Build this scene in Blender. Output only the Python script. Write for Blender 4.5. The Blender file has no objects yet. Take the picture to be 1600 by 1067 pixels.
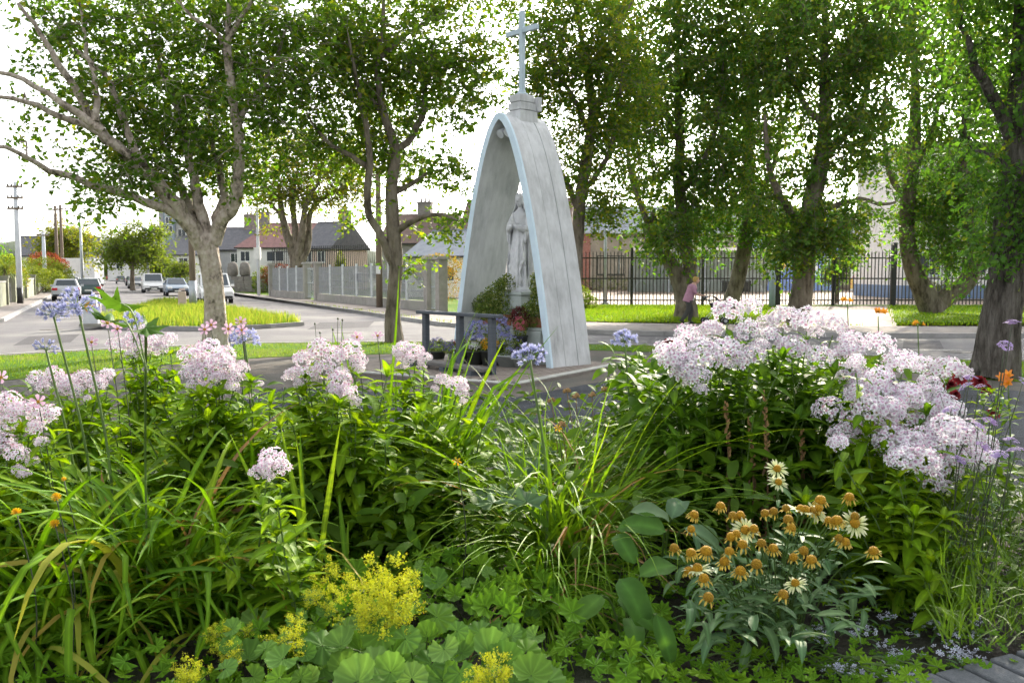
import bpy, bmesh, math, random
import numpy as np
from mathutils import Vector, Matrix

random.seed(7)
rng = np.random.default_rng(7)
scene = bpy.context.scene
COL = scene.collection
R = math.radians

# ------------------------------------------------------------------ camera, sky, sun, exposure
F_PX, CX, CY = 1400.0, 800.0, 533.5          # focal length and centre in photograph pixels (1600 x 1067)
CAM_H = 1.7
PITCH = math.atan(105.5 / F_PX)              # horizon lies at row 428
cam_data = bpy.data.cameras.new('camera')
cam_data.sensor_width = 36.0
cam_data.lens = 36.0 * F_PX / 1600.0
cam_data.clip_start = 0.05
cam_data.clip_end = 3000.0
cam_data.dof.use_dof = True
cam_data.dof.focus_distance = 5.5
cam_data.dof.aperture_fstop = 11.0
cam = bpy.data.objects.new('camera', cam_data)
COL.objects.link(cam)
cam.location = (0, 0, CAM_H)
cam.rotation_euler = (math.pi / 2 - PITCH, 0, 0)
scene.camera = cam

SUN_AZ, SUN_EL = R(21), R(24)                # azimuth clockwise from the viewing direction (+Y)
world = bpy.data.worlds.new('World')
scene.world = world
world.use_nodes = True
wn = world.node_tree.nodes; wl = world.node_tree.links
for n in list(wn): wn.remove(n)
w_out = wn.new('ShaderNodeOutputWorld'); w_bg = wn.new('ShaderNodeBackground'); w_sky = wn.new('ShaderNodeTexSky')
w_sky.sky_type = 'NISHITA'; w_sky.sun_disc = False
w_sky.sun_elevation = SUN_EL; w_sky.sun_rotation = SUN_AZ
w_sky.altitude = 20; w_sky.air_density = 1.0; w_sky.dust_density = 4.0; w_sky.ozone_density = 1.0
w_bg.inputs['Strength'].default_value = 0.15
w_hs = wn.new('ShaderNodeHueSaturation'); w_hs.inputs['Saturation'].default_value = 0.16      # hazy, milky evening air
wl.new(w_sky.outputs[0], w_hs.inputs['Color']); wl.new(w_hs.outputs[0], w_bg.inputs['Color']); wl.new(w_bg.outputs[0], w_out.inputs['Surface'])

sun_data = bpy.data.lights.new('sun', 'SUN')
sun_data.energy = 3.0; sun_data.angle = R(0.6); sun_data.color = (1.0, 0.88, 0.70)
sun = bpy.data.objects.new('sun', sun_data); COL.objects.link(sun)
to_sun = Vector((math.sin(SUN_AZ) * math.cos(SUN_EL), math.cos(SUN_AZ) * math.cos(SUN_EL), math.sin(SUN_EL)))
sun.rotation_euler = to_sun.to_track_quat('Z', 'Y').to_euler()
sun.location = to_sun * 100

scene.view_settings.view_transform = 'Standard'
scene.view_settings.look = 'None'
scene.view_settings.exposure = 1.86
scene.view_settings.gamma = 1.0
scene.view_settings.use_curve_mapping = False
scene.render.engine = 'CYCLES'
cy = scene.cycles
cy.max_bounces = 5; cy.diffuse_bounces = 4; cy.glossy_bounces = 1; cy.transmission_bounces = 3; cy.transparent_max_bounces = 8
cy.caustics_reflective = False; cy.caustics_refractive = False
cy.sample_clamp_indirect = 6.0
cy.use_denoising = True
cy.use_adaptive_sampling = True; cy.adaptive_threshold = 0.04
scene.render.use_persistent_data = False

# ------------------------------------------------------------------ measuring helpers
def P(u, v, d):
    """The point at distance d (metres along +Y) that the photograph shows at pixel (u, v)."""
    a = (u - CX) / F_PX; b = (CY - v) / F_PX
    y = math.cos(PITCH) + b * math.sin(PITCH); z = -math.sin(PITCH) + b * math.cos(PITCH)
    t = d / y
    return Vector((a * t, d, CAM_H + z * t))
def G(u, v, z0=0.0):
    """The point of the plane z = z0 that the photograph shows at pixel (u, v)."""
    a = (u - CX) / F_PX; b = (CY - v) / F_PX
    y = math.cos(PITCH) + b * math.sin(PITCH); z = -math.sin(PITCH) + b * math.cos(PITCH)
    t = (z0 - CAM_H) / z
    return Vector((a * t, y * t, z0))

# ------------------------------------------------------------------ materials
def node_mat(name):
    m = bpy.data.materials.new(name); m.use_nodes = True
    nt = m.node_tree
    for n in list(nt.nodes): nt.nodes.remove(n)
    out = nt.nodes.new('ShaderNodeOutputMaterial')
    return m, nt, out
def c4(c): return (c[0], c[1], c[2], 1.0)
def mul(c, k): return tuple(min(1, x * k) for x in c)

def surf(name, c1, c2=None, scale=4.0, rough=0.8, bump=0.0, bscale=None, stretch=(1, 1, 1), c3=None, metallic=0.0, spec=0.4, detail=6.0, lo=0.35, hi=0.65):
    m, nt, out = node_mat(name)
    N = nt.nodes.new; L = nt.links.new
    p = N('ShaderNodeBsdfPrincipled')
    p.inputs['Roughness'].default_value = rough; p.inputs['Metallic'].default_value = metallic
    p.inputs['Specular IOR Level'].default_value = spec
    L(p.outputs[0], out.inputs['Surface'])
    tc = N('ShaderNodeTexCoord'); mp = N('ShaderNodeMapping'); mp.inputs['Scale'].default_value = stretch
    L(tc.outputs['Object'], mp.inputs['Vector'])
    if c2 is None: c2 = mul(c1, 0.75)
    nz = N('ShaderNodeTexNoise'); nz.inputs['Scale'].default_value = scale; nz.inputs['Detail'].default_value = detail
    nz.inputs['Roughness'].default_value = 0.65
    L(mp.outputs[0], nz.inputs['Vector'])
    cr = N('ShaderNodeValToRGB'); cr.color_ramp.elements[0].position = lo; cr.color_ramp.elements[1].position = hi
    cr.color_ramp.elements[0].color = c4(c1); cr.color_ramp.elements[1].color = c4(c2)
    L(nz.outputs['Fac'], cr.inputs['Fac'])
    col = cr.outputs['Color']
    if c3 is not None:
        nz3 = N('ShaderNodeTexNoise'); nz3.inputs['Scale'].default_value = scale * 0.23; nz3.inputs['Detail'].default_value = 4
        L(mp.outputs[0], nz3.inputs['Vector'])
        cr3 = N('ShaderNodeValToRGB'); cr3.color_ramp.elements[0].position = 0.48; cr3.color_ramp.elements[1].position = 0.66
        L(nz3.outputs['Fac'], cr3.inputs['Fac'])
        mx = N('ShaderNodeMix'); mx.data_type = 'RGBA'
        L(cr3.outputs['Color'], mx.inputs[0]); L(col, mx.inputs[6]); mx.inputs[7].default_value = c4(c3)
        col = mx.outputs[2]
    L(col, p.inputs['Base Color'])
    if bump > 0:
        nb = N('ShaderNodeTexNoise'); nb.inputs['Scale'].default_value = bscale or scale * 4; nb.inputs['Detail'].default_value = 5
        L(mp.outputs[0], nb.inputs['Vector'])
        bp = N('ShaderNodeBump'); bp.inputs['Strength'].default_value = bump; bp.inputs['Distance'].default_value = 0.02
        L(nb.outputs['Fac'], bp.inputs['Height']); L(bp.outputs[0], p.inputs['Normal'])
    return m

def leafy(name, cols, trans=0.4, rough=0.5, tcol=(1.35, 1.25, 0.5), grain=0.0, vein=0.0, vpow=5.0):
    """Leaf material; cols are picked at random per leaf (object random plus the 'rnd' attribute)."""
    m, nt, out = node_mat(name)
    N = nt.nodes.new; L = nt.links.new
    oi = N('ShaderNodeObjectInfo'); at = N('ShaderNodeAttribute'); at.attribute_name = 'rnd'
    ad = N('ShaderNodeMath'); ad.operation = 'ADD'; L(oi.outputs['Random'], ad.inputs[0]); L(at.outputs['Fac'], ad.inputs[1])
    fr = N('ShaderNodeMath'); fr.operation = 'FRACT'; L(ad.outputs[0], fr.inputs[0])
    cr = N('ShaderNodeValToRGB'); r = cr.color_ramp
    while len(r.elements) < len(cols): r.elements.new(0.5)
    for i, c in enumerate(cols):
        r.elements[i].position = i / max(1, len(cols) - 1); r.elements[i].color = c4(c)
    L(fr.outputs[0], cr.inputs['Fac'])
    col = cr.outputs['Color']
    if grain > 0:
        tc = N('ShaderNodeTexCoord'); nz = N('ShaderNodeTexNoise'); nz.inputs['Scale'].default_value = 35; nz.inputs['Detail'].default_value = 3
        L(tc.outputs['Object'], nz.inputs['Vector'])
        mr = N('ShaderNodeMapRange'); mr.inputs[3].default_value = 1 - grain; mr.inputs[4].default_value = 1 + grain; L(nz.outputs['Fac'], mr.inputs[0])
        mm = N('ShaderNodeMix'); mm.data_type = 'RGBA'; mm.blend_type = 'MULTIPLY'; mm.inputs[0].default_value = 1.0
        L(col, mm.inputs[6]); L(mr.outputs[0], mm.inputs[7]); col = mm.outputs[2]
    if vein > 0:      # paler midrib or veins where the 'tone' attribute nears 1
        ta = N('ShaderNodeAttribute'); ta.attribute_name = 'tone'
        pw_ = N('ShaderNodeMath'); pw_.operation = 'POWER'; L(ta.outputs['Fac'], pw_.inputs[0]); pw_.inputs[1].default_value = vpow
        vr = N('ShaderNodeMapRange'); vr.inputs[3].default_value = 0.92; vr.inputs[4].default_value = 1 + vein; L(pw_.outputs[0], vr.inputs[0])
        mv = N('ShaderNodeMix'); mv.data_type = 'RGBA'; mv.blend_type = 'MULTIPLY'; mv.inputs[0].default_value = 1.0
        L(col, mv.inputs[6]); L(vr.outputs[0], mv.inputs[7]); col = mv.outputs[2]
    p = N('ShaderNodeBsdfPrincipled'); p.inputs['Roughness'].default_value = rough + 0.12; p.inputs['Specular IOR Level'].default_value = 0.13
    L(col, p.inputs['Base Color'])
    tr = N('ShaderNodeBsdfTranslucent')
    tm = N('ShaderNodeMix'); tm.data_type = 'RGBA'; tm.blend_type = 'MULTIPLY'; tm.inputs[0].default_value = 1.0
    L(col, tm.inputs[6]); tm.inputs[7].default_value = c4(tcol); L(tm.outputs[2], tr.inputs['Color'])
    ms = N('ShaderNodeMixShader'); ms.inputs[0].default_value = trans
    L(p.outputs[0], ms.inputs[1]); L(tr.outputs[0], ms.inputs[2]); L(ms.outputs[0], out.inputs['Surface'])
    return m

def attr_ramp(name, stops, trans=0.3, rough=0.6, attr='tone'):
    """Petal material: the 'tone' attribute runs from the eye (0) to the tip (1)."""
    m, nt, out = node_mat(name)
    N = nt.nodes.new; L = nt.links.new
    at = N('ShaderNodeAttribute'); at.attribute_name = attr
    cr = N('ShaderNodeValToRGB'); r = cr.color_ramp
    while len(r.elements) < len(stops): r.elements.new(0.5)
    for i, (pos, c) in enumerate(stops):
        r.elements[i].position = pos; r.elements[i].color = c4(c)
    L(at.outputs['Fac'], cr.inputs['Fac'])
    # each flower a little paler or duller than the next
    rn = N('ShaderNodeAttribute'); rn.attribute_name = 'rnd'; oi = N('ShaderNodeObjectInfo')
    ad = N('ShaderNodeMath'); ad.operation = 'ADD'; L(rn.outputs['Fac'], ad.inputs[0]); L(oi.outputs['Random'], ad.inputs[1])
    mr = N('ShaderNodeMapRange'); mr.inputs[2].default_value = 2.0; mr.inputs[3].default_value = 0.74; mr.inputs[4].default_value = 1.08; L(ad.outputs[0], mr.inputs[0])
    mm = N('ShaderNodeMix'); mm.data_type = 'RGBA'; mm.blend_type = 'MULTIPLY'; mm.inputs[0].default_value = 1.0; L(cr.outputs['Color'], mm.inputs[6]); L(mr.outputs[0], mm.inputs[7])
    p = N('ShaderNodeBsdfPrincipled'); p.inputs['Roughness'].default_value = rough; p.inputs['Specular IOR Level'].default_value = 0.2
    tr = N('ShaderNodeBsdfTranslucent')
    L(mm.outputs[2], p.inputs['Base Color']); L(mm.outputs[2], tr.inputs['Color'])
    ms = N('ShaderNodeMixShader'); ms.inputs[0].default_value = trans
    L(p.outputs[0], ms.inputs[1]); L(tr.outputs[0], ms.inputs[2]); L(ms.outputs[0], out.inputs['Surface'])
    return m

def glassy(name, col=(0.03, 0.04, 0.05), rough=0.08):
    m, nt, out = node_mat(name)
    p = nt.nodes.new('ShaderNodeBsdfPrincipled'); p.inputs['Base Color'].default_value = c4(col)
    p.inputs['Roughness'].default_value = rough; p.inputs['Specular IOR Level'].default_value = 0.8
    nt.links.new(p.outputs[0], out.inputs['Surface'])
    return m

def glow(name, col, strength):
    m, nt, out = node_mat(name)
    e = nt.nodes.new('ShaderNodeEmission'); e.inputs['Color'].default_value = c4(col); e.inputs['Strength'].default_value = strength
    nt.links.new(e.outputs[0], out.inputs['Surface'])
    return m

# ------------------------------------------------------------------ mesh helpers
def tag(o, label=None, cat=None, group=None, kind=None):
    if label: o['label'] = label
    if cat: o['category'] = cat
    if group: o['group'] = group
    if kind: o['kind'] = kind
    return o
def empty(name, loc=(0, 0, 0), rz=0.0, label=None, cat=None, group=None, parent=None):
    o = bpy.data.objects.new(name, None); COL.objects.link(o)
    o.location = loc; o.rotation_euler = (0, 0, rz); o.empty_display_size = 0.2
    o.parent = parent
    return tag(o, label, cat, group)
def place(name, mesh, parent=None, mw=None, loc=None):
    o = bpy.data.objects.new(name, mesh); COL.objects.link(o)
    if parent is not None: o.parent = parent
    if mw is not None: o.matrix_local = mw
    if loc is not None: o.location = loc
    return o

class MB:
    def __init__(self):
        self.v = []; self.f = []; self.m = []; self.n = 0
    def add(self, V, F, mi=0):
        V = np.asarray(V, float).reshape(-1, 3); b = self.n
        self.v.append(V); self.n += len(V)
        for f in F: self.f.append(tuple(b + i for i in f)); self.m.append(mi)
        return self
    def box(self, c, s, rz=0.0, mi=0, taper=1.0, M=None):
        x, y, z = (k / 2 for k in s)
        V = np.array([[-x, -y, -z], [x, -y, -z], [x, y, -z], [-x, y, -z], [-x * taper, -y * taper, z], [x * taper, -y * taper, z], [x * taper, y * taper, z], [-x * taper, y * taper, z]])
        if rz:
            ca, sa = math.cos(rz), math.sin(rz)
            V = V @ np.array([[ca, sa, 0], [-sa, ca, 0], [0, 0, 1]])
        if M is not None: V = V @ np.array(M.to_3x3()).T
        V = V + np.array(c)
        return self.add(V, [(0, 3, 2, 1), (4, 5, 6, 7), (0, 1, 5, 4), (1, 2, 6, 5), (2, 3, 7, 6), (3, 0, 4, 7)], mi)
    def bar(self, a, b, w, h=None, mi=0):
        """box of section w x h running from a to b"""
        a = Vector(a); b = Vector(b); d = b - a; l = d.length
        M = d.to_track_quat('X', 'Z').to_matrix()
        return self.box((a + b) / 2, (l, w, h or w), mi=mi, M=M)
    def tube(self, pts, rad, n=8, mi=0, cap=True, sy=1.0, ref=(0.3, 0.2, 1)):
        P_ = np.asarray([tuple(p) for p in pts], float); k = len(P_)
        rad = np.broadcast_to(np.asarray(rad, float), (k,))
        T = np.gradient(P_, axis=0); T /= (np.linalg.norm(T, axis=1, keepdims=True) + 1e-9)
        A = np.cross(T, np.array(ref)); A /= (np.linalg.norm(A, axis=1, keepdims=True) + 1e-9)
        B = np.cross(T, A)
        ang = np.arange(n) * 2 * math.pi / n
        V = P_[:, None, :] + rad[:, None, None] * (np.cos(ang)[None, :, None] * A[:, None, :] + sy * np.sin(ang)[None, :, None] * B[:, None, :])
        F = []
        for i in range(k - 1):
            for j in range(n):
                q = (j + 1) % n
                F.append((i * n + j, i * n + q, (i + 1) * n + q, (i + 1) * n + j))
        if cap:
            F.append(tuple(range(n - 1, -1, -1))); F.append(tuple((k - 1) * n + j for j in range(n)))
        return self.add(V.reshape(-1, 3), F, mi)
    def lathe(self, prof, n=16, c=(0, 0, 0), mi=0, cap=True):
        return self.tube_rings([(r, r, z) for r, z in prof], n, c, mi, cap)
    def tube_rings(self, rings, n=16, c=(0, 0, 0), mi=0, cap=True):
        ang = np.arange(n) * 2 * math.pi / n
        V = []
        for rx, ry, z in rings: V.append(np.stack([c[0] + rx * np.cos(ang), c[1] + ry * np.sin(ang), np.full(n, c[2] + z)], 1))
        F = []
        k = len(rings)
        for i in range(k - 1):
            for j in range(n):
                q = (j + 1) % n
                F.append((i * n + j, i * n + q, (i + 1) * n + q, (i + 1) * n + j))
        if cap:
            F.append(tuple(range(n - 1, -1, -1))); F.append(tuple((k - 1) * n + j for j in range(n)))
        return self.add(np.concatenate(V), F, mi)
    def prism(self, poly, axis, a, b, mi=0, org=(0, 0, 0)):
        """polygon (list of 2-tuples) extruded from a to b along axis 'x','y' or 'z'"""
        n = len(poly); V = []
        for t in (a, b):
            for p, q in poly:
                V.append({'x': (t, p, q), 'y': (p, t, q), 'z': (p, q, t)}[axis])
        V = np.array(V, float) + np.array(org)
        F = [tuple(range(n - 1, -1, -1)), tuple(range(n, 2 * n))] + [(i, (i + 1) % n, n + (i + 1) % n, n + i) for i in range(n)]
        return self.add(V, F, mi)
    def mesh(self, name, mats, smooth=False):
        me = bpy.data.meshes.new(name)
        V = np.concatenate(self.v) if self.v else np.zeros((0, 3))
        me.from_pydata(V.tolist(), [], self.f)
        for m in (mats if isinstance(mats, (list, tuple)) else [mats]): me.materials.append(m)
        if any(self.m): me.polygons.foreach_set('material_index', self.m)
        if smooth: me.polygons.foreach_set('use_smooth', [True] * len(self.f))
        me.validate()
        return me
    def build(self, name, mats, parent=None, smooth=False, bevel=0.0, fixn=True):
        me = self.mesh(name, mats, smooth)
        if fixn:
            bm = bmesh.new(); bm.from_mesh(me); bmesh.ops.recalc_face_normals(bm, faces=bm.faces[:]); bm.to_mesh(me); bm.free()
        o = place(name, me, parent)
        if bevel > 0:
            b = o.modifiers.new('bevel', 'BEVEL'); b.width = bevel; b.segments = 2; b.limit_method = 'ANGLE'; b.angle_limit = R(40)
        return o

def bulk(name, V, F, mat, parent=None, rnd=None, tone=None, smooth=False, link=True):
    """one mesh from numpy arrays; F (m, k) all faces of k corners"""
    me = bpy.data.meshes.new(name)
    V = np.ascontiguousarray(V, np.float32); F = np.ascontiguousarray(F, np.int32)
    m, k = F.shape
    me.vertices.add(len(V)); me.vertices.foreach_set('co', V.ravel())
    me.loops.add(m * k); me.loops.foreach_set('vertex_index', F.ravel())
    me.polygons.add(m); me.polygons.foreach_set('loop_start', np.arange(0, m * k, k, dtype=np.int32))
    if smooth: me.polygons.foreach_set('use_smooth', np.ones(m, bool))
    me.update(calc_edges=True)
    for nm, a in (('rnd', rnd), ('tone', tone)):
        if a is not None:
            at = me.attributes.new(nm, 'FLOAT', 'POINT'); at.data.foreach_set('value', np.ascontiguousarray(a, np.float32))
    if tone is None and k == 4 and len(V) % 3 == 0 and m * 3 == (len(V) - 3) * 2:      # a single blade: centre column is the midrib
        at = me.attributes.new('tone', 'FLOAT', 'POINT'); at.data.foreach_set('value', np.tile([0, 1, 0], len(V) // 3).astype(np.float32))
    me.materials.append(mat)
    return place(name, me, parent) if link else me

class Bulk:
    """collects small all-quad (or all-tri) pieces for bulk()"""
    def __init__(self): self.V = []; self.F = []; self.r = []; self.t = []; self.n = 0
    def add(self, V, F, rnd=0.0, tone=None):
        self.V.append(V); self.F.append(np.asarray(F) + self.n); self.r.append(np.full(len(V), rnd)); self.n += len(V)
        self.t.append(np.zeros(len(V)) if tone is None else np.broadcast_to(tone, (len(V),)))
    def build(self, name, mat, parent=None, smooth=False, link=True):
        if not self.V: return None
        return bulk(name, np.concatenate(self.V), np.concatenate(self.F), mat, parent, np.concatenate(self.r), np.concatenate(self.t), smooth, link)

def blade(L, W, th0, bend, n=6, fold=0.25, prof='lance', pw=1.0, side=0.0, wave=0.0, kink=None):
    """a leaf strip growing from the origin along +X/+Z: elevation th0, drooping by bend; quads, three columns"""
    s = np.linspace(0, 1, n + 1)
    th = th0 - bend * s ** pw
    if kink is not None: th = th - kink[1] * (s > kink[0])
    ds = L / n
    x = np.concatenate([[0], np.cumsum(np.cos((th[1:] + th[:-1]) / 2) * ds)]); z = np.concatenate([[0], np.cumsum(np.sin((th[1:] + th[:-1]) / 2) * ds)])
    if prof == 'lance': w = np.sin(math.pi * np.clip(s * 0.93 + 0.07, 0, 1) ** 0.85) ** 0.8
    elif prof == 'strap': w = np.minimum(1, (1 - s) * 3.0) ** 0.7 * (0.75 + 0.25 * np.minimum(1, s * 4))
    elif prof == 'grass': w = (1 - s) ** 0.6
    elif prof == 'oval': w = np.sqrt(np.clip(1 - (2 * s - 1.0) ** 2, 0, 1)) * (1.05 - 0.1 * s)
    else: w = np.ones_like(s)
    w = np.maximum(w, 0.03) * W / 2
    y = side * s ** 2 * L
    nx, nz = -np.sin(th), np.cos(th)
    wv = wave * np.sin(s * 9 + W * 900)
    V = np.zeros((n + 1, 3, 3))
    for j, sg in enumerate((-1, 0, 1)):
        up = fold * w * abs(sg) + wv * w * sg
        V[:, j, 0] = x + nx * up; V[:, j, 1] = y + sg * w; V[:, j, 2] = z + nz * up
    F = []
    for i in range(n):
        for j in range(2): a = i * 3 + j; F.append((a, a + 1, a + 4, a + 3))
    return V.reshape(-1, 3), np.array(F)

def rotz(V, a):
    c, s = math.cos(a), math.sin(a)
    return V @ np.array([[c, s, 0], [-s, c, 0], [0, 0, 1.0]])
def rotM(V, M): return V @ np.array(M).T
def align(d):
    """3x3 taking +Z to d with a random roll"""
    q = Vector(d).to_track_quat('Z', 'Y') @ Matrix.Rotation(random.uniform(0, 6.28), 3, 'Z').to_quaternion()
    return np.array(q.to_matrix())
def smooth_path(pts, k=4):
    """Catmull-Rom through points"""
    p = [np.array(tuple(q), float) for q in pts]
    p = [2 * p[0] - p[1]] + p + [2 * p[-1] - p[-2]]
    out = []
    for i in range(1, len(p) - 2):
        for t in np.linspace(0, 1, k, endpoint=False):
            a, b, c, d = p[i - 1], p[i], p[i + 1], p[i + 2]
            out.append(0.5 * ((2 * b) + (c - a) * t + (2 * a - 5 * b + 4 * c - d) * t * t + (-a + 3 * b - 3 * c + d) * t ** 3))
    out.append(p[-2])
    return np.array(out)
def in_poly(x, y, poly):
    c = False; j = len(poly) - 1
    for i in range(len(poly)):
        (xi, yi), (xj, yj) = poly[i], poly[j]
        if (yi > y) != (yj > y) and x < (xj - xi) * (y - yi) / (yj - yi) + xi: c = not c
        j = i
    return c
def scatter(poly, n, mind):
    xs = [p[0] for p in poly]; ys = [p[1] for p in poly]; out = []
    for _ in range(n * 60):
        if len(out) >= n: break
        x = random.uniform(min(xs), max(xs)); y = random.uniform(min(ys), max(ys))
        if in_poly(x, y, poly) and all((x - a) ** 2 + (y - b) ** 2 > mind * mind for a, b in out): out.append((x, y))
    return out

# ================================================================== SETTING
m_road = surf('road_asphalt', (0.14, 0.135, 0.14), (0.10, 0.098, 0.105), 1.3, 0.85, 0.5, 90, c3=(0.18, 0.175, 0.17), spec=0.15)
m_tarmac = surf('dark_tarmac', (0.040, 0.046, 0.054), (0.050, 0.056, 0.066), 8, 0.85, 0.8, 120, c3=(0.030, 0.034, 0.040), spec=0.12)
m_park = surf('worn_path', (0.135, 0.115, 0.095), (0.09, 0.085, 0.078), 2.0, 0.95, 0.6, 60, c3=(0.075, 0.08, 0.07), spec=0.15)
m_pave = surf('concrete_pavement', (0.23, 0.205, 0.19), (0.175, 0.158, 0.148), 1.7, 0.9, 0.3, 70, c3=(0.255, 0.23, 0.21), spec=0.12)
m_kerb = surf('kerb_stone', (0.34, 0.33, 0.32), (0.24, 0.235, 0.23), 3, 0.9, 0.4, 50)
m_lawn = surf('lawn_soil', (0.055, 0.13, 0.012), (0.085, 0.165, 0.014), 3.0, 0.95, 0.8, 60, c3=(0.13, 0.165, 0.022), spec=0.05)
m_earth = surf('open_land', (0.08, 0.11, 0.04), (0.12, 0.12, 0.06), 0.05, 0.95)
m_yard = surf('yard_paving', (0.30, 0.23, 0.175), (0.24, 0.185, 0.145), 1.4, 0.9, 0.3, 30)
m_soil = surf('bed_soil', (0.030, 0.026, 0.022), (0.055, 0.045, 0.036), 14, 0.95, 1.0, 70, c3=(0.045, 0.05, 0.03))
m_paver = surf('brick_paver', (0.24, 0.20, 0.17), (0.17, 0.145, 0.125), 6, 0.9, 0.5, 60)
m_granite = surf('granite_edging', (0.15, 0.16, 0.175), (0.10, 0.11, 0.12), 30, 0.85, 0.4, 150)

def slab(name, poly, z0, z1, mat, kind='structure'):
    o = MB().prism([(float(p[0]), float(p[1])) for p in poly], 'z', z0, z1).build(name, mat)
    o['kind'] = kind
    return o
def xr(y): return -2.2 - 0.464 * (y - 30.9)       # right-hand kerb of the side street
def xl(y): return -18.9 - 0.464 * (y - 33.0)      # left-hand kerb of the side street
def xf(y): return -3.1 - 0.523 * (y - 40.0)       # garden fence line
STREET = Vector((-0.464, 1.0, 0)).normalized()
ZR = -0.12

slab('ground', [(-1500, -60), (1500, -60), (1500, 2500), (-1500, 2500)], -1.0, -0.2, m_earth)
near_edge = [(60, 17.4), (9.2, 17.7), (6.0, 19.6), (3.5, 21.3), (0.5, 22.3), (-3, 22.6), (-6.6, 22.0), (-9.4, 20.2), (-11.5, 18.2), (-14.5, 14.5), (-18, 8), (-26, 0), (-60, -6)]
far_right = [(60, 25.2), (12, 25.5), (4.5, 26.4), (1.2, 27.6), (-0.8, 29.2)] + [(xr(y), y) for y in (31.5, 60, 120, 300)]
far_left = [(xl(y), y) for y in (300, 120, 60, 34)] + [(-20.2, 31.2), (-23.5, 29.2), (-60, 24)]
slab('road', near_edge[::1] + [(-60, -6.5)] + far_left[::-1] + [(-60.1, 24)] if False else [*near_edge, *far_left[::-1], *far_right[::-1]], -0.6, ZR, m_road)
slab('park_path', [(60, -8), *near_edge, (-60, -8)], -0.6, 0.0, m_park)
slab('pavement_far', [*far_right, (xf(300) , 300), (xf(120), 120), (xf(60), 60), (xf(40.3), 40.3), (-1.2, 36), (1.0, 32.6), (3.6, 31.2), (12, 29.2), (60, 28.6)], -0.6, 0.0, m_pave)
slab('pavement_left', [*far_left, (-60, 27.5), (-24.5, 32.6), *[(xl(y) - 3.2, y) for y in (36, 60, 120, 300)]], -0.6, 0.0, m_pave)
slab('verge_ground', [(60, 28.6), (12, 29.2), (3.6, 31.2), (1.0, 32.6), (-1.2, 36), (-2.6, 40), (-2.6, 49.6), (60, 49.6)], -0.6, -0.004, m_lawn)
slab('garden_ground', [(-2.6, 40), (xf(40.3), 40.3), (xf(60), 60), (xf(120), 120), (-10, 120), (-2.6, 49.6)], -0.6, -0.006, m_lawn)
slab('yard', [(-2.6, 49.6), (60, 49.6), (60, 160), (-10, 160), (-10, 120)], -0.6, -0.01, m_yard)
drive = [G(1232, 479), G(1392, 478), G(1402, 511), G(1215, 512)]
slab('driveway', [(p.x, p.y) for p in drive], -0.3, 0.006, surf('drive_setts', (0.21, 0.16, 0.12), (0.15, 0.118, 0.094), 2.2, 0.9, 0.5, 26))
isl = [G(u, v, ZR) for u, v in ((136, 513), (220, 516), (330, 517), (420, 513), (472, 509), (455, 503), (400, 494), (345, 484), (300, 476), (262, 472), (240, 476), (205, 488), (160, 501))]
slab('traffic_island', [(p.x, p.y) for p in isl], -0.5, 0.0, m_lawn)
def strip(name, line, w, z0, z1, mat, rings=1):
    mb = MB()
    for a, b in zip(line[:-1], line[1:]):
        mb.bar((a[0], a[1], (z0 + z1) / 2), (b[0], b[1], (z0 + z1) / 2), w, z1 - z0)
    o = mb.build(name, mat); o['kind'] = 'structure'
    return o
strip('kerb_near', near_edge[:12], 0.14, -0.3, 0.014, m_kerb)
strip('kerb_far', far_right[:-1], 0.14, -0.3, 0.016, m_kerb)
strip('kerb_left', far_left[1:], 0.14, -0.3, 0.016, m_kerb)
strip('kerb_island', [(p.x, p.y) for p in isl] + [(isl[0].x, isl[0].y)], 0.16, -0.3, 0.02, m_kerb)
# grass strips along the park edge, both sides of the shrine
def offset_line(line, d):
    out = []
    for i, p in enumerate(line):
        a = line[max(0, i - 1)]; b = line[min(len(line) - 1, i + 1)]
        t = Vector((b[0] - a[0], b[1] - a[1])).normalized()
        out.append((p[0] - t.y * -d * -1, p[1] + t.x * -d * -1))
    return out
edge_in = [(x, y) for x, y in near_edge[1:11]]
lawn_outer = [(x, y - 0.35) for x, y in edge_in[:6]] + [(x + 0.3, y - 0.3) for x, y in edge_in[6:]]
lawn_inner = [(11.5, 11.0), (7.5, 14.5), (5.2, 17.6), (3.4, 19.4), (0.6, 20.3), (-2.6, 19.0), (-5.0, 18.2), (-7.0, 16.2), (-8.6, 13.4), (-10.5, 10.5)]
park_lawn = [(30, 17.2)] + lawn_outer + [(-14, 10.5)] + lawn_inner[::-1] + [(30, 9.0)]
slab('park_lawn', park_lawn, -0.3, 0.010, m_lawn)
tar = [(-9, 6.0), (-4.2, 9.6), (-3.4, 13.2), (0.05, 12.2), (3.2, 16.4), (5.0, 16.3), (6.5, 14.0), (9.5, 10.0), (12, 5.0), (6, 4.0), (-6, 4.0)]
slab('tarmac_path', tar, -0.3, 0.012, m_tarmac)

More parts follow.
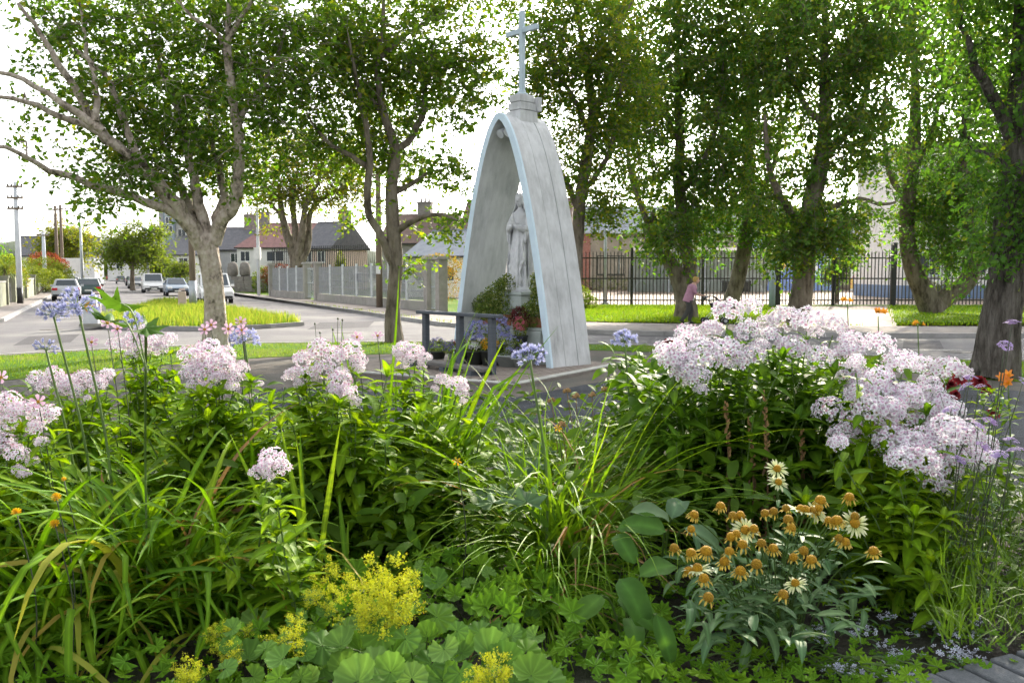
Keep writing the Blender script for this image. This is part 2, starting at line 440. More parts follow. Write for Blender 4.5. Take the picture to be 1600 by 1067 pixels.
# grass blades on the lawns: uncountable, one object each
m_grass = leafy('grass_blade', [(0.085, 0.19, 0.014), (0.13, 0.24, 0.016), (0.20, 0.27, 0.022), (0.10, 0.21, 0.015), (0.16, 0.22, 0.03)], 0.5, 0.6)
m_grass_dry = leafy('tall_grass_blade', [(0.12, 0.21, 0.03), (0.19, 0.27, 0.04), (0.27, 0.27, 0.07), (0.15, 0.23, 0.035), (0.10, 0.18, 0.03)], 0.5, 0.6)
def grass(name, poly, n, h, w, mat, label, z=0.0, lean=0.5):
    xs = [p[0] for p in poly]; ys = [p[1] for p in poly]
    pts = np.stack([rng.uniform(min(xs), max(xs), n * 4), rng.uniform(min(ys), max(ys), n * 4)], 1)
    pp = np.array([(p[0], p[1]) for p in poly]); c = np.zeros(len(pts), bool); j = len(pp) - 1
    for i in range(len(pp)):
        cond = ((pp[i, 1] > pts[:, 1]) != (pp[j, 1] > pts[:, 1])) & (pts[:, 0] < (pp[j, 0] - pp[i, 0]) * (pts[:, 1] - pp[i, 1]) / (pp[j, 1] - pp[i, 1] + 1e-9) + pp[i, 0])
        c ^= cond; j = i
    pts = pts[c][:n]; n = len(pts)
    a = rng.uniform(0, 6.283, n); H = h * rng.uniform(0.4, 1.3, n); ln = rng.uniform(0, lean, n) * H; a2 = rng.uniform(0, 6.283, n)
    base = np.stack([pts[:, 0], pts[:, 1], np.full(n, z)], 1)
    side = np.stack([np.cos(a), np.sin(a), np.zeros(n)], 1) * (w / 2)
    top = base + np.stack([np.cos(a2) * ln, np.sin(a2) * ln, H], 1)
    V = np.stack([base - side, base + side, top], 1).reshape(-1, 3); F = np.arange(3 * n).reshape(-1, 3)
    o = bulk(name, V, F, mat, rnd=np.repeat(rng.uniform(0, 1, n), 3))
    return tag(o, label, 'grass', kind='stuff')
grass('lawn_grass', park_lawn, 46000, 0.055, 0.02, m_grass, 'short mown grass along the park edge behind the shrine')
grass('island_grass', [(p.x, p.y) for p in isl], 16000, 0.28, 0.04, m_grass_dry, 'long yellow green grass on the traffic island')
vp = [(40, 28.9), (12, 29.5), (3.7, 31.5), (1.1, 32.9), (-1.0, 36.3), (-2.2, 40), (-2.2, 48.6), (40, 48.6)]
dpoly = [(p.x, p.y) for p in drive]
vl = [(-2.2, 48.6), (-2.2, 40), (-1.0, 36.3), (1.1, 32.9), (3.7, 31.5), (12, 29.5), (dpoly[3][0] - 0.1, 29.4), (dpoly[0][0] - 0.1, 48.6)]
vr = [(dpoly[1][0] + 0.1, 48.6), (dpoly[2][0] + 0.1, 29.3), (40, 28.9), (40, 48.6)]
grass('verge_grass', vl, 26000, 0.10, 0.035, m_grass, 'mown grass verge in front of the dark railings')
grass('verge_grass', vr, 20000, 0.10, 0.035, m_grass, 'mown grass under the forked tree beside the white building')
kg = [(xr(y) + (0.25 if s else 0.02), y) for s, ys in ((0, (31, 36, 44, 54)), (1, (54, 44, 36, 31))) for y in ys]
grass('kerb_grass', kg, 2600, 0.13, 0.03, m_grass_dry, 'thin line of grass growing along the street kerb')
gg = [(-2.9, 41), (xf(43) + 0.6, 43), (xf(58) + 0.6, 58), (-5, 60)]
grass('garden_grass', gg, 9000, 0.10, 0.04, m_grass, 'grass inside the grey garden fence')

# repairs, covers and paint on the road
def sheet(name, pts, z, mat):
    o = MB().add([(p[0], p[1], z) for p in pts], [tuple(range(len(pts)))]).build(name, mat); o['kind'] = 'structure'
    return o
m_patch = surf('asphalt_patch', (0.085, 0.083, 0.088), (0.065, 0.063, 0.068), 3, 0.9, 0.5, 90, spec=0.12)
m_paint = surf('worn_road_paint', (0.46, 0.45, 0.42), (0.20, 0.195, 0.19), 9, 0.8, lo=0.42, hi=0.6)
sheet('road_patch', [G(480, 515, ZR), G(575, 512, ZR), G(585, 502, ZR), G(500, 504, ZR)], ZR + 0.004, m_patch)
sheet('road_patch', [G(20, 540, ZR), G(110, 535, ZR), G(125, 522, ZR), G(45, 526, ZR)], ZR + 0.004, m_patch)
sheet('road_patch', [G(1410, 545, ZR), G(1475, 545, ZR), G(1468, 532, ZR), G(1412, 532, ZR)], ZR + 0.004, m_patch)
for i in range(9):
    a = Vector((xl(46 + i * 9) + 4.4, 46 + i * 9, 0)); b_ = a + STREET * 3.0; w_ = Vector((0.07, 0.03, 0))
    sheet('lane_marking', [a - w_, a + w_, b_ + w_, b_ - w_], ZR + 0.006, m_paint)
for i in range(12):
    x0 = 6 + i * 3.2; sheet('lane_marking', [(x0, 21.35), (x0 + 1.6, 21.35), (x0 + 1.6, 21.47), (x0, 21.47)], ZR + 0.006, m_paint)
for k, (u, v) in enumerate(((540, 520), (80, 515), (1500, 550))):
    g = G(u, v, ZR); mb_ = MB().lathe([(0.34, 0), (0.34, 0.008), (0.30, 0.008), (0.29, 0.005), (0.001, 0.006)], 20, (0, 0, 0)); o = mb_.build('manhole_cover', surf('cast_iron', (0.06, 0.055, 0.05), (0.09, 0.08, 0.07), 20, 0.7, 0.6, 60)); o.location = (g.x, g.y, ZR + 0.002)
    tag(o, ('round iron manhole cover in the road left of the slender tree', 'round iron manhole cover in the road near the left edge', 'round iron manhole cover in the road beside the big dark trunk')[k], 'manhole cover', 'iron covers in the road')

# ------------------------------------------------------------------ far land: hills and a belt of distant trees
m_hill = surf('wooded_hill', (0.035, 0.060, 0.030), (0.06, 0.085, 0.04), 0.08, 0.95, 1.0, 0.4)
def hill(name, x0, x1, y, h, seed):
    r = np.random.default_rng(seed); nx, ny = 60, 8
    xs = np.linspace(x0, x1, nx); V = []; F = []
    prof = np.convolve(r.uniform(0.75, 1.1, nx + 8), np.ones(5) / 5, 'same')[4:nx + 4] + r.uniform(-.05, .05, nx)
    edge = np.sin(np.linspace(0.25, math.pi - 0.25, nx)) ** 0.5
    for j in range(ny):
        t = j / (ny - 1)
        V.append(np.stack([xs, np.full(nx, y + 60 * t), h * np.sin(t * math.pi / 2) ** 0.6 * prof * edge - 2 * (1 - t)], 1))
    for j in range(ny - 1):
        for i in range(nx - 1): F.append((j * nx + i, j * nx + i + 1, (j + 1) * nx + i + 1, (j + 1) * nx + i))
    o = bulk(name, np.concatenate(V), np.array(F), m_hill, smooth=True); o['kind'] = 'structure'
    return o
hill('hills', -330, -40, 380, 20, 3)

# ================================================================== BUILDINGS, FENCES, STREET FURNITURE
m_white = surf('white_render', (0.70, 0.69, 0.67), (0.62, 0.61, 0.60), 1.2, 0.85, 0.2, 40)
m_grey_render = surf('grey_render', (0.42, 0.42, 0.42), (0.33, 0.33, 0.34), 1.2, 0.9, 0.2, 40)
m_pink = surf('pink_plaster', (0.55, 0.42, 0.36), (0.47, 0.36, 0.31), 1.5, 0.9, 0.2, 40)
m_slate = surf('slate_roof', (0.15, 0.15, 0.16), (0.10, 0.10, 0.11), 3, 0.7, 0.4, 14)
m_paleslate = surf('pale_slate', (0.26, 0.29, 0.33), (0.20, 0.22, 0.26), 2, 0.6, 0.3, 12)
m_redroof = surf('red_tile_roof', (0.30, 0.165, 0.15), (0.22, 0.125, 0.115), 2.5, 0.75, 0.4, 16)
m_brownroof = surf('brown_tile_roof', (0.20, 0.135, 0.11), (0.14, 0.10, 0.085), 2.5, 0.8, 0.4, 16)
m_chim = surf('chimney_stone', (0.25, 0.23, 0.21), (0.17, 0.155, 0.145), 3, 0.9, 0.3, 20)
m_conc = surf('concrete_block', (0.33, 0.31, 0.285), (0.23, 0.22, 0.20), 2.2, 0.9, 0.35, 30, c3=(0.27, 0.27, 0.23))
m_conc_dark = surf('stained_concrete', (0.33, 0.29, 0.23), (0.23, 0.205, 0.165), 0.9, 0.9, 0.3, 20)
m_brick = None
m_glass = glassy('window_glass', (0.035, 0.045, 0.055), 0.06)
m_frame = surf('white_upvc', (0.72, 0.72, 0.70), (0.64, 0.64, 0.63), 4, 0.5)
m_dark_metal = surf('black_paint', (0.018, 0.018, 0.018), (0.03, 0.03, 0.028), 5, 0.5)
m_rail = surf('bronze_green_paint', (0.030, 0.030, 0.024), (0.045, 0.043, 0.032), 5, 0.45, spec=0.5)
m_galv = surf('galvanised_steel', (0.42, 0.45, 0.48), (0.33, 0.36, 0.39), 4, 0.45, metallic=0.3)
m_palepost = surf('pale_post', (0.58, 0.60, 0.62), (0.48, 0.50, 0.53), 4, 0.6)
m_timber = surf('weathered_pole', (0.20, 0.155, 0.11), (0.13, 0.10, 0.075), 4, 0.9, 0.3, 40, stretch=(6, 6, 0.4))
m_mesh = surf('grey_mesh', (0.27, 0.28, 0.30), (0.21, 0.22, 0.235), 3, 0.6)
m_plastic_dark = surf('dark_plastic', (0.02, 0.022, 0.022), (0.03, 0.032, 0.03), 4, 0.5)

def brick_mat(name, a, b, mortar, scale=1.0):
    m, nt, out = node_mat(name); N = nt.nodes.new; L = nt.links.new
    tc = N('ShaderNodeTexCoord'); mp = N('ShaderNodeMapping'); mp.inputs['Rotation'].default_value = (R(90), 0, 0)
    L(tc.outputs['Object'], mp.inputs['Vector'])
    bk = N('ShaderNodeTexBrick'); bk.inputs['Scale'].default_value = scale
    bk.inputs['Color1'].default_value = c4(a); bk.inputs['Color2'].default_value = c4(b); bk.inputs['Mortar'].default_value = c4(mortar)
    bk.inputs['Brick Width'].default_value = 0.225; bk.inputs['Row Height'].default_value = 0.075; bk.inputs['Mortar Size'].default_value = 0.008
    L(mp.outputs[0], bk.inputs['Vector'])
    p = N('ShaderNodeBsdfPrincipled'); p.inputs['Roughness'].default_value = 0.9
    L(bk.outputs['Color'], p.inputs['Base Color']); L(p.outputs[0], out.inputs['Surface'])
    return m
m_brick = brick_mat('red_brick', (0.33, 0.12, 0.085), (0.26, 0.09, 0.07), (0.30, 0.24, 0.21))

def window(parent, x, y, z, w, h, fm=m_frame, gm=m_glass, nx=2, t=0.05, axis='y', fw=0.07):
    """window centred at x (along the wall), outer face at y, sill height z; frame is the part, panes and sill are sub-parts"""
    mb = MB()
    def bx(mb_, cx, cz, sx, sz, yy, ty):
        if axis == 'y': mb_.box((cx, yy, cz), (sx, ty, sz))
        else: mb_.box((yy, cx, cz), (ty, sx, sz))
    s = -1 if t > 0 else 1
    for cx, sx in ((x - w / 2, fw), (x + w / 2, fw)): bx(mb, cx, z + h / 2, sx, h + fw, y, abs(t))
    for cz in (z, z + h): bx(mb, x, cz, w - fw, fw, y, abs(t))
    for i in range(1, nx): bx(mb, x - w / 2 + w * i / nx, z + h / 2, fw * 0.8, h - fw, y, abs(t) * 0.9)
    f = mb.build('window', fm, parent)
    for i in range(nx):
        pb = MB(); bx(pb, x - w / 2 + w * (i + 0.5) / nx, z + h / 2, w / nx - fw * 0.9, h - fw, y, abs(t) * 0.4)
        pb.build('pane', gm, f)
    sb = MB(); bx(sb, x, z - fw, w + 0.2, 0.06, y + s * 0.04, abs(t) + 0.08); sb.build('sill', fm, f)
    return f

def house(label, x, y, rz, w, dep, eave, ridge, wm, rm, wins=(), chims=(), hip=0.0, ov=0.25, name='house', door=None, side_wins=()):
    """house whose front (local y = 0) runs along local x from 0 to w; ridge parallel to x"""
    h = empty(name, (x, y, 0), rz, label, 'house')
    mb = MB()
    if hip > 0: mb.box((w / 2, dep / 2, eave / 2), (w, dep, eave))
    else: mb.prism([(0, 0), (dep, 0), (dep, eave), (dep / 2, ridge - 0.12), (0, eave)], 'x', 0, w)
    mb.build('wall', wm, h)
    k = ridge - eave; sl = k / (dep / 2)
    z0 = eave - ov * sl
    V = [(-ov, -ov, z0), (w + ov, -ov, z0), (w + ov, dep + ov, z0), (-ov, dep + ov, z0), (hip - ov * (hip == 0), dep / 2, ridge), (w - hip + ov * (hip == 0), dep / 2, ridge)]
    th = 0.12
    V2 = [(a, b, c + th) for a, b, c in V]
    F = [(0, 1, 5, 4), (2, 3, 4, 5), (1, 2, 5), (3, 0, 4)]
    mb = MB(); mb.add(V + V2, [tuple(reversed(f)) for f in F] + [tuple(i + 6 for i in f) for f in F] + [(0, 1, 7, 6), (1, 2, 8, 7), (2, 3, 9, 8), (3, 0, 6, 9)])
    rf = mb.build('roof', rm, h)
    rb = MB(); rb.bar((max(0, hip) - ov * (hip == 0), dep / 2, ridge + th), (w - max(0, hip) + ov * (hip == 0), dep / 2, ridge + th), 0.22, 0.12); rb.build('ridge_tiles', rm, rf)
    gb = MB(); gb.bar((-ov, -ov - 0.04, z0 + 0.02), (w + ov, -ov - 0.04, z0 + 0.02), 0.1, 0.12); gb.build('gutter', m_dark_metal, rf)
    for cx, cw, cd, ch in chims:
        c = MB(); c.box((cx, dep / 2, ridge + ch / 2 - 0.5), (cw, cd, ch + 1.0)); c.box((cx, dep / 2, ridge + ch + 0.04), (cw + 0.16, cd + 0.16, 0.14))
        for i in range(3): c.lathe([(0.12, 0), (0.10, 0.4)], 8, (cx - cw * 0.3 + cw * 0.3 * i, dep / 2, ridge + ch + 0.1))
        c.build('chimney', m_chim, rf)
    for wx, wz, ww, wh in wins: window(h, wx, -0.02, wz, ww, wh)
    for wy, wz, ww, wh in side_wins: window(h, wy, w + 0.02, wz, ww, wh, axis='x', t=-0.05)
    if door is not None:
        d = MB(); d.box((door, -0.03, 1.03), (0.95, 0.08, 2.06)); dd = d.build('door', m_plastic_dark, h)
        k_ = MB(); k_.lathe([(0.0, 0), (0.035, 0.02), (0.035, 0.05), (0, 0.07)], 8, (door + 0.36, -0.1, 1.0)); k_.build('handle', m_galv, dd)
    return h

def U(u, d): return (u - CX) / F_PX * d
# middle houses, seen between the trees
house('white rendered house under the red tiled roof', U(372, 100), 100, R(4), 11.5, 8, 4.7, 7.4, m_white, m_redroof, ((0.9, 3.1, 1.0, 1.1), (4.2, 3.1, 1.9, 1.1), (8.2, 3.1, 1.4, 1.1), (0.9, 0.9, 1.1, 1.3), (4.4, 0.9, 1.7, 1.3), (8.4, 0.9, 1.5, 1.3)), ((2.2, 1.5, 0.9, 1.3),), hip=3.0, door=6.4)
house('grey house with dark slate roof left of the red roof', U(325, 106), 106, R(2), 5.0, 8, 4.6, 7.2, m_grey_render, m_slate, ((1.0, 3.0, 1.0, 1.1), (3.3, 3.0, 1.0, 1.1), (1.2, 0.9, 1.4, 1.2)), ((4.3, 1.6, 0.9, 1.6),))
house('low white house with dark hipped roof behind the pale trunk', U(240, 125), 125, R(6), 8.6, 9, 4.4, 7.0, m_white, m_slate, ((1.5, 2.8, 1.2, 1.1), (4.2, 2.8, 1.2, 1.1), (6.9, 2.8, 1.2, 1.1), (4.2, 0.8, 2.6, 1.2)), ((4.5, 1.3, 0.9, 1.0),), hip=2.5)
house('house with sunlit pink gable end and grey roof', U(470, 92), 92.5, R(-26), 3.7, 6.4, 4.4, 7.0, m_pink, m_slate, ((0.9, 2.9, 0.9, 1.1), (2.6, 2.9, 0.9, 1.1), (1.6, 0.9, 1.5, 1.2)), ((3.2, 0.7, 1.3, 1.2),), side_wins=((3.2, 1.0, 1.2, 1.2),))
house('terraced house with brown tiled roof behind the slender tree', U(596, 84), 84, R(-10), 6.4, 8, 4.6, 7.3, m_conc, m_brownroof, ((1.4, 2.9, 1.4, 1.1), (4.4, 2.9, 1.4, 1.1), (3.0, 0.9, 1.8, 1.2)), ((3.2, 1.3, 0.9, 1.2),))
house('low outbuilding with pale slate roof beside the shrine', U(636, 66), 66, R(-30), 5.2, 7.5, 3.0, 4.9, m_white, m_paleslate, ((1.4, 1.2, 1.2, 1.0), (3.6, 1.2, 1.2, 1.0)))
house('house with brown roof and grey gable seen through the arch', U(716, 78), 80, R(-12), 9.5, 8, 5.0, 8.4, m_conc_dark, m_brownroof, ((2, 3.1, 1.4, 1.1), (6, 3.1, 1.4, 1.1)), ((7.6, 1.4, 0.9, 1.3),))
house('bungalow with reddish roof behind garden shrubs on the left edge', U(-190, 92), 92, R(28), 9, 8, 2.7, 5.2, m_white, m_brownroof, ((2, 0.9, 1.8, 1.2), (6.5, 0.9, 1.8, 1.2)), ((4, 1.0, 0.8, 0.9),))
house('distant white house beyond the roadside tree', U(28, 150), 150, R(15), 12, 9, 4.8, 8.0, m_white, m_slate, ((3, 3, 1.4, 1.2), (8.5, 3, 1.4, 1.2)), ((6, 1.2, 0.9, 1.1),))
house('far pale house where the street disappears', U(170, 230), 230, R(5), 14, 9, 5, 8.5, m_white, m_slate, ((3, 3, 1.6, 1.2), (10, 3, 1.6, 1.2)), ((7, 1.2, 0.9, 1.1),))
# tall modern block
blk = empty('office_block', (U(247, 170), 170, 0), R(8), 'grey multi storey block with glass stair tower above the street roofs', 'building')
mb = MB(); mb.box((3.2, 4, 7.0), (5.2, 8, 14)); mb.build('wall', m_grey_render, blk)
mb = MB(); mb.box((2.6, -0.3, 8.0), (2.0, 1.2, 13.0)); mb.build('stair_tower', surf('blue_grey_cladding', (0.20, 0.25, 0.31), (0.15, 0.19, 0.24), 1, 0.4), blk)
for i in range(4): window(blk, 4.7, -0.02, 3 + i * 2.8, 1.4, 1.5)
mb = MB(); mb.prism([(-1, 0), (6.6, 0), (6.6, 0.5), (-1, 2.4)], 'y', -1, 9, org=(0, 0, 14)); mb.build('roof', m_slate, blk)
for i in range(3): window(blk, 2.6, -0.92, 9.5 + i * 1.6, 1.2, 1.2)

# long hall behind the right-hand railings
hall = empty('hall_building', (U(852, 95), 95, 0), R(1), 'long low concrete hall with slate roof behind the dark railings', 'building')
W_ = 21.5
mb = MB(); mb.box((W_ / 2 + 1.6, 5, 2.2), (W_ - 3.2, 10, 4.4)); mb.build('wall', m_conc_dark, hall)
for i in range(8):
    mb = MB(); mb.box((3.9 + i * 2.38, -0.03, 2.1), (2.3, 0.1, 3.9)); mb.build('panel', m_conc_dark, hall)
mb = MB(); mb.box((1.55, 4.0, 2.2), (3.1, 8.2, 4.42)); mb.build('brick_wing', m_brick, hall)
mb = MB(); mb.prism([(-0.6, 4.35), (10.6, 4.35), (5, 6.7)], 'x', -0.4, W_ + 0.4); rf = mb.build('roof', m_paleslate, hall)
for i in range(5):
    mb = MB(); mb.bar((-0.4, -0.6 + i * 1.05 - 0.03, 4.42 + i * 0.44), (W_ + 0.4, -0.6 + i * 1.05 - 0.03, 4.42 + i * 0.44), 0.05, 0.06); mb.build('slate_course', m_paleslate, rf)
mb = MB(); mb.bar((-0.5, -0.68, 4.36), (W_ + 0.5, -0.68, 4.36), 0.14, 0.16); mb.build('gutter', m_galv, hall)
for wx in (4.5, 7.8, 17.8): window(hall, wx, -0.06, 1.2, 1.8, 1.4, m_rail)
hall.scale = (1.53, 1.2, 1.38)
# cycle shelter with hoops
sh = empty('cycle_shelter', (U(988, 82), 82, 0), 0, 'hooped glazed shelter with white roof edge behind the railings', 'shelter')
m_poly = surf('pale_polycarbonate', (0.40, 0.47, 0.46), (0.32, 0.38, 0.36), 2, 0.35)
m_fascia = surf('white_fascia', (0.75, 0.72, 0.68), (0.66, 0.63, 0.60), 2, 0.6)
SL = 8.8
mb = MB(); mb.box((SL / 2, 0, 3.03), (SL, 0.12, 0.2)); mb.build('fascia', m_fascia, sh)
mb = MB(); arc = [(2.6 * (1 - math.cos(t)), 2.95 * math.cos(t) if False else 2.95 * (1 - (t / 1.571) ** 2.4)) for t in np.linspace(0, 1.571, 9)]
for (a, b), (c, d) in zip(arc[:-1], arc[1:]): mb.add([(0, a, b), (SL, a, b), (SL, c, d), (0, c, d)], [(0, 1, 2, 3)])
ro = mb.build('roof_sheet', m_poly, sh); sol = ro.modifiers.new('thick', 'SOLIDIFY'); sol.thickness = 0.02
for i in range(5):
    x = i * SL / 4
    mb = MB(); mb.tube([(x, a, b + 0.03) for a, b in arc], 0.05, 6); mb.build('hoop', m_galv, sh)
    mb = MB(); mb.tube([(x, -0.02, 0), (x, -0.02, 2.94)], 0.05, 6); mb.build('post', m_galv, sh)
for i in range(4):
    mb = MB(); mb.tube([(i * 2.2 + 0.9 + 0.7 * math.cos(t), 1.0, 0.9 * math.sin(t)) for t in np.linspace(0, math.pi, 9)], 0.03, 6); mb.build('bike_hoop', m_galv, sh)
sh.scale = (1.49, 1.3, 1.3)
# bins by the shelter
for i, (u, lab) in enumerate(((1134, 'black wheelie bin nearest the leaning tree behind the railings'), (1166, 'black wheelie bin standing closer to the blue mural'))):
    b = empty('wheelie_bin', (U(u, 80), 80, 0), R(5), lab, 'bin', 'wheelie bins behind the railings')
    MB().box((0, 0, 0.55), (0.5, 0.62, 0.9), taper=1.12).build('body', m_plastic_dark, b, bevel=0.02)
    MB().box((0, 0, 1.06), (0.62, 0.74, 0.08)).build('lid', m_plastic_dark, b, bevel=0.02)
    for s in (-1, 1): MB().tube([(s * 0.24, 0.26, 0.1), (s * 0.3, 0.26, 0.1)], 0.1, 10).build('wheel', m_plastic_dark, b)
# painted mural wall
def mural_mat(name, base, cols, scale):
    m, nt, out = node_mat(name); N = nt.nodes.new; L = nt.links.new
    tc = N('ShaderNodeTexCoord'); vo = N('ShaderNodeTexVoronoi'); vo.inputs['Scale'].default_value = scale
    nz = N('ShaderNodeTexNoise'); nz.inputs['Scale'].default_value = 1.3; L(tc.outputs['Object'], nz.inputs['Vector'])
    mx = N('ShaderNodeMix'); mx.data_type = 'RGBA'; mx.inputs[0].default_value = 0.35; L(tc.outputs['Object'], mx.inputs[6]); L(nz.outputs['Color'], mx.inputs[7])
    L(mx.outputs[2], vo.inputs['Vector'])
    sp = N('ShaderNodeSeparateColor'); L(vo.outputs['Color'], sp.inputs[0])
    cr = N('ShaderNodeValToRGB'); cr.color_ramp.interpolation = 'CONSTANT'
    while len(cr.color_ramp.elements) < len(cols): cr.color_ramp.elements.new(0.5)
    for i, c in enumerate(cols): cr.color_ramp.elements[i].position = i / len(cols); cr.color_ramp.elements[i].color = c4(c)
    L(sp.outputs[0], cr.inputs[0])
    p = N('ShaderNodeBsdfPrincipled'); p.inputs['Roughness'].default_value = 0.8
    L(cr.outputs[0], p.inputs['Base Color']); L(p.outputs[0], out.inputs['Surface'])
    return m
blue, lb, pk, yl, wh, rd = (0.17, 0.25, 0.50), (0.30, 0.45, 0.64), (0.60, 0.36, 0.42), (0.66, 0.46, 0.14), (0.62, 0.63, 0.62), (0.50, 0.16, 0.14)
mw = empty('mural_wall', (U(1168, 92), 92, 0), 0, 'low wall painted with a blue mural behind the thick trunk', 'wall')
mb = MB(); mb.box((3.1, 0.15, 1.9), (6.2, 0.3, 3.8)); mb.build('wall', mural_mat('blue_mural', blue, [blue, blue, lb, blue, wh, blue, yl, lb], 1.1), mw)
mb = MB(); mb.box((3.1, 0.15, 3.86), (6.4, 0.42, 0.12)); mb.build('coping', m_conc, mw)
mw.scale = (1.52, 1.0, 1.4)
mw = empty('mural_wall', (U(1328, 92), 92, 0), 0, 'wall panel painted with small red yellow and white shapes by the gate post', 'wall')
mb = MB(); mb.box((0.9, 0.15, 1.7), (1.8, 0.3, 3.4)); mb.build('wall', mural_mat('bright_mural', wh, [yl, wh, wh, lb, wh, pk, yl, rd], 5.5), mw)
mb = MB(); mb.box((0.9, 0.15, 3.46), (2.0, 0.42, 0.12)); mb.build('coping', m_conc, mw)
mw.scale = (1.52, 1.0, 1.4)
gb = empty('gable_building', (U(1300, 105), 105, 0), 0, 'dark grey gabled building behind the railings gate', 'building')
mb = MB(); mb.prism([(0, 0), (6.6, 0), (6.6, 6.9), (5.0, 7.4), (0, 5.0)], 'y', 0, 9); mb.build('wall', surf('brown_grey_render', (0.15, 0.14, 0.135), (0.11, 0.105, 0.10), 1, 0.9), gb)
window(gb, 4.6, -0.03, 4.4, 1.6, 0.9); window(gb, 2.4, -0.03, 1.0, 1.6, 1.2)
mb = MB(); mb.prism([(-0.2, 4.95), (5.0, 7.42), (6.8, 6.86), (6.8, 7.1), (5.0, 7.68), (-0.2, 5.2)], 'y', -0.3, 9.2); mb.build('roof', m_slate, gb)
gb.scale = (1.38, 1.2, 1.3)
wb = empty('white_building', (U(1408, 62), 62, 0), R(-3), 'tall white building with blue plinth behind the forked tree', 'building')
mb = MB(); mb.box((7.5, 5, 5.2), (15, 10, 10.4)); mb.build('wall', m_white, wb)
mb = MB(); mb.box((7.5, 4.97, 0.45), (15.06, 10.06, 0.9)); mb.build('plinth', surf('blue_plinth', (0.16, 0.23, 0.36), (0.13, 0.19, 0.30), 2, 0.7), wb)
mb = MB(); mb.box((7.5, 5, 10.5), (15.5, 10.5, 0.25)); mb.build('parapet', m_conc, wb)
for wx in (1.8, 4.8, 7.8, 10.8):
    for wz in (1.6, 4.6, 7.6): window(wb, wx, -0.02, wz, 1.5, 1.5, surf('blue_frame', (0.55, 0.6, 0.66), None, 3, 0.5) if wx == 1.8 and wz == 1.6 else m_frame)
for i, x in enumerate((9.6, 12.0)):
    q = empty('planter_box', (U(1408, 62) + x - 3.2 + i, 58.5, 0), 0, ('brown planter box behind the railings under the forked tree', 'brown planter box behind the railings next to the big trunk')[i], 'planter')
    MB().box((0, 0, 0.3), (1.8, 0.6, 0.6)).build('box', m_timber, q)

# ------------------------------------------------------------------ dark railings and gate on the right
FY = 48.5
bar_mesh = MB().add(*(lambda b: (np.concatenate(b.v), b.f))(MB().box((0, 0, 1.42), (0.046, 0.04, 2.75)).prism([(-0.03, 2.79), (0.03, 2.79), (0, 2.95)], 'y', -0.012, 0.012))).mesh('bar', m_rail)
def railing(name, label, x0, x1, posts, y=FY, gate=False):
    f = empty(name, (x0, y, 0), 0, label, 'gate' if gate else 'railing', 'dark railings beyond the road')
    n = int((x1 - x0) / 0.19)
    for i in range(n):
        place('bar', bar_mesh, f, loc=(0.1 + i * (x1 - x0) / n, 0, random.uniform(-0.01, 0.01)))
    for z in (0.28, 1.45, 2.55):
        MB().box(((x1 - x0) / 2, 0.045, z), (x1 - x0, 0.05, 0.07)).build('rail', m_rail, f)
    for px in posts:
        MB().box((px - x0, 0.1, 1.55), (0.14, 0.12, 3.1)).lathe([(0.09, 3.1), (0.05, 3.2), (0, 3.22)], 8, (px - x0, 0.1, 0)).build('post', m_dark_metal, f)
    return f
railing('railing', 'dark spiked railings along the verge beside the shrine', U(890, FY), U(1211, FY), [U(u, FY) for u in (892, 987, 1098, 1209)])
railing('entrance_gate', 'dark railed gate closing the paved driveway', U(1219, FY), U(1390, FY), [U(u, FY) for u in (1302,)], gate=True)
railing('railing', 'dark railings behind the forked tree on the right', U(1400, FY), U(1640, FY), [U(u, FY) for u in (1478, 1560)])
for u, lab in ((1215, 'black square gate post beside the pale blue pole'), (1395, 'tall black gate post between drive and forked tree')):
    q = empty('gate_post', (U(u, FY), FY + 0.05, 0), 0, lab, 'gate post', 'gate posts of the drive')
    MB().box((0, 0, 1.65), (0.26, 0.26, 3.3)).build('shaft', m_dark_metal, q, bevel=0.02)
    MB().box((0, 0, 3.34), (0.34, 0.34, 0.08), taper=0.7).build('cap', m_dark_metal, q)
q = empty('lamp_pole', (U(1206, 46.5), 46.5, 0), 0, 'pale blue painted pole standing at the gate beside the railings', 'pole')
MB().lathe([(0.17, 0), (0.17, 1.6), (0.13, 1.7), (0.12, 2.6)], 12).build('shaft', surf('blue_grey_paint', (0.34, 0.41, 0.50), (0.28, 0.34, 0.42), 4, 0.5), q, smooth=True)
MB().box((0.22, -0.1, 2.45), (0.32, 0.12, 0.7)).build('sign_box', surf('pale_blue_sign', (0.45, 0.58, 0.74), (0.4, 0.52, 0.68), 4, 0.5), q)
q = empty('flag_pole', (U(945, 50.5), 50.5, 0), 0, 'plain galvanised pole rising behind the railings near the brick wing', 'pole')
MB().lathe([(0.10, 0), (0.085, 5.2), (0.04, 5.26)], 10).build('shaft', m_galv, q, smooth=True)
MB().box((0, 0, 0.05), (0.4, 0.4, 0.1)).build('base_plate', m_galv, q)

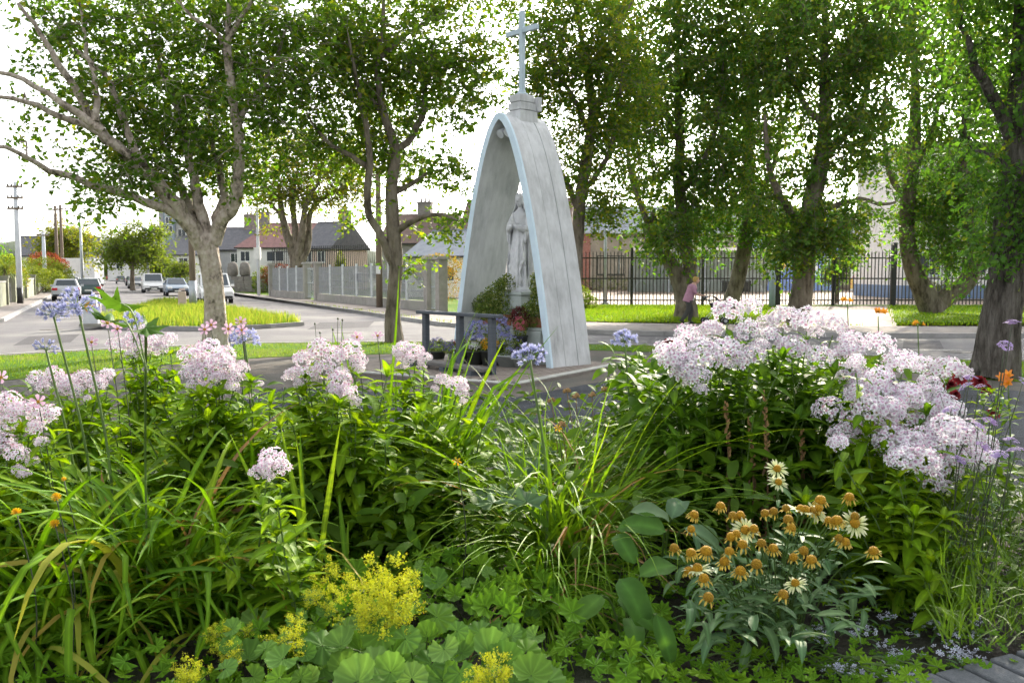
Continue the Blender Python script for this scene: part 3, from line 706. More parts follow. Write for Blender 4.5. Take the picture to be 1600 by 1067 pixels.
# ------------------------------------------------------------------ grey mesh fence with concrete piers along the side street
def on_fence(u):
    y = 17.82 / ((u - 800) / 1400 + 0.523)
    return Vector((xf(y), y, 0))
FD = (on_fence(425) - on_fence(690)).normalized(); FA = math.atan2(FD.y, FD.x)
fence = empty('mesh_fence', on_fence(690), FA, 'grey mesh garden fence with concrete piers along the pavement', 'fence')
def fx(u): return (on_fence(u) - on_fence(690)).length
def pier(x, w=0.42, h=2.35):
    mb = MB(); mb.box((x, 0, h / 2), (w, 0.42, h)); p = mb.build('pier', m_conc, fence)
    mb = MB(); mb.box((x, 0, h + 0.07), (w + 0.18, 0.60, 0.14), taper=0.85); mb.build('cap', m_conc, p)
for u in (690, 671, 497, 480, 425): pier(fx(u))
for a, b in ((671, 497), (480, 425)):
    xa, xb = fx(a) + 0.21, fx(b) - 0.21
    MB().box(((xa + xb) / 2, 0, 0.22), (xb - xa, 0.24, 0.44)).build('dwarf_wall', m_conc, fence)
    n = max(3, round((xb - xa) / 2.6)); st = (xb - xa) / n
    for i in range(n):
        x0 = xa + i * st
        if i: MB().box((x0, 0, 1.32), (0.11, 0.11, 1.9)).build('post', m_palepost, fence)
        mb = MB(); k = int((st - 0.1) / 0.062)
        for j in range(k): mb.box((x0 + 0.08 + j * (st - 0.14) / k, 0.0, 1.30), (0.021, 0.010, 1.66))
        for z in (0.5, 0.9, 1.3, 1.7, 2.1): mb.box((x0 + st / 2, 0.016, z), (st - 0.12, 0.012, 0.035))
        mb.build('mesh_panel', m_mesh, fence)
mb = MB()
xa, xb = fx(690) - 0.0, fx(671)
mb = MB(); xa, xb = fx(690) + 0.24, fx(671) - 0.24
for j in range(7): mb.box((xa + (j + 0.5) * (xb - xa) / 7, 0, 1.1), (0.03, 0.03, 2.0))
for z in (0.15, 1.1, 2.05): mb.box(((xa + xb) / 2, 0, z), (xb - xa, 0.05, 0.05))
mb.build('gate', m_galv, fence)
mb = MB(); xa, xb = fx(497) + 0.24, fx(480) - 0.24
for j in range(9): mb.box((xa + (j + 0.5) * (xb - xa) / 9, 0, 1.1), (0.03, 0.03, 2.0))
for z in (0.15, 1.1, 2.05): mb.box(((xa + xb) / 2, 0, z), (xb - xa, 0.05, 0.05))
mb.build('gate', m_galv, fence)
MB().box((fx(560), -0.05, 1.5), (1.1, 0.03, 0.6)).build('notice_board', m_frame, fence)
MB().box((fx(505), -0.05, 1.6), (0.35, 0.03, 0.6)).build('notice_board', m_frame, fence)
# tall court railing behind it
ct = empty('court_railing', (U(428, 78), 78, 0), R(-38), 'tall thin railings standing behind the grey mesh fence', 'railing')
cb = MB().box((0, 0, 2.0), (0.05, 0.05, 4.0)).mesh('bar', m_dark_metal)
for i in range(56): place('bar', cb, ct, loc=(i * 0.23, 0, 0))
for z in (0.3, 3.6): MB().box((6.4, 0.05, z), (13, 0.04, 0.06)).build('rail', m_dark_metal, ct)

# ------------------------------------------------------------------ poles and lamps
def pole(name, label, u, vb, vt, r, mat, cat='pole', arms=(), band=None, d=None, group=None):
    g = G(u, vb); d = d or g.y; x = U(u, d)
    top = P(u, vt, d).z
    q = empty(name, (x, d, 0), 0, label, cat, group)
    MB().lathe([(r, -0.1), (r * 0.95, top * 0.5), (r * 0.72, top)], 10).build('shaft', mat, q, smooth=True)
    if band: MB().lathe([(r * 1.06, -0.05), (r * 1.06, band)], 10).build('painted_base', m_dark_metal, q, smooth=True)
    for z, w in arms:
        a = MB().box((0, -0.1, top - z), (w, 0.09, 0.1)).build('cross_arm', m_timber, q)
        for s in (-0.45, -0.2, 0.2, 0.45): MB().lathe([(0.04, 0), (0.05, 0.06), (0.02, 0.12)], 6, (s * w, -0.1, top - z + 0.05)).build('insulator', m_dark_metal, a)
    return q, top
def lamp(name, label, u, vb, vt, r, mat, reach, d=None):
    """street lamp whose arm reaches sideways"""
    q, top = pole(name, label, u, vb, vt, r, mat, 'street lamp', d=d, group='street lamps')
    s = 1 if reach > 0 else -1; a = abs(reach)
    MB().tube(smooth_path([(0, 0, top - 0.1), (s * 0.1 * a, 0, top + 0.45), (s * 0.5 * a, 0, top + 0.75), (s * a, 0, top + 0.9)], 4), r * 0.45, 6).build('arm', mat, q, smooth=True)
    MB().box((s * (a + 0.3), 0, top + 0.9), (0.75, 0.26, 0.14), taper=0.8).build('lantern', m_galv, q)
    return q, top
q1, t1 = pole('utility_pole', 'tall pale utility pole with black base by the left garden walls', 32, 474, 285, 0.16, m_palepost, arms=((0.25, 0.9), (0.9, 0.9), (1.5, 0.9)), band=0.9)
q2, t2 = pole('utility_pole', 'short white concrete pole rising from the shrubs on the left', 72, 452, 363, 0.2, m_palepost, arms=((0.3, 1.2),), d=88)
q3, t3 = pole('utility_pole', 'left one of two brown timber poles by the parked cars', 92, 447, 322, 0.19, m_timber, arms=((0.4, 1.4),), d=96)
q4, t4 = pole('utility_pole', 'right one of two brown timber poles by the parked cars', 100, 446, 320, 0.19, m_timber, arms=((0.5, 1.4),), d=102)
lamp('street_lamp', 'tall street lamp above the parked cars reaching right over the street', 130, 451, 340, 0.14, m_galv, 2.3, d=92)
lamp('street_lamp', 'street lamp behind the white van reaching left over the street', 233, 452, 364, 0.14, m_galv, -1.9, d=92)
lamp('street_lamp', 'slender pale street lamp at the start of the grey mesh fence', 405, 462, 312, 0.13, m_palepost, -0.6)
MB().box((U(405, G(405, 462).y) * 0, -0.2, 3.3), (0.5, 0.3, 0.9)).build('control_box', m_frame, bpy.data.objects['street_lamp.002'])
pole('lamp_column', 'dark timber pole with pale sleeve on the traffic island behind the pale trunk', 302, 480, 300, 0.17, m_timber)
oq = bpy.data.objects['lamp_column']; MB().lathe([(0.2, 0), (0.2, 1.35)], 10).build('sleeve', m_galv, oq, smooth=True)
q5, t5 = pole('utility_pole', 'dark timber pole on the pavement in front of the mesh fence', 593, 480, 262, 0.17, m_timber, arms=((0.4, 1.0),))
MB().box((-0.02, -0.17, 1.9), (0.22, 0.02, 0.4)).build('notice', m_frame, q5)
def wire(a, b, sag, label):
    pts = [Vector(a).lerp(Vector(b), t) - Vector((0, 0, sag * 4 * t * (1 - t))) for t in np.linspace(0, 1, 13)]
    o = MB().tube(pts, 0.014, 4).build('overhead_wire', m_dark_metal)
    tag(o, label, 'wire', 'overhead wires along the street')
for k, z in enumerate((0.25, 0.9, 1.5)):
    wire((q1.location.x + 0.3, q1.location.y, t1 - z), (q3.location.x, q3.location.y, t3 - 0.4 - 0.1 * k), 1.0, ('highest', 'middle', 'lowest')[k] + ' wire from the pale pole back to the timber poles')
    wire((q1.location.x - 0.3, q1.location.y, t1 - z), (-46, 34, t1 - z + 0.5), 0.8, ('highest', 'middle', 'lowest')[k] + ' wire leaving the pale pole towards the left edge')
wire((q4.location.x, q4.location.y, t4 - 0.4), (-92, 200, 9), 2.0, 'wire running on from the timber poles down the street')
wire((q5.location.x, q5.location.y, t5 - 0.4), (U(505, 92), 92, 7.2), 1.0, 'wire from the dark pole to the pink gabled house')

# ------------------------------------------------------------------ bollards, beacon, sign, walls
m_bolpk = surf('pinkish_bollard', (0.52, 0.40, 0.35), (0.44, 0.34, 0.30), 4, 0.8)
def bollard(label, u, vb, h, w):
    g = G(u, vb); q = empty('bollard', g, R(20), label, 'bollard', 'concrete bollards at the traffic island')
    MB().box((0, 0, h / 2 - 0.06), (w, w * 0.8, h - 0.12), taper=0.86).build('body', m_bolpk, q, bevel=0.03)
    MB().box((0, 0, h - 0.02), (w * 0.8, w * 0.64, 0.10), taper=0.6).build('cap', m_bolpk, q)
bollard('squat pinkish bollard at the head of the traffic island', 285, 481, 0.95, 0.42)
bollard('pinkish bollard behind the keep left beacon', 151, 492, 0.95, 0.36)
g = G(143, 509); q = empty('traffic_beacon', g, R(15), 'pale keep left beacon with round orange panel on the island tip', 'beacon')
MB().box((0, 0, 0.5), (0.5, 0.34, 1.0), taper=0.72).build('body', m_palepost, q, bevel=0.04)
MB().tube([(0, -0.172, 0.62), (0, -0.19, 0.62)], 0.17, 20).build('disc', surf('orange_panel', (0.75, 0.36, 0.02), (0.65, 0.30, 0.02), 4, 0.4), q)
MB().box((0, 0, 0.03), (0.66, 0.5, 0.1)).build('base', m_conc, q)
g = Vector((U(116, 100), 100, 0)); q = empty('road_sign', g, 0, 'white rectangular road sign far down the street', 'sign')
MB().lathe([(0.06, 0), (0.06, 1.2)], 8).build('post', m_galv, q); MB().box((0, -0.05, 2.7), (1.1 * 2.2, 0.05, 1.5)).build('board', m_frame, q)
MB().box((0, 0, 1.6), (0.1, 0.08, 3.0)).build('post', m_galv, q)
# garden walls and gates on the left
m_wallg = surf('mossy_garden_wall', (0.24, 0.24, 0.19), (0.16, 0.175, 0.12), 2.5, 0.95, 0.4, 20, stretch=(1, 1, 0.3), c3=(0.15, 0.17, 0.09))
LW = lambda y: Vector((xl(y) - 1.45, y, 0))
def wall_run(label, y0, y1, h, piers=True, mat=m_wallg):
    a, b = LW(y0), LW(y1); ang = math.atan2(b.y - a.y, b.x - a.x); l = (b - a).length
    w = empty('garden_wall', a, ang, label, 'wall', 'garden walls along the left pavement')
    MB().box((l / 2, 0, h / 2), (l - 0.5, 0.2, h)).build('panel', mat, w)
    MB().box((l / 2, 0, h + 0.03), (l - 0.5, 0.28, 0.07)).build('coping', m_conc, w)
    for x in (0, l): MB().box((x, 0, (h + 0.25) / 2), (0.42, 0.42, h + 0.25)).box((x, 0, h + 0.3), (0.52, 0.52, 0.1)).build('pier', mat, w)
    return w
wall_run('mossy plank textured garden wall closest to the pale pole', 43, 49.5, 1.25)
wall_run('garden wall with piers just beyond the pale pole', 54, 60, 1.35)
wall_run('garden wall beside the hedge and parked cars', 63, 72, 1.3)
wall_run('farther garden wall behind the parked cars', 76, 92, 1.2)
for k, (y0, y1, lab) in enumerate(((50.2, 53.3, 'dark garden gate right of the pale pole'), (60.6, 62.5, 'dark garden gate near the round hedge'))):
    a, b = LW(y0), LW(y1); q = empty('garden_gate', a, math.atan2(b.y - a.y, b.x - a.x), lab, 'gate'); l = (b - a).length
    for i in range(12): MB().box(((i + 0.5) * l / 12, 0, 0.6), (0.10, 0.03, 1.15)).build('plank', m_plastic_dark, q)
    for z in (0.25, 1.0): MB().box((l / 2, 0.03, z), (l, 0.04, 0.09)).build('rail', m_plastic_dark, q)
# low stone wall with two rounded stones at the corner in the middle distance
sw = empty('stone_wall', (U(368, 84), 84, 0), R(-4), 'low rough stone wall near the slender pale street lamp', 'wall')
m_stone = surf('rubble_stone', (0.24, 0.22, 0.19), (0.15, 0.14, 0.125), 2.5, 0.95, 0.6, 12)
for r_ in range(4):
    x = -0.3 * (r_ % 2)
    while x < 6.6:
        w = random.uniform(0.5, 1.0)
        MB().box((x + w / 2, random.uniform(-0.02, 0.02), 0.19 + r_ * 0.37), (w - 0.03, 0.5, 0.355)).build('stone', m_stone, sw, bevel=0.03)
        x += w
for u, lab in ((365, 'rounded boulder on the low stone wall, the left one'), (384, 'rounded boulder on the low stone wall, the right one')):
    o = MB().tube_rings([(0.28, 0.26, 0), (0.50, 0.45, 0.15), (0.52, 0.47, 0.7), (0.42, 0.38, 1.15), (0.22, 0.2, 1.3), (0.05, 0.05, 1.36)], 12).build('standing_stone', m_stone, smooth=True)
    o.location = (U(u, 84), 84, 1.48); tag(o, lab, 'stone', 'standing stones on the wall')

# ------------------------------------------------------------------ cars and vans
def paint(name, c): return surf(name, c, mul(c, 0.92), 2, 0.28, spec=0.6)
m_tyre = surf('tyre_rubber', (0.018, 0.018, 0.018), (0.028, 0.028, 0.028), 8, 0.85)
m_rim = surf('alloy_rim', (0.45, 0.46, 0.48), (0.36, 0.37, 0.39), 8, 0.35, metallic=0.6)
m_lens = surf('headlamp_lens', (0.75, 0.75, 0.72), (0.65, 0.65, 0.63), 8, 0.15)
m_tail = surf('tail_lamp', (0.50, 0.015, 0.02), (0.42, 0.01, 0.015), 8, 0.25)
m_plate = surf('number_plate', (0.72, 0.72, 0.66), (0.66, 0.66, 0.6), 4, 0.5)
m_carglass = glassy('car_glass', (0.05, 0.065, 0.075), 0.05)
def car(label, loc, heading, col, van=False, group=None, estate=False, cat='car', name='parked_car'):
    q = empty(name, (loc[0], loc[1], ZR), math.atan2(heading.y, heading.x), label, cat, group)
    pm = paint('car_paint', col)
    L, Wd = (4.6, 1.9) if van else (4.2, 1.76)
    h2 = L / 2
    if van: side = [(-h2, 0.3), (-h2, 1.05), (0.95, 1.05), (2.05, 0.86), (h2, 0.72), (h2, 0.3)]
    else: side = [(-h2, 0.32), (-h2 + 0.02, 0.82), (-h2 + 0.18, 0.96), (0.85, 0.95), (1.75, 0.80), (h2 - 0.04, 0.66), (h2, 0.30)]
    MB().prism(side, 'y', -Wd / 2, Wd / 2).build('body', pm, q, bevel=0.07)
    zt = 1.86 if van else 1.46; zb = 1.03 if van else 0.93; w0, w1 = Wd / 2 - 0.06, Wd / 2 - (0.14 if van else 0.24)
    xb0, xb1 = (-h2 + 0.04, 1.25) if van else (-h2 + 0.25, 1.0)
    xt0, xt1 = (-h2 + 0.08, 0.45) if van else (-h2 + (0.55 if not estate else 0.35), 0.15)
    V = [(xb0, -w0, zb), (xb1, -w0, zb), (xb1, w0, zb), (xb0, w0, zb), (xt0, -w1, zt), (xt1, -w1, zt), (xt1, w1, zt), (xt0, w1, zt)]
    F = [(0, 1, 5, 4), (1, 2, 6, 5), (2, 3, 7, 6), (3, 0, 4, 7), (4, 5, 6, 7)]
    cab = MB().add(V, F).build('cabin', pm, q, bevel=0.05)
    Vn = np.array(V)
    def pane(idx, nm, a=0.1, b=0.9, c=0.14, d_=0.86, off=0.012):
        p0, p1, p2, p3 = (Vn[i] for i in idx)
        f = lambda s, t: (p0 * (1 - s) + p1 * s) * (1 - t) + (p3 * (1 - s) + p2 * s) * t
        pts = np.array([f(a, c), f(b, c), f(b, d_), f(a, d_)])
        n = np.cross(pts[1] - pts[0], pts[3] - pts[0]); n /= np.linalg.norm(n)
        cen = Vn.mean(0)
        if np.dot(n, pts.mean(0) - cen) < 0: n = -n
        MB().add(np.concatenate([pts + n * off, pts - n * 0.02]), [(0, 1, 2, 3), (7, 6, 5, 4), (0, 4, 5, 1), (1, 5, 6, 2), (2, 6, 7, 3), (3, 7, 4, 0)]).build(nm, m_carglass, cab)
    pane(F[1], 'windscreen', 0.06, 0.94, 0.1, 0.9); pane(F[3], 'rear_window', 0.1, 0.9, 0.2 if not van else 0.3, 0.88)
    if van: pane(F[0], 'side_window', 0.66, 0.95, 0.12, 0.85); pane(F[2], 'side_window', 0.05, 0.34, 0.12, 0.85)
    else:
        for f in (F[0], F[2]):
            pane(f, 'side_window', 0.07, 0.48); pane(f, 'side_window', 0.52, 0.94)
    for sx in (-1, 1):
        for sy in (-1, 1):
            x = sx * h2 * 0.62; r = 0.34 if van else 0.31
            w = MB().tube([(x, sy * (Wd / 2 - 0.20), r), (x, sy * (Wd / 2 + 0.015), r)], r, 18).build('wheel', m_tyre, q)
            MB().tube([(x, sy * (Wd / 2 - 0.02), r), (x, sy * (Wd / 2 + 0.025), r)], r * 0.62, 12).build('rim', m_rim, w)
    for sy in (-1, 1):
        MB().box((h2 - 0.10, sy * (Wd / 2 - 0.26), 0.68), (0.26, 0.36, 0.15)).build('headlight', m_lens, q, bevel=0.03)
        MB().box((-h2 + 0.06, sy * (Wd / 2 - 0.20), 0.80 if not van else 1.0), (0.2, 0.34, 0.16 if not van else 0.45)).build('tail_light', m_tail, q, bevel=0.03)
        MB().box((0.80 if not van else 1.0, sy * (Wd / 2 + 0.08), zb + 0.08), (0.12, 0.2, 0.14)).build('wing_mirror', pm, q, bevel=0.03)
    MB().box((h2 - 0.02, 0, 0.40), (0.12, Wd - 0.2, 0.16)).build('bumper', m_plastic_dark, q, bevel=0.03)
    MB().box((h2 + 0.0, 0, 0.56), (0.06, 0.8, 0.10)).build('grille', m_plastic_dark, q)
    MB().box((-h2 + 0.02, 0, 0.38), (0.12, Wd - 0.2, 0.14)).build('bumper', m_plastic_dark, q, bevel=0.03)
    MB().box((h2 + 0.045, 0, 0.42), (0.02, 0.5, 0.11)).build('plate', m_plate, q); MB().box((-h2 - 0.005, 0, 0.62), (0.02, 0.5, 0.11)).build('plate', m_plate, q)
    return q
def spot(u, vb): return G(u, vb, ZR)
gp = 'vehicles along the side street'
silver, white, black, navy, red, grey = (0.42, 0.44, 0.46), (0.74, 0.74, 0.73), (0.02, 0.022, 0.026), (0.03, 0.05, 0.085), (0.30, 0.03, 0.035), (0.16, 0.17, 0.18)
car('white van driving towards the shrine past the roadside tree', spot(239, 457), -STREET, white, True, gp, cat='van', name='delivery_van')
car('silver blue saloon coming beside the white van', spot(275, 462), -STREET, (0.16, 0.21, 0.27), False, gp, name='car')
car('white people carrier half hidden by the pale trunk', spot(334, 473), -STREET, white, True, gp, cat='van', name='delivery_van')
car('silver saloon with red tail lights behind the blue agapanthus', spot(105, 469), STREET, silver, False, gp)
car('dark green hatchback parked between silver saloon and white estate', spot(139, 466), STREET, (0.035, 0.07, 0.065), False, gp, estate=True)
car('white estate car parked ahead of the dark hatchback', spot(146, 459), STREET, white, False, gp, estate=True)
car('black hatchback going away right of the roadside cars', spot(206, 446.5), STREET, black, False, gp, estate=True, name='car')
car('dark grey hatchback ahead of the black hatchback', spot(189, 443), STREET, grey, False, gp, estate=True, name='car')
car('small red car far down the street', spot(171, 438), STREET, red, False, gp, name='car')
car('white car beside the small red car', spot(160, 437.2), -STREET, white, False, gp, name='car')
car('white box van far down the street', spot(141, 436), STREET, white, True, gp, cat='van', name='delivery_van')
car('blue car behind the timber poles', spot(124, 436.5), -STREET, (0.05, 0.10, 0.25), False, gp, name='car')
car('pale silver car most distant on the street', spot(112, 434.5), -STREET, silver, False, gp, name='car')
car('silver hatchback parked ahead of the white estate car', (xl(92) + 1.2, 92), STREET, silver, False, gp, estate=True)
car('dark blue saloon parked farther along the left kerb', (xl(102) + 1.2, 102), STREET, navy, False, gp)
car('white hatchback at the far end of the left row', (xl(114) + 1.2, 114), STREET, white, False, gp, estate=True)
car('grey car following the white van', (xl(112) + 8.6, 112), -STREET, grey, False, gp, name='car')
car('black car parked on the right kerb under the round tree', (xr(96) - 1.3, 96), -STREET, black, False, gp)
car('silver car parked on the right kerb ahead of the black one', (xr(106) - 1.3, 106), -STREET, silver, False, gp, estate=True)
car('white car parked behind the left garden wall', (xl(64) - 5.5, 64), STREET, white, False, gp, estate=True)

# ================================================================== SHRINE
TH = R(48)
def weathered(name, base, dirt, streak):
    m, nt, out = node_mat(name); N = nt.nodes.new; L = nt.links.new
    tc = N('ShaderNodeTexCoord'); mp = N('ShaderNodeMapping'); mp.inputs['Scale'].default_value = (4, 4, 0.9)
    L(tc.outputs['Object'], mp.inputs['Vector'])
    n1 = N('ShaderNodeTexNoise'); n1.inputs['Scale'].default_value = 2.2; n1.inputs['Detail'].default_value = 8; n1.inputs['Roughness'].default_value = 0.7; L(mp.outputs[0], n1.inputs['Vector'])
    n2 = N('ShaderNodeTexNoise'); n2.inputs['Scale'].default_value = 1.6; n2.inputs['Detail'].default_value = 6; L(tc.outputs['Object'], n2.inputs['Vector'])
    a = N('ShaderNodeMath'); a.operation = 'MULTIPLY'; L(n1.outputs['Fac'], a.inputs[0]); L(n2.outputs['Fac'], a.inputs[1])
    cr = N('ShaderNodeValToRGB'); e = cr.color_ramp.elements; e[0].position = 0.16; e[0].color = c4(base); e[1].position = 0.16 + streak; e[1].color = c4(dirt)
    L(a.outputs[0], cr.inputs[0])
    p = N('ShaderNodeBsdfPrincipled'); p.inputs['Roughness'].default_value = 0.75; L(cr.outputs[0], p.inputs['Base Color'])
    n3 = N('ShaderNodeTexNoise'); n3.inputs['Scale'].default_value = 40; L(mp.outputs[0], n3.inputs['Vector'])
    b = N('ShaderNodeBump'); b.inputs['Strength'].default_value = 0.25; b.inputs['Distance'].default_value = 0.01; L(n3.outputs['Fac'], b.inputs['Height']); L(b.outputs[0], p.inputs['Normal'])
    L(p.outputs[0], out.inputs['Surface'])
    return m
m_shell = weathered('weathered_white_paint', (0.58, 0.59, 0.60), (0.29, 0.295, 0.295), 0.30)
m_inner = weathered('pale_inner_concrete', (0.54, 0.56, 0.55), (0.28, 0.30, 0.29), 0.34)
m_bluepaint = surf('pale_blue_paint', (0.60, 0.72, 0.80), (0.50, 0.62, 0.71), 3, 0.6, 0.1, 30)
m_cross = surf('blue_grey_steel', (0.45, 0.54, 0.60), (0.36, 0.45, 0.51), 3, 0.5)
shrine = empty('grotto_shrine', (-0.245, 16.66, 0.0), -TH, 'tall white parabolic arch shrine topped by a blue grey cross', 'shrine')
AW, AH, AT, AD = 1.40, 4.64, 0.12, 1.02
ts = np.sin(np.linspace(-1, 1, 49) * math.pi / 2)
ax = ts * AW; az = AH * (1 - np.abs(ts) ** 1.86)
tx, tz = np.gradient(ax), np.gradient(az); ln = np.hypot(tx, tz); nx_, nz_ = -tz / ln, tx / ln           # outward normal
ix, iz = ax - nx_ * AT, np.maximum(az - nz_ * AT, 0); iz[0] = iz[-1] = 0
ix[0] = -AW + AT; ix[-1] = AW - AT
def rib(name, y0, y1, proud, mats, inner=True):
    ox, oz = ax + nx_ * proud, np.maximum(az + nz_ * proud, 0)
    n = len(ox); V = []
    for y in (y0, y1):
        V += [(ox[i], y, oz[i]) for i in range(n)]; V += [(ix[i], y, iz[i]) for i in range(n)]
    F = []; M_ = []
    for i in range(n - 1):
        F.append((i, i + 1, 2 * n + i + 1, 2 * n + i)); M_.append(0)                     # outer
        F.append((n + i, 3 * n + i, 3 * n + i + 1, n + i + 1)); M_.append(1)            # inner
        F.append((i, n + i, n + i + 1, i + 1)); M_.append(2)                           # front
        F.append((2 * n + i, 2 * n + i + 1, 3 * n + i + 1, 3 * n + i)); M_.append(0)   # back
    mb = MB(); mb.v = [np.array(V)]; mb.f = F; mb.m = M_; mb.n = len(V)
    return mb.build(name, mats, shrine)
def r3(a, b, proud, mats): return rib('arch_rib', a, b, proud, mats)
g_ = 0.0045
rib('front_rim', 0.0, 0.05, 0.010, [m_bluepaint, m_inner, m_bluepaint])
for k in range(3):
    a, b = 0.05 + k * (AD - 0.05) / 3, 0.05 + (k + 1) * (AD - 0.05) / 3
    r3(a + (g_ if k else 0.0005), b - g_ if k < 2 else b, (0.0, -0.004, 0.003)[k], [m_shell, m_inner, m_shell])
    if k < 2: rib('joint', b - g_ + 0.0005, b + g_ - 0.0005, -0.018, [m_shell, m_inner, m_shell])
# stepped cap and cross
cy_ = 0.58
cap = MB()
for z0, z1, w in ((4.50, 4.72, 0.40), (4.735, 4.87, 0.35), (4.885, 5.02, 0.31)): cap.box((0, cy_, (z0 + z1) / 2), (w, w + 0.06, z1 - z0), taper=0.95)
cap.build('stepped_cap', m_shell, shrine, bevel=0.008)
cap = MB(); cap.box((0, cy_, 4.75), (0.28, 0.32, 0.5)); cap.build('cap_core', m_shell, shrine)
MB().box((0.10, cy_ + 0.26, 4.86), (0.24, 0.10, 0.26)).build('junction_box', m_shell, shrine, bevel=0.01)
cr_ = MB().box((0, cy_, 5.81), (0.095, 0.08, 1.5)); cr_.build('cross_upright', m_cross, shrine, bevel=0.006)
for s in (-1, 1): MB().box((s * (0.0485 + 0.185), cy_, 6.20), (0.37, 0.077, 0.095)).build('cross_arm', m_cross, shrine, bevel=0.006)
MB().lathe([(0.12, 5.02), (0.12, 5.05), (0.075, 5.07), (0.07, 5.12)], 12, (0, cy_, 0)).build('cross_foot', m_cross, shrine)
for s in (-1, 1):
    q = MB().tube([(s * 0.10, 0.26, 4.36), (s * 0.10, 0.12, 4.27)], [0.055, 0.085], 12).build('spotlight', m_palepost, shrine)
    MB().tube([(s * 0.10, 0.25, 4.36), (s * 0.10, 0.27, 4.47)], 0.02, 6).build('bracket', m_palepost, q)
# pedestal for the statue
m_ped = surf('pale_green_stone', (0.40, 0.44, 0.42), (0.30, 0.34, 0.32), 4, 0.85, 0.2, 40)
ped = empty('statue_pedestal', shrine.location, -TH, 'pale stepped stone pedestal under the statue', 'pedestal')
MB().box((0, 0.62, 0.33), (1.7, 0.72, 0.66)).build('lower_step', m_ped, ped, bevel=0.02)
MB().box((0, 0.66, 0.69), (1.78, 0.74, 0.05)).build('ledge', m_ped, ped, bevel=0.01)
MB().box((-0.13, 0.68, 1.0), (0.56, 0.52, 0.60)).build('upper_block', m_ped, ped, bevel=0.02)
MB().box((-0.13, 0.68, 1.33), (0.64, 0.58, 0.06)).build('plinth', m_ped, ped, bevel=0.01)
MB().box((-0.5, 0.245, 0.36), (0.30, 0.03, 0.36)).build('plaque', m_ped, ped, bevel=0.005)

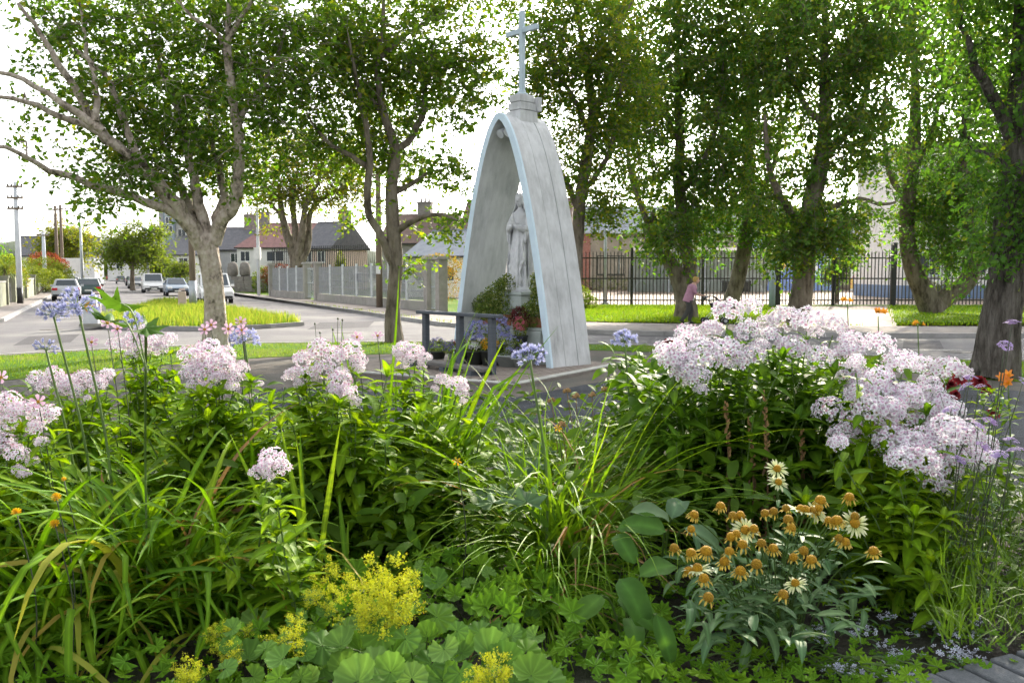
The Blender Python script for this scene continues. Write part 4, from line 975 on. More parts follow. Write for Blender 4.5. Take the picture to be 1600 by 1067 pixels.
# ------------------------------------------------------------------ statue: one continuous figure, cloaked, hands joined
m_statue = surf('statue_stone', (0.70, 0.71, 0.72), (0.52, 0.53, 0.55), 7, 0.7, 0.25, 60, c3=(0.46, 0.47, 0.49))
def remesh(o, vox, sm=2):
    r = o.modifiers.new('skin', 'REMESH'); r.mode = 'VOXEL'; r.voxel_size = vox; r.use_smooth_shade = True
    if sm:
        s = o.modifiers.new('soft', 'SMOOTH'); s.iterations = sm; s.factor = 0.4
def figure_statue():
    mb = MB(); n = 64
    zs = np.linspace(0, 1.46, 40)
    rx = np.interp(zs, [0, .06, .3, .7, .98, 1.06, 1.2, 1.34, 1.40, 1.46], [.25, .235, .215, .20, .165, .155, .17, .185, .13, .055])
    ry = np.interp(zs, [0, .06, .3, .7, .98, 1.06, 1.2, 1.34, 1.40, 1.46], [.21, .20, .175, .155, .125, .12, .13, .12, .09, .05])
    ang = np.arange(n) * 2 * math.pi / n; V = []
    for i, z in enumerate(zs):
        amp = 0.030 * np.clip((1.05 - z) / 0.9, 0, 1) + 0.004
        fold = amp * (np.sin(9 * ang + 1.2 * z + 0.6 * np.sin(3 * ang)) + 0.5 * np.sin(17 * ang - 2 * z)) * np.clip((1.42 - z) * 4, 0, 1)
        knee = 0.03 * np.exp(-((z - 0.55) / 0.2) ** 2) * np.exp(-((ang - 4.95) / 0.35) ** 2)
        r_ = 1 + 0 * ang
        V.append(np.stack([(rx[i] + fold + knee) * np.cos(ang), (ry[i] + fold + knee) * np.sin(ang), np.full(n, z)], 1))
    F = []
    for i in range(len(zs) - 1):
        for j in range(n): q = (j + 1) % n; F.append((i * n + j, i * n + q, (i + 1) * n + q, (i + 1) * n + j))
    F.append(tuple(range(n - 1, -1, -1))); F.append(tuple((len(zs) - 1) * n + j for j in range(n)))
    mb.add(np.concatenate(V), F)
    # neck, head, face
    mb.tube([(0, 0.01, 1.38), (0, 0.0, 1.52)], [0.06, 0.052], 12)
    hz, hy = 1.60, -0.015
    mb.tube_rings([(0.02, 0.02, -0.115), (0.045, 0.052, -0.105), (0.062, 0.074, -0.07), (0.072, 0.088, -0.02), (0.076, 0.094, 0.03), (0.07, 0.09, 0.07), (0.045, 0.06, 0.105), (0.015, 0.02, 0.118)], 20, (0, hy, hz))
    mb.tube([(0, hy - 0.088, hz + 0.025), (0, hy - 0.108, hz - 0.022)], [0.010, 0.016], 8)         # nose
    mb.tube([(-0.024, hy - 0.078, hz - 0.058), (0, hy - 0.086, hz - 0.06), (0.024, hy - 0.078, hz - 0.058)], 0.009, 6)   # lips
    for s in (-1, 1):
        mb.tube([(s * 0.014, hy - 0.090, hz + 0.030), (s * 0.05, hy - 0.076, hz + 0.028)], 0.009, 6)   # brows
        mb.tube_rings([(0.002, 0.002, -0.010), (0.012, 0.008, 0), (0.002, 0.002, 0.010)], 8, (s * 0.028, hy - 0.080, hz + 0.008))
    # veil and cloak, open at the front
    lev = [(1.735, .018, .02, 3.0), (1.725, .055, .075, 2.6), (1.69, .082, .105, 2.2), (1.62, .094, .112, 1.95), (1.54, .10, .108, 1.85), (1.46, .125, .118, 1.85), (1.38, .190, .14, 1.95), (1.28, .225, .165, 1.95), (1.10, .245, .19, 1.9), (0.9, .25, .20, 1.85), (0.7, .255, .205, 1.85), (0.5, .275, .22, 1.98), (0.3, .27, .225, 1.9), (0.12, .25, .22, 1.8)]
    m = 41; rows_o, rows_i = [], []
    for k, (z, ax_, ay_, half) in enumerate(lev):
        t = np.linspace(-half, half, m) + math.pi / 2
        w = 0.020 * np.sin(t * 11 + z * 2) * np.clip((1.5 - z), 0, 1)
        hem = 0.05 * np.cos(t * 3) * (1 if k == len(lev) - 1 else 0)
        cyc = hy if z > 1.45 else 0.01
        rows_o.append(np.stack([(ax_ + w) * np.cos(t), cyc + (ay_ + w) * np.sin(t), np.full(m, z) + hem], 1))
        rows_i.append(np.stack([(ax_ + w - .022) * np.cos(t), cyc + (ay_ + w - .022) * np.sin(t), np.full(m, z - (.012 if k == 0 else 0)) + hem], 1))
    K = len(lev); V = np.concatenate(rows_o + rows_i); F = []
    I = lambda k, j, s: s * K * m + k * m + j
    for k in range(K - 1):
        for j in range(m - 1):
            F.append((I(k, j, 0), I(k, j + 1, 0), I(k + 1, j + 1, 0), I(k + 1, j, 0))); F.append((I(k, j, 1), I(k + 1, j, 1), I(k + 1, j + 1, 1), I(k, j + 1, 1)))
        F.append((I(k, 0, 0), I(k + 1, 0, 0), I(k + 1, 0, 1), I(k, 0, 1))); F.append((I(k, m - 1, 0), I(k, m - 1, 1), I(k + 1, m - 1, 1), I(k + 1, m - 1, 0)))
    for j in range(m - 1):
        F.append((I(0, j, 0), I(0, j, 1), I(0, j + 1, 1), I(0, j + 1, 0))); F.append((I(K - 1, j, 0), I(K - 1, j + 1, 0), I(K - 1, j + 1, 1), I(K - 1, j, 1)))
    mb.add(V, F)
    # arms with wide sleeves, joined hands with fingers
    for s in (-1, 1):
        mb.tube(smooth_path([(s * .16, .02, 1.34), (s * .215, -.03, 1.20), (s * .205, -.10, 1.09), (s * .11, -.205, 1.115), (s * .038, -.245, 1.15)], 4), np.interp(np.linspace(0, 1, 17), [0, .3, .55, .8, 1], [.065, .062, .06, .05, .036]), 12)
        mb.tube(smooth_path([(s * .20, -.08, 1.10), (s * .215, -.11, 0.98), (s * .20, -.12, 0.84)], 4), [.055, .055, .052, .05, .045, .04, .034, .026, .012], 10, sy=0.6)   # sleeve fall
        mb.tube([(s * .034, -.245, 1.14), (s * .022, -.262, 1.20), (s * .018, -.27, 1.245)], [.030, .034, .032], 10, sy=0.6)                                                        # palm
        for f in range(4):
            yy = -.245 - f * .015
            mb.tube([(s * .014, yy, 1.235), (s * .010, yy - .004, 1.285), (s * .006, yy - .006, 1.315 + (.022, .034, .03, .012)[f])], [.012, .011, .008], 6)
        mb.tube([(s * .02, -.235, 1.18), (s * .014, -.226, 1.225), (s * .010, -.222, 1.26)], [.012, .011, .008], 6)                                                              # thumb
    # front overfold of the mantle and bead string
    mb.tube(smooth_path([(.19, -.10, 1.02), (.16, -.17, .80), (.20, -.18, .58), (.12, -.20, .36), (.17, -.19, .18)], 4), np.interp(np.linspace(0, 1, 17), [0, .5, 1], [.03, .045, .02]), 8, sy=0.5)
    mb.tube(smooth_path([(-.13, -.17, 1.02), (-.12, -.20, .8), (-.10, -.205, .6), (-.11, -.205, .45)], 4), 0.010, 6)
    mb.tube([(-.11, -.215, .47), (-.11, -.215, .39)], .014, 6); mb.tube([(-.14, -.215, .44), (-.08, -.215, .44)], .012, 6)
    # rough base
    mb.tube_rings([(.27, .23, -.02), (.28, .24, .03), (.25, .21, .07)], 24)
    return mb
st = figure_statue().build('statue', m_statue, smooth=True)
remesh(st, 0.0075, 0)
c, s = math.cos(-TH), math.sin(-TH)
st.location = (shrine.location.x - 0.13 * c - 0.66 * s, shrine.location.y - 0.13 * s + 0.66 * c, 1.375)
st.rotation_euler = (0, 0, -TH + R(14))
st.scale = (0.96, 0.98, 1.07)
tag(st, 'grey white stone statue of a veiled figure praying inside the arch', 'statue')

# ------------------------------------------------------------------ platform of brick pavers with pale edging
Fp, Rp, Lp = G(806, 606), G(980, 571), G(640, 586)
eR = (Rp - Fp).normalized(); eL = Vector((-eR.y, eR.x, 0))
if eL.dot(Lp - Fp) < 0: eL = -eL
plat = slab('shrine_platform', [(p.x, p.y) for p in (Fp, Rp, Rp + eL * 4.6, Fp + eL * 4.6)], -0.3, 0.045, surf('mortar_bed', (0.17, 0.15, 0.13), None, 8, 0.95, 0.3))
LR = (Rp - Fp).length
pv_mesh = MB().box((0, 0, 0), (0.205, 0.10, 0.05)).mesh('paver', m_paver)
pv_obj = []
for i in range(int((LR - 0.3) / 0.214)):
    for j in range(int(4.2 / 0.108)):
        off = 0.107 * (j % 2)
        p = Fp + eR * (0.30 + i * 0.214 + off) + eL * (0.26 + j * 0.108)
        pv_obj.append((p.x, p.y, math.atan2(eR.y, eR.x)))
pv_obj.sort(key=lambda t: t[1])
rest = MB()
for k, (x, y, a) in enumerate(pv_obj):
    lz = 0.030 + random.uniform(-0.002, 0.003)
    if k < 290:
        o = place('paver', pv_mesh, plat, loc=(x, y, lz)); o.rotation_euler = (random.uniform(-.006, .006), random.uniform(-.006, .006), a)
    else: rest.box((x, y, lz), (0.205, 0.10, 0.05), rz=a)
o = rest.build('paver_field', m_paver, plat); o['kind'] = 'stuff'
m_edge = surf('pale_edging', (0.42, 0.42, 0.39), (0.32, 0.32, 0.29), 5, 0.9, 0.3, 40)
for a, b in ((Fp, Rp), (Fp, Fp + eL * 4.6)):
    l = (b - a).length; d = (b - a).normalized(); k = int(l / 0.9); inw = (eL if d.dot(eR) > 0.5 else eR) * 0.08
    for i in range(k):
        p0, p1 = a + d * (i * l / k + 0.006) + inw, a + d * ((i + 1) * l / k - 0.006) + inw
        MB().bar((p0.x, p0.y, 0.0), (p1.x, p1.y, 0.0), 0.15, 0.13).build('edging_stone', m_edge, plat, bevel=0.01)

# ------------------------------------------------------------------ kneeling rail
m_railpaint = surf('slate_blue_timber', (0.055, 0.066, 0.080), (0.08, 0.092, 0.11), 5, 0.6, 0.2, 50, stretch=(1, 1, 6))
kn = empty('kneeling_rail', G(719, 583), 0, 'slate blue timber kneeling rail with three posts before the shrine', 'railing')
ps = [G(668, 575), G(718, 583), G(771, 590)]
kd = (ps[2] - ps[0]).normalized(); ka = math.atan2(kd.y, kd.x)
kn.rotation_euler = (0, 0, ka)
lc = lambda p: (p - ps[1]).dot(kd)
xs_ = [lc(p) for p in ps]; ztop = P(718, 492, ps[1].y).z
for x in xs_: MB().box((x, 0, ztop / 2), (0.11, 0.10, ztop - 0.04)).build('post', m_railpaint, kn, bevel=0.008)
MB().box(((xs_[0] + xs_[2]) / 2, 0, ztop + 0.012), (xs_[2] - xs_[0] + 0.36, 0.20, 0.055)).build('top_rail', m_railpaint, kn, bevel=0.01)
m_plank = surf('worn_plank', (0.16, 0.15, 0.14), (0.10, 0.095, 0.09), 5, 0.85, 0.3, 40, stretch=(0.6, 5, 5))
MB().box(((xs_[0] + xs_[2]) / 2, -0.22, 0.155), (xs_[2] - xs_[0] + 0.30, 0.26, 0.06)).build('kneeler_board', m_plank, kn, bevel=0.008)
for x in (xs_[0] + 0.1, xs_[1], xs_[2] - 0.1): MB().box((x, -0.18, 0.085), (0.12, 0.44, 0.08)).build('kneeler_foot', m_railpaint, kn)

# ------------------------------------------------------------------ pots, boxes and shrubs at the shrine (local frame of the arch)
def sh_loc(x, y, z=0.045):
    return Vector((shrine.location.x + x * c - y * s, shrine.location.y + x * s + y * c, z))
m_terra = surf('terracotta', (0.34, 0.15, 0.085), (0.27, 0.115, 0.065), 5, 0.85, 0.2, 30)
m_box = surf('pale_stone_trough', (0.38, 0.41, 0.40), (0.29, 0.32, 0.31), 5, 0.85, 0.2, 30)
m_potdark = surf('dark_pot', (0.035, 0.04, 0.035), (0.05, 0.055, 0.05), 5, 0.6)
m_shrubleaf = leafy('euonymus_leaf', [(0.05, 0.11, 0.02), (0.10, 0.17, 0.03), (0.20, 0.26, 0.05), (0.07, 0.13, 0.025), (0.34, 0.36, 0.12), (0.06, 0.12, 0.02)], 0.25, 0.4)
m_redleaf = leafy('dark_red_leaf', [(0.07, 0.02, 0.02), (0.12, 0.03, 0.03)], 0.2, 0.5)
def leaf_cloud(blobs, n, size, name, mat, parent, seed, aspect=0.5, droop=0.0):
    """n small pointed leaves on the outside of and within the given ellipsoids (centre, radii)"""
    r = np.random.default_rng(seed); w = np.array([b[1][0] * b[1][1] + b[1][1] * b[1][2] for b in blobs]); w = w / w.sum()
    ix_ = r.choice(len(blobs), n, p=w); C = np.array([tuple(b[0]) for b in blobs])[ix_]; S = np.array([b[1] for b in blobs])[ix_]
    d = r.normal(size=(n, 3)); d /= np.linalg.norm(d, axis=1, keepdims=True); rad = r.uniform(0.55, 1.08, n)[:, None] ** 0.7
    pos = C + d * S * rad
    out = d * 0.7 + r.normal(size=(n, 3)) * 0.6; out[:, 2] -= droop; out /= np.linalg.norm(out, axis=1, keepdims=True)
    sd = np.cross(out, r.normal(size=(n, 3))); sd /= np.linalg.norm(sd, axis=1, keepdims=True)
    L_ = size * r.uniform(0.6, 1.3, n)[:, None]; nn = np.cross(out, sd)
    V = np.stack([pos, pos + out * L_ * 0.5 + sd * L_ * aspect * 0.5 + nn * L_ * 0.08, pos + out * L_, pos + out * L_ * 0.5 - sd * L_ * aspect * 0.5 + nn * L_ * 0.08], 1).reshape(-1, 3)
    return bulk(name, V, np.arange(4 * n).reshape(-1, 4), mat, parent, rnd=np.repeat(r.uniform(0, 1, n), 4))
def potted_shrub(label, x, y, z, boxdim, blobs, n, mat=m_shrubleaf, size=0.05, seed=1, potm=m_terra, dark=False):
    p = sh_loc(x, y, z); q = empty('potted_shrub', p, -TH, label, 'shrub', 'plants around the statue')
    w, d, h = boxdim
    MB().box((0, 0, h / 2), (w, d, h), taper=1.06).box((0, 0, h - 0.02), (w * 1.1, d * 1.14, 0.05)).build('trough', potm, q, bevel=0.008)
    tw = MB()
    for (bc, br) in blobs:
        for k in range(4): tw.tube([(random.uniform(-w, w) * 0.3, 0, h * 0.8), (bc[0] * 0.6 + random.uniform(-.05, .05), bc[1] * 0.6, h + (bc[2] - h) * 0.5), (bc[0] + random.uniform(-.1, .1), bc[1], bc[2])], [0.009, 0.007, 0.003], 5)
    tw.build('stems', m_timber, q)
    leaf_cloud(blobs, n, size, 'foliage', mat, q, seed)
    return q
potted_shrub('golden green shrub in terracotta trough left of the statue', -0.52, 0.52, 0.72, (0.80, 0.26, 0.20), [((-0.30, -0.04, 0.36), (0.38, 0.30, 0.25)), ((0.05, 0.0, 0.50), (0.40, 0.32, 0.34)), ((0.22, 0.03, 0.72), (0.30, 0.26, 0.26)), ((-0.02, -0.10, 0.26), (0.55, 0.30, 0.20))], 7600, seed=11)
potted_shrub('narrow green climber in trough right of the statue', 0.66, 0.50, 0.72, (0.46, 0.26, 0.18), [((0.0, 0, 0.40), (0.28, 0.24, 0.36)), ((-0.06, 0.02, 0.78), (0.20, 0.2, 0.30)), ((-0.2, -0.12, 0.2), (0.26, 0.22, 0.24))], 3800, seed=12)
potted_shrub('small dark red leaved plant at the foot of the pedestal', 0.36, 0.22, 0.72, (0.24, 0.18, 0.14), [((0, -0.02, 0.22), (0.17, 0.14, 0.14))], 500, m_redleaf, 0.06, 13)

m_petal_blue = attr_ramp('lobelia_petal', [(0, (0.75, 0.76, 0.85)), (0.3, (0.30, 0.30, 0.62)), (1, (0.24, 0.24, 0.60))], 0.3)
m_petal_violet = attr_ramp('violet_petal', [(0, (0.5, 0.45, 0.6)), (0.4, (0.18, 0.14, 0.42)), (1, (0.15, 0.12, 0.40))], 0.3)
m_petal_yellow = attr_ramp('pansy_petal', [(0, (0.30, 0.10, 0.02)), (0.3, (0.80, 0.40, 0.02)), (1, (0.85, 0.48, 0.03))], 0.3)
m_petal_pink = attr_ramp('pink_petal', [(0, (0.55, 0.10, 0.16)), (1, (0.80, 0.22, 0.28))], 0.3)
m_petal_white = attr_ramp('white_petal', [(0, (0.7, 0.65, 0.4)), (0.3, (0.80, 0.80, 0.82)), (1, (0.80, 0.80, 0.82))], 0.3)
m_petal_red = attr_ramp('red_petal', [(0, (0.2, 0.01, 0.01)), (1, (0.42, 0.02, 0.025))], 0.25)
def floret(k=5, r=1.0, wide=0.9, cup=0.25, notch=0.0, inner=0.08):
    """k round-petalled flower facing +Z; verts, quads, tone"""
    V = []; F = []; T = []
    w = wide * math.pi / k
    for i in range(k):
        a = i * 2 * math.pi / k
        ring = [(inner, 0, 0.0), (0.55, -w * 0.92, 0.5), (0.90, -w * 0.72, 0.85), (1.0 - notch, 0, 1.0), (0.90, w * 0.72, 0.85), (0.55, w * 0.92, 0.5)]
        b = len(V)
        for rr, da, t in ring:
            V.append((r * rr * math.cos(a + da), r * rr * math.sin(a + da), r * cup * rr ** 2 + (0.05 * r if da > 0 else 0))); T.append(t)
        F += [(b, b + 1, b + 2, b + 3), (b, b + 3, b + 4, b + 5)]
    return np.array(V), np.array(F), np.array(T)
def posy(label, x, y, z, potm, pot, petal, nf, fr, spread, h, leafm=m_shrubleaf, cat='potted flowers', k=5, seed=1, mound=1.0):
    q = empty('flower_pot', sh_loc(x, y, z), -TH, label, cat, 'plants around the statue')
    r0, r1, ph = pot
    MB().lathe([(r0, 0), (r1, ph), (r1 * 1.06, ph), (r1 * 1.06, ph + 0.02), (r1 * 0.9, ph + 0.02), (r1 * 0.9, ph - 0.03)], 16).build('pot', potm, q, smooth=True)
    leaf_cloud([((0, 0, ph + h * 0.4), (spread * 0.9, spread * 0.8, h * 0.5))], int(380 + 500 * spread), 0.045, 'foliage', leafm, q, seed)
    r = np.random.default_rng(seed); B = Bulk()
    for i in range(nf):
        d = r.normal(size=3); d[2] = abs(d[2]) * mound; d[1] -= 0.35; d /= np.linalg.norm(d)
        pos = np.array([0, 0, ph + h * 0.35]) + d * np.array([spread, spread * 0.9, h * 0.75]) * r.uniform(0.85, 1.1)
        V, F, T = floret(k, fr * r.uniform(0.8, 1.2), 0.66, 0.2)
        B.add(rotM(V, align(d + r.normal(size=3) * 0.35)) + pos, F, 0, T)
    B.build('blooms', petal, q)
    return q
posy('clump of blue flowers in dark pot behind the middle rail post', -0.10, -0.42, 0.045, m_potdark, (0.13, 0.17, 0.30), m_petal_blue, 150, 0.032, 0.26, 0.46, seed=21)
posy('orange and yellow pansies in pot next to the right rail post', 0.30, -0.48, 0.045, m_potdark, (0.13, 0.17, 0.26), m_petal_yellow, 34, 0.045, 0.17, 0.22, seed=22)
posy('white pansies beside the orange pansies', 0.02, -0.60, 0.045, m_potdark, (0.11, 0.15, 0.24), m_petal_white, 40, 0.04, 0.18, 0.24, seed=23)
posy('bright pink geranium in a dark pot on the lower step', 0.52, 0.06, 0.32, m_potdark, (0.11, 0.14, 0.24), m_petal_pink, 70, 0.026, 0.13, 0.34, seed=24)
posy('violet lobelia spilling over pale bowl at the arch foot', 0.98, -0.28, 0.045, m_box, (0.14, 0.2, 0.16), m_petal_violet, 240, 0.018, 0.26, 0.20, seed=25)
posy('violet lobelia mound at the left foot of the rail', -0.62, -0.52, 0.045, m_box, (0.12, 0.16, 0.14), m_petal_violet, 240, 0.018, 0.26, 0.26, seed=26)
posy('lavender coloured flowers outside the left foot of the arch', -1.32, -0.42, 0.045, m_potdark, (0.12, 0.15, 0.14), m_petal_violet, 150, 0.018, 0.2, 0.26, seed=27)
posy('mixed foliage bowl with a few blue flowers in front of the pedestal', 0.66, -0.30, 0.045, m_box, (0.20, 0.30, 0.20), m_petal_blue, 60, 0.022, 0.30, 0.34, seed=28)
posy('tuft of tall blue flowers between the rail posts and pedestal', 0.12, -0.10, 0.045, m_potdark, (0.12, 0.16, 0.34), m_petal_blue, 130, 0.03, 0.22, 0.50, seed=30)
posy('small dark red bloom pot by the middle rail post', -0.34, -0.62, 0.045, m_potdark, (0.10, 0.13, 0.24), m_petal_red, 10, 0.04, 0.12, 0.24, seed=29)
# slab shelf holding the pink geranium
tag(MB().box((0, 0, 0.16), (0.5, 0.34, 0.30)).build('stone_block', m_ped, None, bevel=0.01), 'pale stone block carrying the pink geranium', 'block').location = sh_loc(0.52, 0.06, 0.015)
bpy.data.objects['stone_block'].rotation_euler = (0, 0, -TH)

# ------------------------------------------------------------------ woman with pushchair on the far pavement
m_skin = surf('skin', (0.52, 0.33, 0.25), (0.46, 0.28, 0.21), 6, 0.6)
m_hair = surf('golden_hair', (0.42, 0.29, 0.07), (0.30, 0.20, 0.05), 20, 0.6)
m_cardi = surf('pink_knit', (0.40, 0.22, 0.29), (0.33, 0.175, 0.24), 14, 0.9)
m_shirt = surf('white_cotton', (0.62, 0.60, 0.58), (0.54, 0.52, 0.50), 10, 0.85)
m_trous = surf('dark_trousers', (0.045, 0.045, 0.042), (0.06, 0.06, 0.055), 8, 0.85)
m_shoe = surf('dark_shoe', (0.03, 0.028, 0.026), None, 8, 0.6)
wx, wy = U(1076, 30.6), 30.6
person = empty('person', (wx, wy, 0.0), 0, 'person in pink cardigan and dark trousers pushing a pushchair', 'person')
def limb(mb, pts, rad, n=12, k=4, sy=1.0):
    p = smooth_path(pts, k); mb.tube(p, np.interp(np.linspace(0, 1, len(p)), np.linspace(0, 1, len(rad)), rad), n, sy=sy)
# facing +X, leaning forward
hipz = 0.82; lean = 0.16
body = MB()
limb(body, [(0, 0, 0.80), (0.05, 0, 1.02), (0.14, 0, 1.24), (0.17, 0, 1.33), (0.21, 0, 1.40)], [0.14, 0.13, 0.145, 0.10, 0.05], 16)
hx, hz = 0.255, 1.475
body.tube_rings([(0.03, 0.03, -0.11), (0.065, 0.055, -0.085), (0.085, 0.068, -0.03), (0.09, 0.072, 0.03), (0.075, 0.062, 0.08), (0.03, 0.03, 0.11)], 16, (hx, 0, hz))
body.tube([(hx + 0.08, 0, hz + 0.02), (hx + 0.105, 0, hz - 0.025)], [0.010, 0.016], 8)
body.tube([(hx + 0.07, -0.02, hz - 0.06), (hx + 0.075, 0.02, hz - 0.06)], 0.010, 6)
for s_ in (-1, 1):
    body.tube([(hx - 0.01, s_ * 0.07, hz + 0.02), (hx - 0.01, s_ * 0.08, hz - 0.03)], 0.014, 6)
    limb(body, [(0.15, s_ * 0.17, 1.30), (0.16, s_ * 0.20, 1.10), (0.22, s_ * 0.19, 1.03), (0.42, s_ * 0.16, 0.97)], [0.05, 0.044, 0.04, 0.028])
    limb(body, [(0.42, s_ * 0.16, 0.97), (0.49, s_ * 0.155, 0.965)], [0.034, 0.036], 8, sy=0.6)
    for f in range(4): body.tube([(0.485, s_ * (0.13 + f * 0.018), 0.972), (0.515, s_ * (0.13 + f * 0.018), 0.965), (0.518, s_ * (0.13 + f * 0.018), 0.94)], [0.0095, 0.009, 0.007], 6)
    body.tube([(0.45, s_ * 0.125, 0.965), (0.48, s_ * 0.112, 0.95), (0.50, s_ * 0.12, 0.938)], [0.011, 0.010, 0.008], 6)
limb(body, [(0, 0.09, 0.80), (0.10, 0.09, 0.45), (0.05, 0.09, 0.08)], [0.09, 0.055, 0.035])
limb(body, [(0, -0.09, 0.80), (-0.04, -0.09, 0.45), (-0.24, -0.09, 0.12)], [0.09, 0.055, 0.035])
b_ = body.build('body', m_skin, person, smooth=True); remesh(b_, 0.009)
hr = MB(); hr.tube_rings([(0.06, 0.06, -0.07), (0.095, 0.085, -0.03), (0.10, 0.088, 0.03), (0.09, 0.08, 0.09), (0.05, 0.045, 0.125), (0.01, 0.01, 0.132)], 16, (hx - 0.035, 0, hz + 0.012))
hr.tube([(hx + 0.02, -0.05, hz + 0.085), (hx + 0.07, 0.0, hz + 0.085), (hx + 0.02, 0.05, hz + 0.085)], 0.03, 8)
h_ = hr.build('hair', m_hair, person, smooth=True); remesh(h_, 0.012)
cd = MB()
limb(cd, [(-0.05, 0, 0.74), (-0.01, 0, 0.88), (0.045, 0, 1.04), (0.125, 0, 1.25), (0.165, 0, 1.35)], [0.175, 0.165, 0.150, 0.165, 0.075], 18, sy=1.12)
for s_ in (-1, 1): limb(cd, [(0.14, s_ * 0.15, 1.31), (0.15, s_ * 0.205, 1.12), (0.21, s_ * 0.195, 1.04)], [0.07, 0.062, 0.056])
c_ = cd.build('cardigan', m_cardi, person, smooth=True); remesh(c_, 0.014)
shh = MB(); limb(shh, [(0.07, 0, 0.80), (0.10, 0, 1.0), (0.18, 0, 1.22), (0.205, 0, 1.33)], [0.11, 0.105, 0.10, 0.05], 14)
s_o = shh.build('shirt', m_shirt, person, smooth=True); remesh(s_o, 0.014)
tr = MB()
limb(tr, [(-0.02, 0, 0.88), (0, 0, 0.78), (0.0, 0, 0.70)], [0.145, 0.15, 0.12], 14)
limb(tr, [(0, 0.085, 0.80), (0.10, 0.09, 0.45), (0.05, 0.09, 0.09)], [0.105, 0.08, 0.065])
limb(tr, [(0, -0.085, 0.80), (-0.04, -0.09, 0.45), (-0.24, -0.09, 0.13)], [0.105, 0.08, 0.065])
t_ = tr.build('trousers', m_trous, person, smooth=True); remesh(t_, 0.014)
for px_, py_, pz_, pit in ((0.08, 0.09, 0.045, 0), (-0.23, -0.09, 0.085, R(35))):
    o = MB().tube_rings([(0.11, 0.04, -0.04), (0.125, 0.045, -0.01), (0.10, 0.042, 0.02), (0.05, 0.035, 0.05)], 12).build('shoe', m_shoe, person, smooth=True); o.location = (px_, py_, pz_); o.rotation_euler = (0, pit, 0)
pc = empty('pushchair', (wx + 0.86, wy, 0.0), 0, 'dark folding pushchair pushed along the far pavement', 'pushchair')
m_fab = surf('dark_fabric', (0.03, 0.032, 0.035), (0.045, 0.046, 0.05), 8, 0.9); m_pinkfab = surf('pink_blanket', (0.50, 0.24, 0.24), (0.42, 0.19, 0.19), 8, 0.9)
for s_ in (-0.2, 0.2):
    MB().tube(smooth_path([(-0.34, s_, 0.955), (-0.22, s_, 0.86), (0.16, s_, 0.42), (0.36, s_, 0.12)], 3), 0.015, 8).build('frame_tube', m_galv, pc)
    MB().tube([(-0.30, s_, 0.12), (0.06, s_, 0.52)], 0.014, 8).build('rear_strut', m_galv, pc)
    for x_ in (-0.30, 0.36):
        w = MB().tube([(x_, s_ - 0.02, 0.11), (x_, s_ + 0.02, 0.11)], 0.11, 16).build('wheel', m_tyre, pc)
        MB().tube([(x_, s_ - 0.024, 0.11), (x_, s_ + 0.024, 0.11)], 0.06, 10).build('hub', m_rim, w)
MB().tube([(-0.345, -0.21, 0.955), (-0.345, 0.21, 0.955)], 0.018, 8).build('handle', m_fab, pc)
MB().add([(-0.10, -0.18, 0.72), (-0.10, 0.18, 0.72), (0.06, 0.18, 0.40), (0.06, -0.18, 0.40), (0.34, -0.18, 0.44), (0.34, 0.18, 0.44)], [(0, 1, 2, 3), (3, 2, 5, 4)]).build('seat', m_fab, pc).modifiers.new('thick', 'SOLIDIFY').thickness = 0.04
hd = MB()
for i, t in enumerate(np.linspace(0.2, 2.0, 6)): pass
arcs = [[(-0.12 + 0.34 * math.cos(t) * 0.9, y_, 0.66 + 0.30 * math.sin(t)) for y_ in (-0.2, -0.1, 0, 0.1, 0.2)] for t in np.linspace(0.35, 2.5, 7)]
V = [p for a in arcs for p in a]; F = [(i * 5 + j, i * 5 + j + 1, (i + 1) * 5 + j + 1, (i + 1) * 5 + j) for i in range(6) for j in range(4)]
MB().add(V, F).build('hood', m_fab, pc, smooth=True).modifiers.new('thick', 'SOLIDIFY').thickness = 0.02
MB().box((0.22, 0, 0.52), (0.36, 0.34, 0.10), taper=0.8).build('blanket', m_pinkfab, pc, bevel=0.03)

# ================================================================== TREES
def bark_mat(name, base, light, dark, scale, bump, stretch=(1, 1, 0.35)):
    m, nt, out = node_mat(name); N = nt.nodes.new; L = nt.links.new
    tc = N('ShaderNodeTexCoord'); mp = N('ShaderNodeMapping'); mp.inputs['Scale'].default_value = stretch; L(tc.outputs['Object'], mp.inputs['Vector'])
    n1 = N('ShaderNodeTexNoise'); n1.inputs['Scale'].default_value = scale; n1.inputs['Detail'].default_value = 8; n1.inputs['Roughness'].default_value = 0.7; L(mp.outputs[0], n1.inputs['Vector'])
    cr = N('ShaderNodeValToRGB'); e = cr.color_ramp.elements; e[0].position = 0.36; e[0].color = c4(dark); e[1].position = 0.62; e[1].color = c4(light)
    k = e.new(0.47); k.color = c4(base); L(n1.outputs['Fac'], cr.inputs[0])
    vo = N('ShaderNodeTexVoronoi'); vo.inputs['Scale'].default_value = scale * 3.0; L(mp.outputs[0], vo.inputs['Vector'])
    p = N('ShaderNodeBsdfPrincipled'); p.inputs['Roughness'].default_value = 0.9; p.inputs['Specular IOR Level'].default_value = 0.2; L(cr.outputs[0], p.inputs['Base Color'])
    ad = N('ShaderNodeMath'); ad.operation = 'ADD'; L(n1.outputs['Fac'], ad.inputs[0]); L(vo.outputs['Distance'], ad.inputs[1])
    b = N('ShaderNodeBump'); b.inputs['Strength'].default_value = bump; b.inputs['Distance'].default_value = 0.05; L(ad.outputs[0], b.inputs['Height']); L(b.outputs[0], p.inputs['Normal'])
    L(p.outputs[0], out.inputs['Surface'])
    return m
m_bark_pale = bark_mat('pale_flaking_bark', (0.34, 0.285, 0.235), (0.47, 0.41, 0.35), (0.06, 0.05, 0.036), 4.2, 1.0, (1, 1, 0.6))
